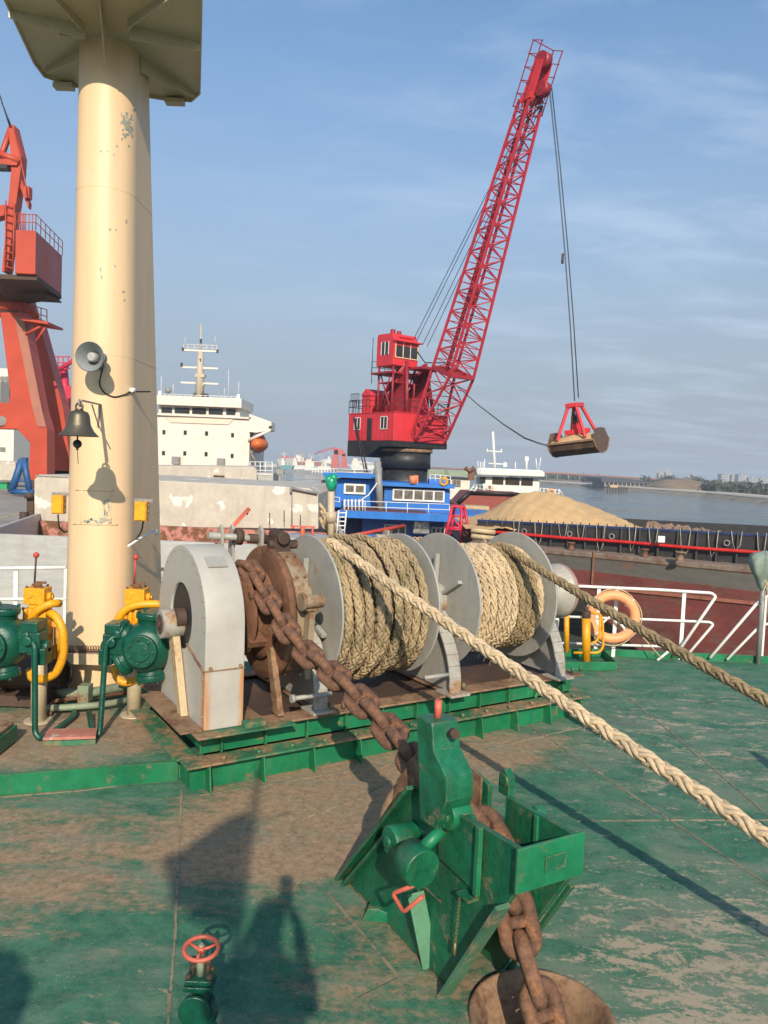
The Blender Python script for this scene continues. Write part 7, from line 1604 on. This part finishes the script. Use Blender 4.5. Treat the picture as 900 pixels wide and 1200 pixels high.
def treeband(label, u0, u1, v, y, h, n, seedv):
    r_ = np.random.default_rng(seedv); m = MB(); a, b = at(u0, v, y), at(u1, v, y); V = []; Fc = []
    for k in range(n):
        x = r_.uniform(a[0], b[0]); hh_ = h*(.5+.5*abs(math.sin(x*.13+seedv)+.5*math.sin(x*.41+1))/1.3); z = r_.uniform(0, 1)**.75*hh_+LZ; yq = y+r_.uniform(0, 25)
        s_ = r_.uniform(.5, 1.2); q_ = r_.normal(0, 1, (3, 3))*s_; V += [(x+q_[q, 0], yq+q_[q, 1], z+q_[q, 2]) for q in range(3)]; Fc.append((3*k, 3*k+1, 3*k+2))
    m.add(V, Fc, False); ob = m.build('tree_belt', leafc); ob['kind'] = 'stuff'; tag(ob, label, 'trees'); return ob
treeband('belt of far green trees on the right bank below the tower blocks', 840, 960, 570, 430, 6.5, 5000, 2)
treeband('thin belt of far trees behind the brown mound', 760, 850, 566, 640, 9, 3500, 5)
treeband('dark far scrub left of the long dark shed', 600, 705, 560, 800, 8, 4000, 8)
def mound(name, label, u0, u1, vtop, y, dep, m_, seedv, zb_=LZ):
    r_ = np.random.default_rng(seedv); a, b = at(u0, vtop, y), at(u1, vtop, y); h = (a[2]+b[2])/2-zb_; nx, ny = 50, 14; V = []; F = []; ph = r_.uniform(0, 6, 4)
    for i in range(nx+1):
        q = i/nx
        for j in range(ny+1):
            t_ = j/ny; e = min(1, 5*q*(1-q)*1.2)**.7; z = h*e*math.sin(PI*t_)**.8*(1+.12*math.sin(q*9+ph[0])+.08*math.sin(q*23+ph[1]+t_*4)); V.append((a[0]+(b[0]-a[0])*q, y+dep*t_, zb_-.05+z))
    for i in range(nx):
        for j in range(ny): k_ = i*(ny+1)+j; F.append((k_, k_+ny+1, k_+ny+2, k_+1))
    m = MB(); m.add(V, F, True); return struct(m.build(name, m_))
earth = mat('brown_earth', (.25, .17, .10), .95, var=.25, scale=.08, rust=.35, rustcol=(.12, .13, .06), rscale=.06, bump=0)
mound('earth_mound', '', 782, 858, 563.5, 470, 60, earth, 1)
mound('hill', '', 830, 980, 567.5, 600, 90, leafc, 6)
mound('gravel_mound', '', 690, 712, 560.5, 640, 40, mat('dark_heap', (.06, .055, .06), .9, bump=0), 3)
mound('gravel_mound', '', 640, 700, 562.5, 660, 40, earth, 4)
mound('far_hill', '', 560, 760, 556.2, 1500, 200, mat('far_hill_green', (.10, .12, .09), .9, bump=0), 9)
DS = Far('long_dark_shed', 'long dark roofed wharf shed on the far bank right of the vessel', 'shed', 745, 573, 520)
mb = MB(); DS.poly(mb, [(704, 560), (712, 558.5), (745, 562), (772, 566), (772, 568), (706, 565)], d=40); mb.build('roof', mat('dark_shed_roof', (.035, .045, .065), .5, bump=0), DS.t)
DS.B('walls', mat('dark_shed_wall', (.12, .12, .12), .8, bump=0), (708, 564, 770, 572), y=522, d=30)
mb = MB()
for k in range(13): DS.ln(mb, [(709+k*5, 565+k*.25), (709+k*5, 573+k*.25)], .25, 519.5)
mb.build('column', beige_o, DS.t)
JT = Far('wharf_platform', 'low timber wharf standing in the water at the far bank', 'wharf', 722, 577, 425)
mb = MB(); JT.bx(mb, 711, 571.5, 736, 573, d=8); 
for k in range(8): JT.ln(mb, [(712+k*3.2, 573), (712+k*3.2, 577.5)], .3, 426)
mb.build('deck', mat('dark_timber', (.08, .06, .045), .9), JT.t)
mb = MB(); JT.bx(mb, 715, 568.5, 724, 571.5, d=3); mb.build('cabin', beige_o, JT.t)
CVY = Far('conveyor_gallery', 'very long thin conveyor gallery on columns along the far bank', 'conveyor', 690, 562, 700)
mb = MB(); CVY.ln(mb, [(490, 547.5), (570, 551), (645, 554), (770, 562)], 1.1, 700); mb.build('gallery', mat('faded_conveyor', (.30, .14, .12), .7, bump=0), CVY.t)
mb = MB()
for k in range(10): u = 640+k*13; CVY.ln(mb, [(u, 554+(u-640)*.06), (u, 564)], .5, 700)
mb.build('column', greyst, CVY.t)
tower = mat('tower_block_wall', (.42, .40, .38), .7, var=.05, bump=0); towerd = mat('tower_block_windows', (.16, .18, .20), .5, bump=0)
TB = [(772, 777, 554, 1500, 'leftmost slim tower block of the pair above the dark wharf shed'), (780, 786, 553.5, 1500, 'second slim tower block above the dark wharf shed'), (803, 811, 559, 1700, 'pale low block standing alone left of the tall towers'),
      (845, 854, 555.5, 1300, 'tall tower block at the left end of the right hand group'), (857, 863, 557, 1400, 'narrow tower block second in the right hand group'), (865, 874, 556, 1300, 'wide tower block in the middle of the right hand group'), (877, 888, 560, 1350, 'lower block right of the wide tower block'), (890, 899, 560.5, 1400, 'last tower block at the right edge of the photo')]
for u0, u1, v0, y, lb in TB:
    F = Far('tower_block', lb, 'building', (u0+u1)/2, 572, y, 'distant tower blocks on the skyline'); F.B('wall', tower, (u0, v0, u1, 576), d=15)
    mb = MB(); nfl = 9; zt_ = F.P((u0+u1)/2, v0, y)[2]; zb_ = F.P((u0+u1)/2, 573, y)[2]; xa, xb = F.P(u0, v0, y)[0], F.P(u1, v0, y)[0]
    for k in range(nfl): z = zb_+(zt_-zb_)*(k+.5)/nfl; mb.box2((xa+.8, -.25, z), (xb-.8, -.05, z+(zt_-zb_)/nfl*.45))
    mb.build('window_band', towerd, F.t); F.B('roof_box', tower, ((u0+u1)/2-1.2, v0-1.2, (u0+u1)/2+1.2, v0), y=y+3, d=5)
SK = Far('site_scaffold', 'pale unfinished building frame on the skyline left of the tower blocks', 'building', 776, 563, 900)
mb = MB()
for k in range(7): SK.ln(mb, [(769+k*3, 550.5), (769+k*3, 560)], .25, 900)
for v in (550.5, 554): SK.ln(mb, [(769, v), (787, v+.6)], .25, 900)
mb.build('frame', tower, SK.t)
for i, (u, v, s_) in enumerate(((661, 561.5, 2.5), (770, 578, 2.2))):
    pass

# ------------------------------------------------------------------ air
hm = bpy.data.materials.new('haze_air'); hm.use_nodes = True; t = hm.node_tree; t.nodes.clear(); oo = t.nodes.new('ShaderNodeOutputMaterial'); pv = t.nodes.new('ShaderNodeVolumePrincipled')
pv.inputs['Color'].default_value = (.74, .86, 1.0, 1); pv.inputs['Density'].default_value = HAZE; pv.inputs['Anisotropy'].default_value = 0.0
t.links.new(pv.outputs[0], oo.inputs['Volume'])
mb = MB(); mb.box2((-1650, -80, WZ-1.2), (1650, 2950, 75)); hb_ = mb.build('haze', hm); hb_['kind'] = 'stuff'

# a thing of a single piece is that one mesh, without an Empty above it
for o in [o for o in list(COL.objects) if o.type == 'EMPTY' and o.parent is None]:
    ks = [c for c in COL.objects if c.parent is o]
    if len(ks) == 1 and not [c for c in COL.objects if c.parent is ks[0]]:
        k = ks[0]; nm = o.name; k.parent = None; k.location = o.location; k.rotation_euler = o.rotation_euler; k.scale = o.scale
        for key in ('label', 'category', 'group'):
            if key in o: k[key] = o[key]
        bpy.data.objects.remove(o); k.name = nm
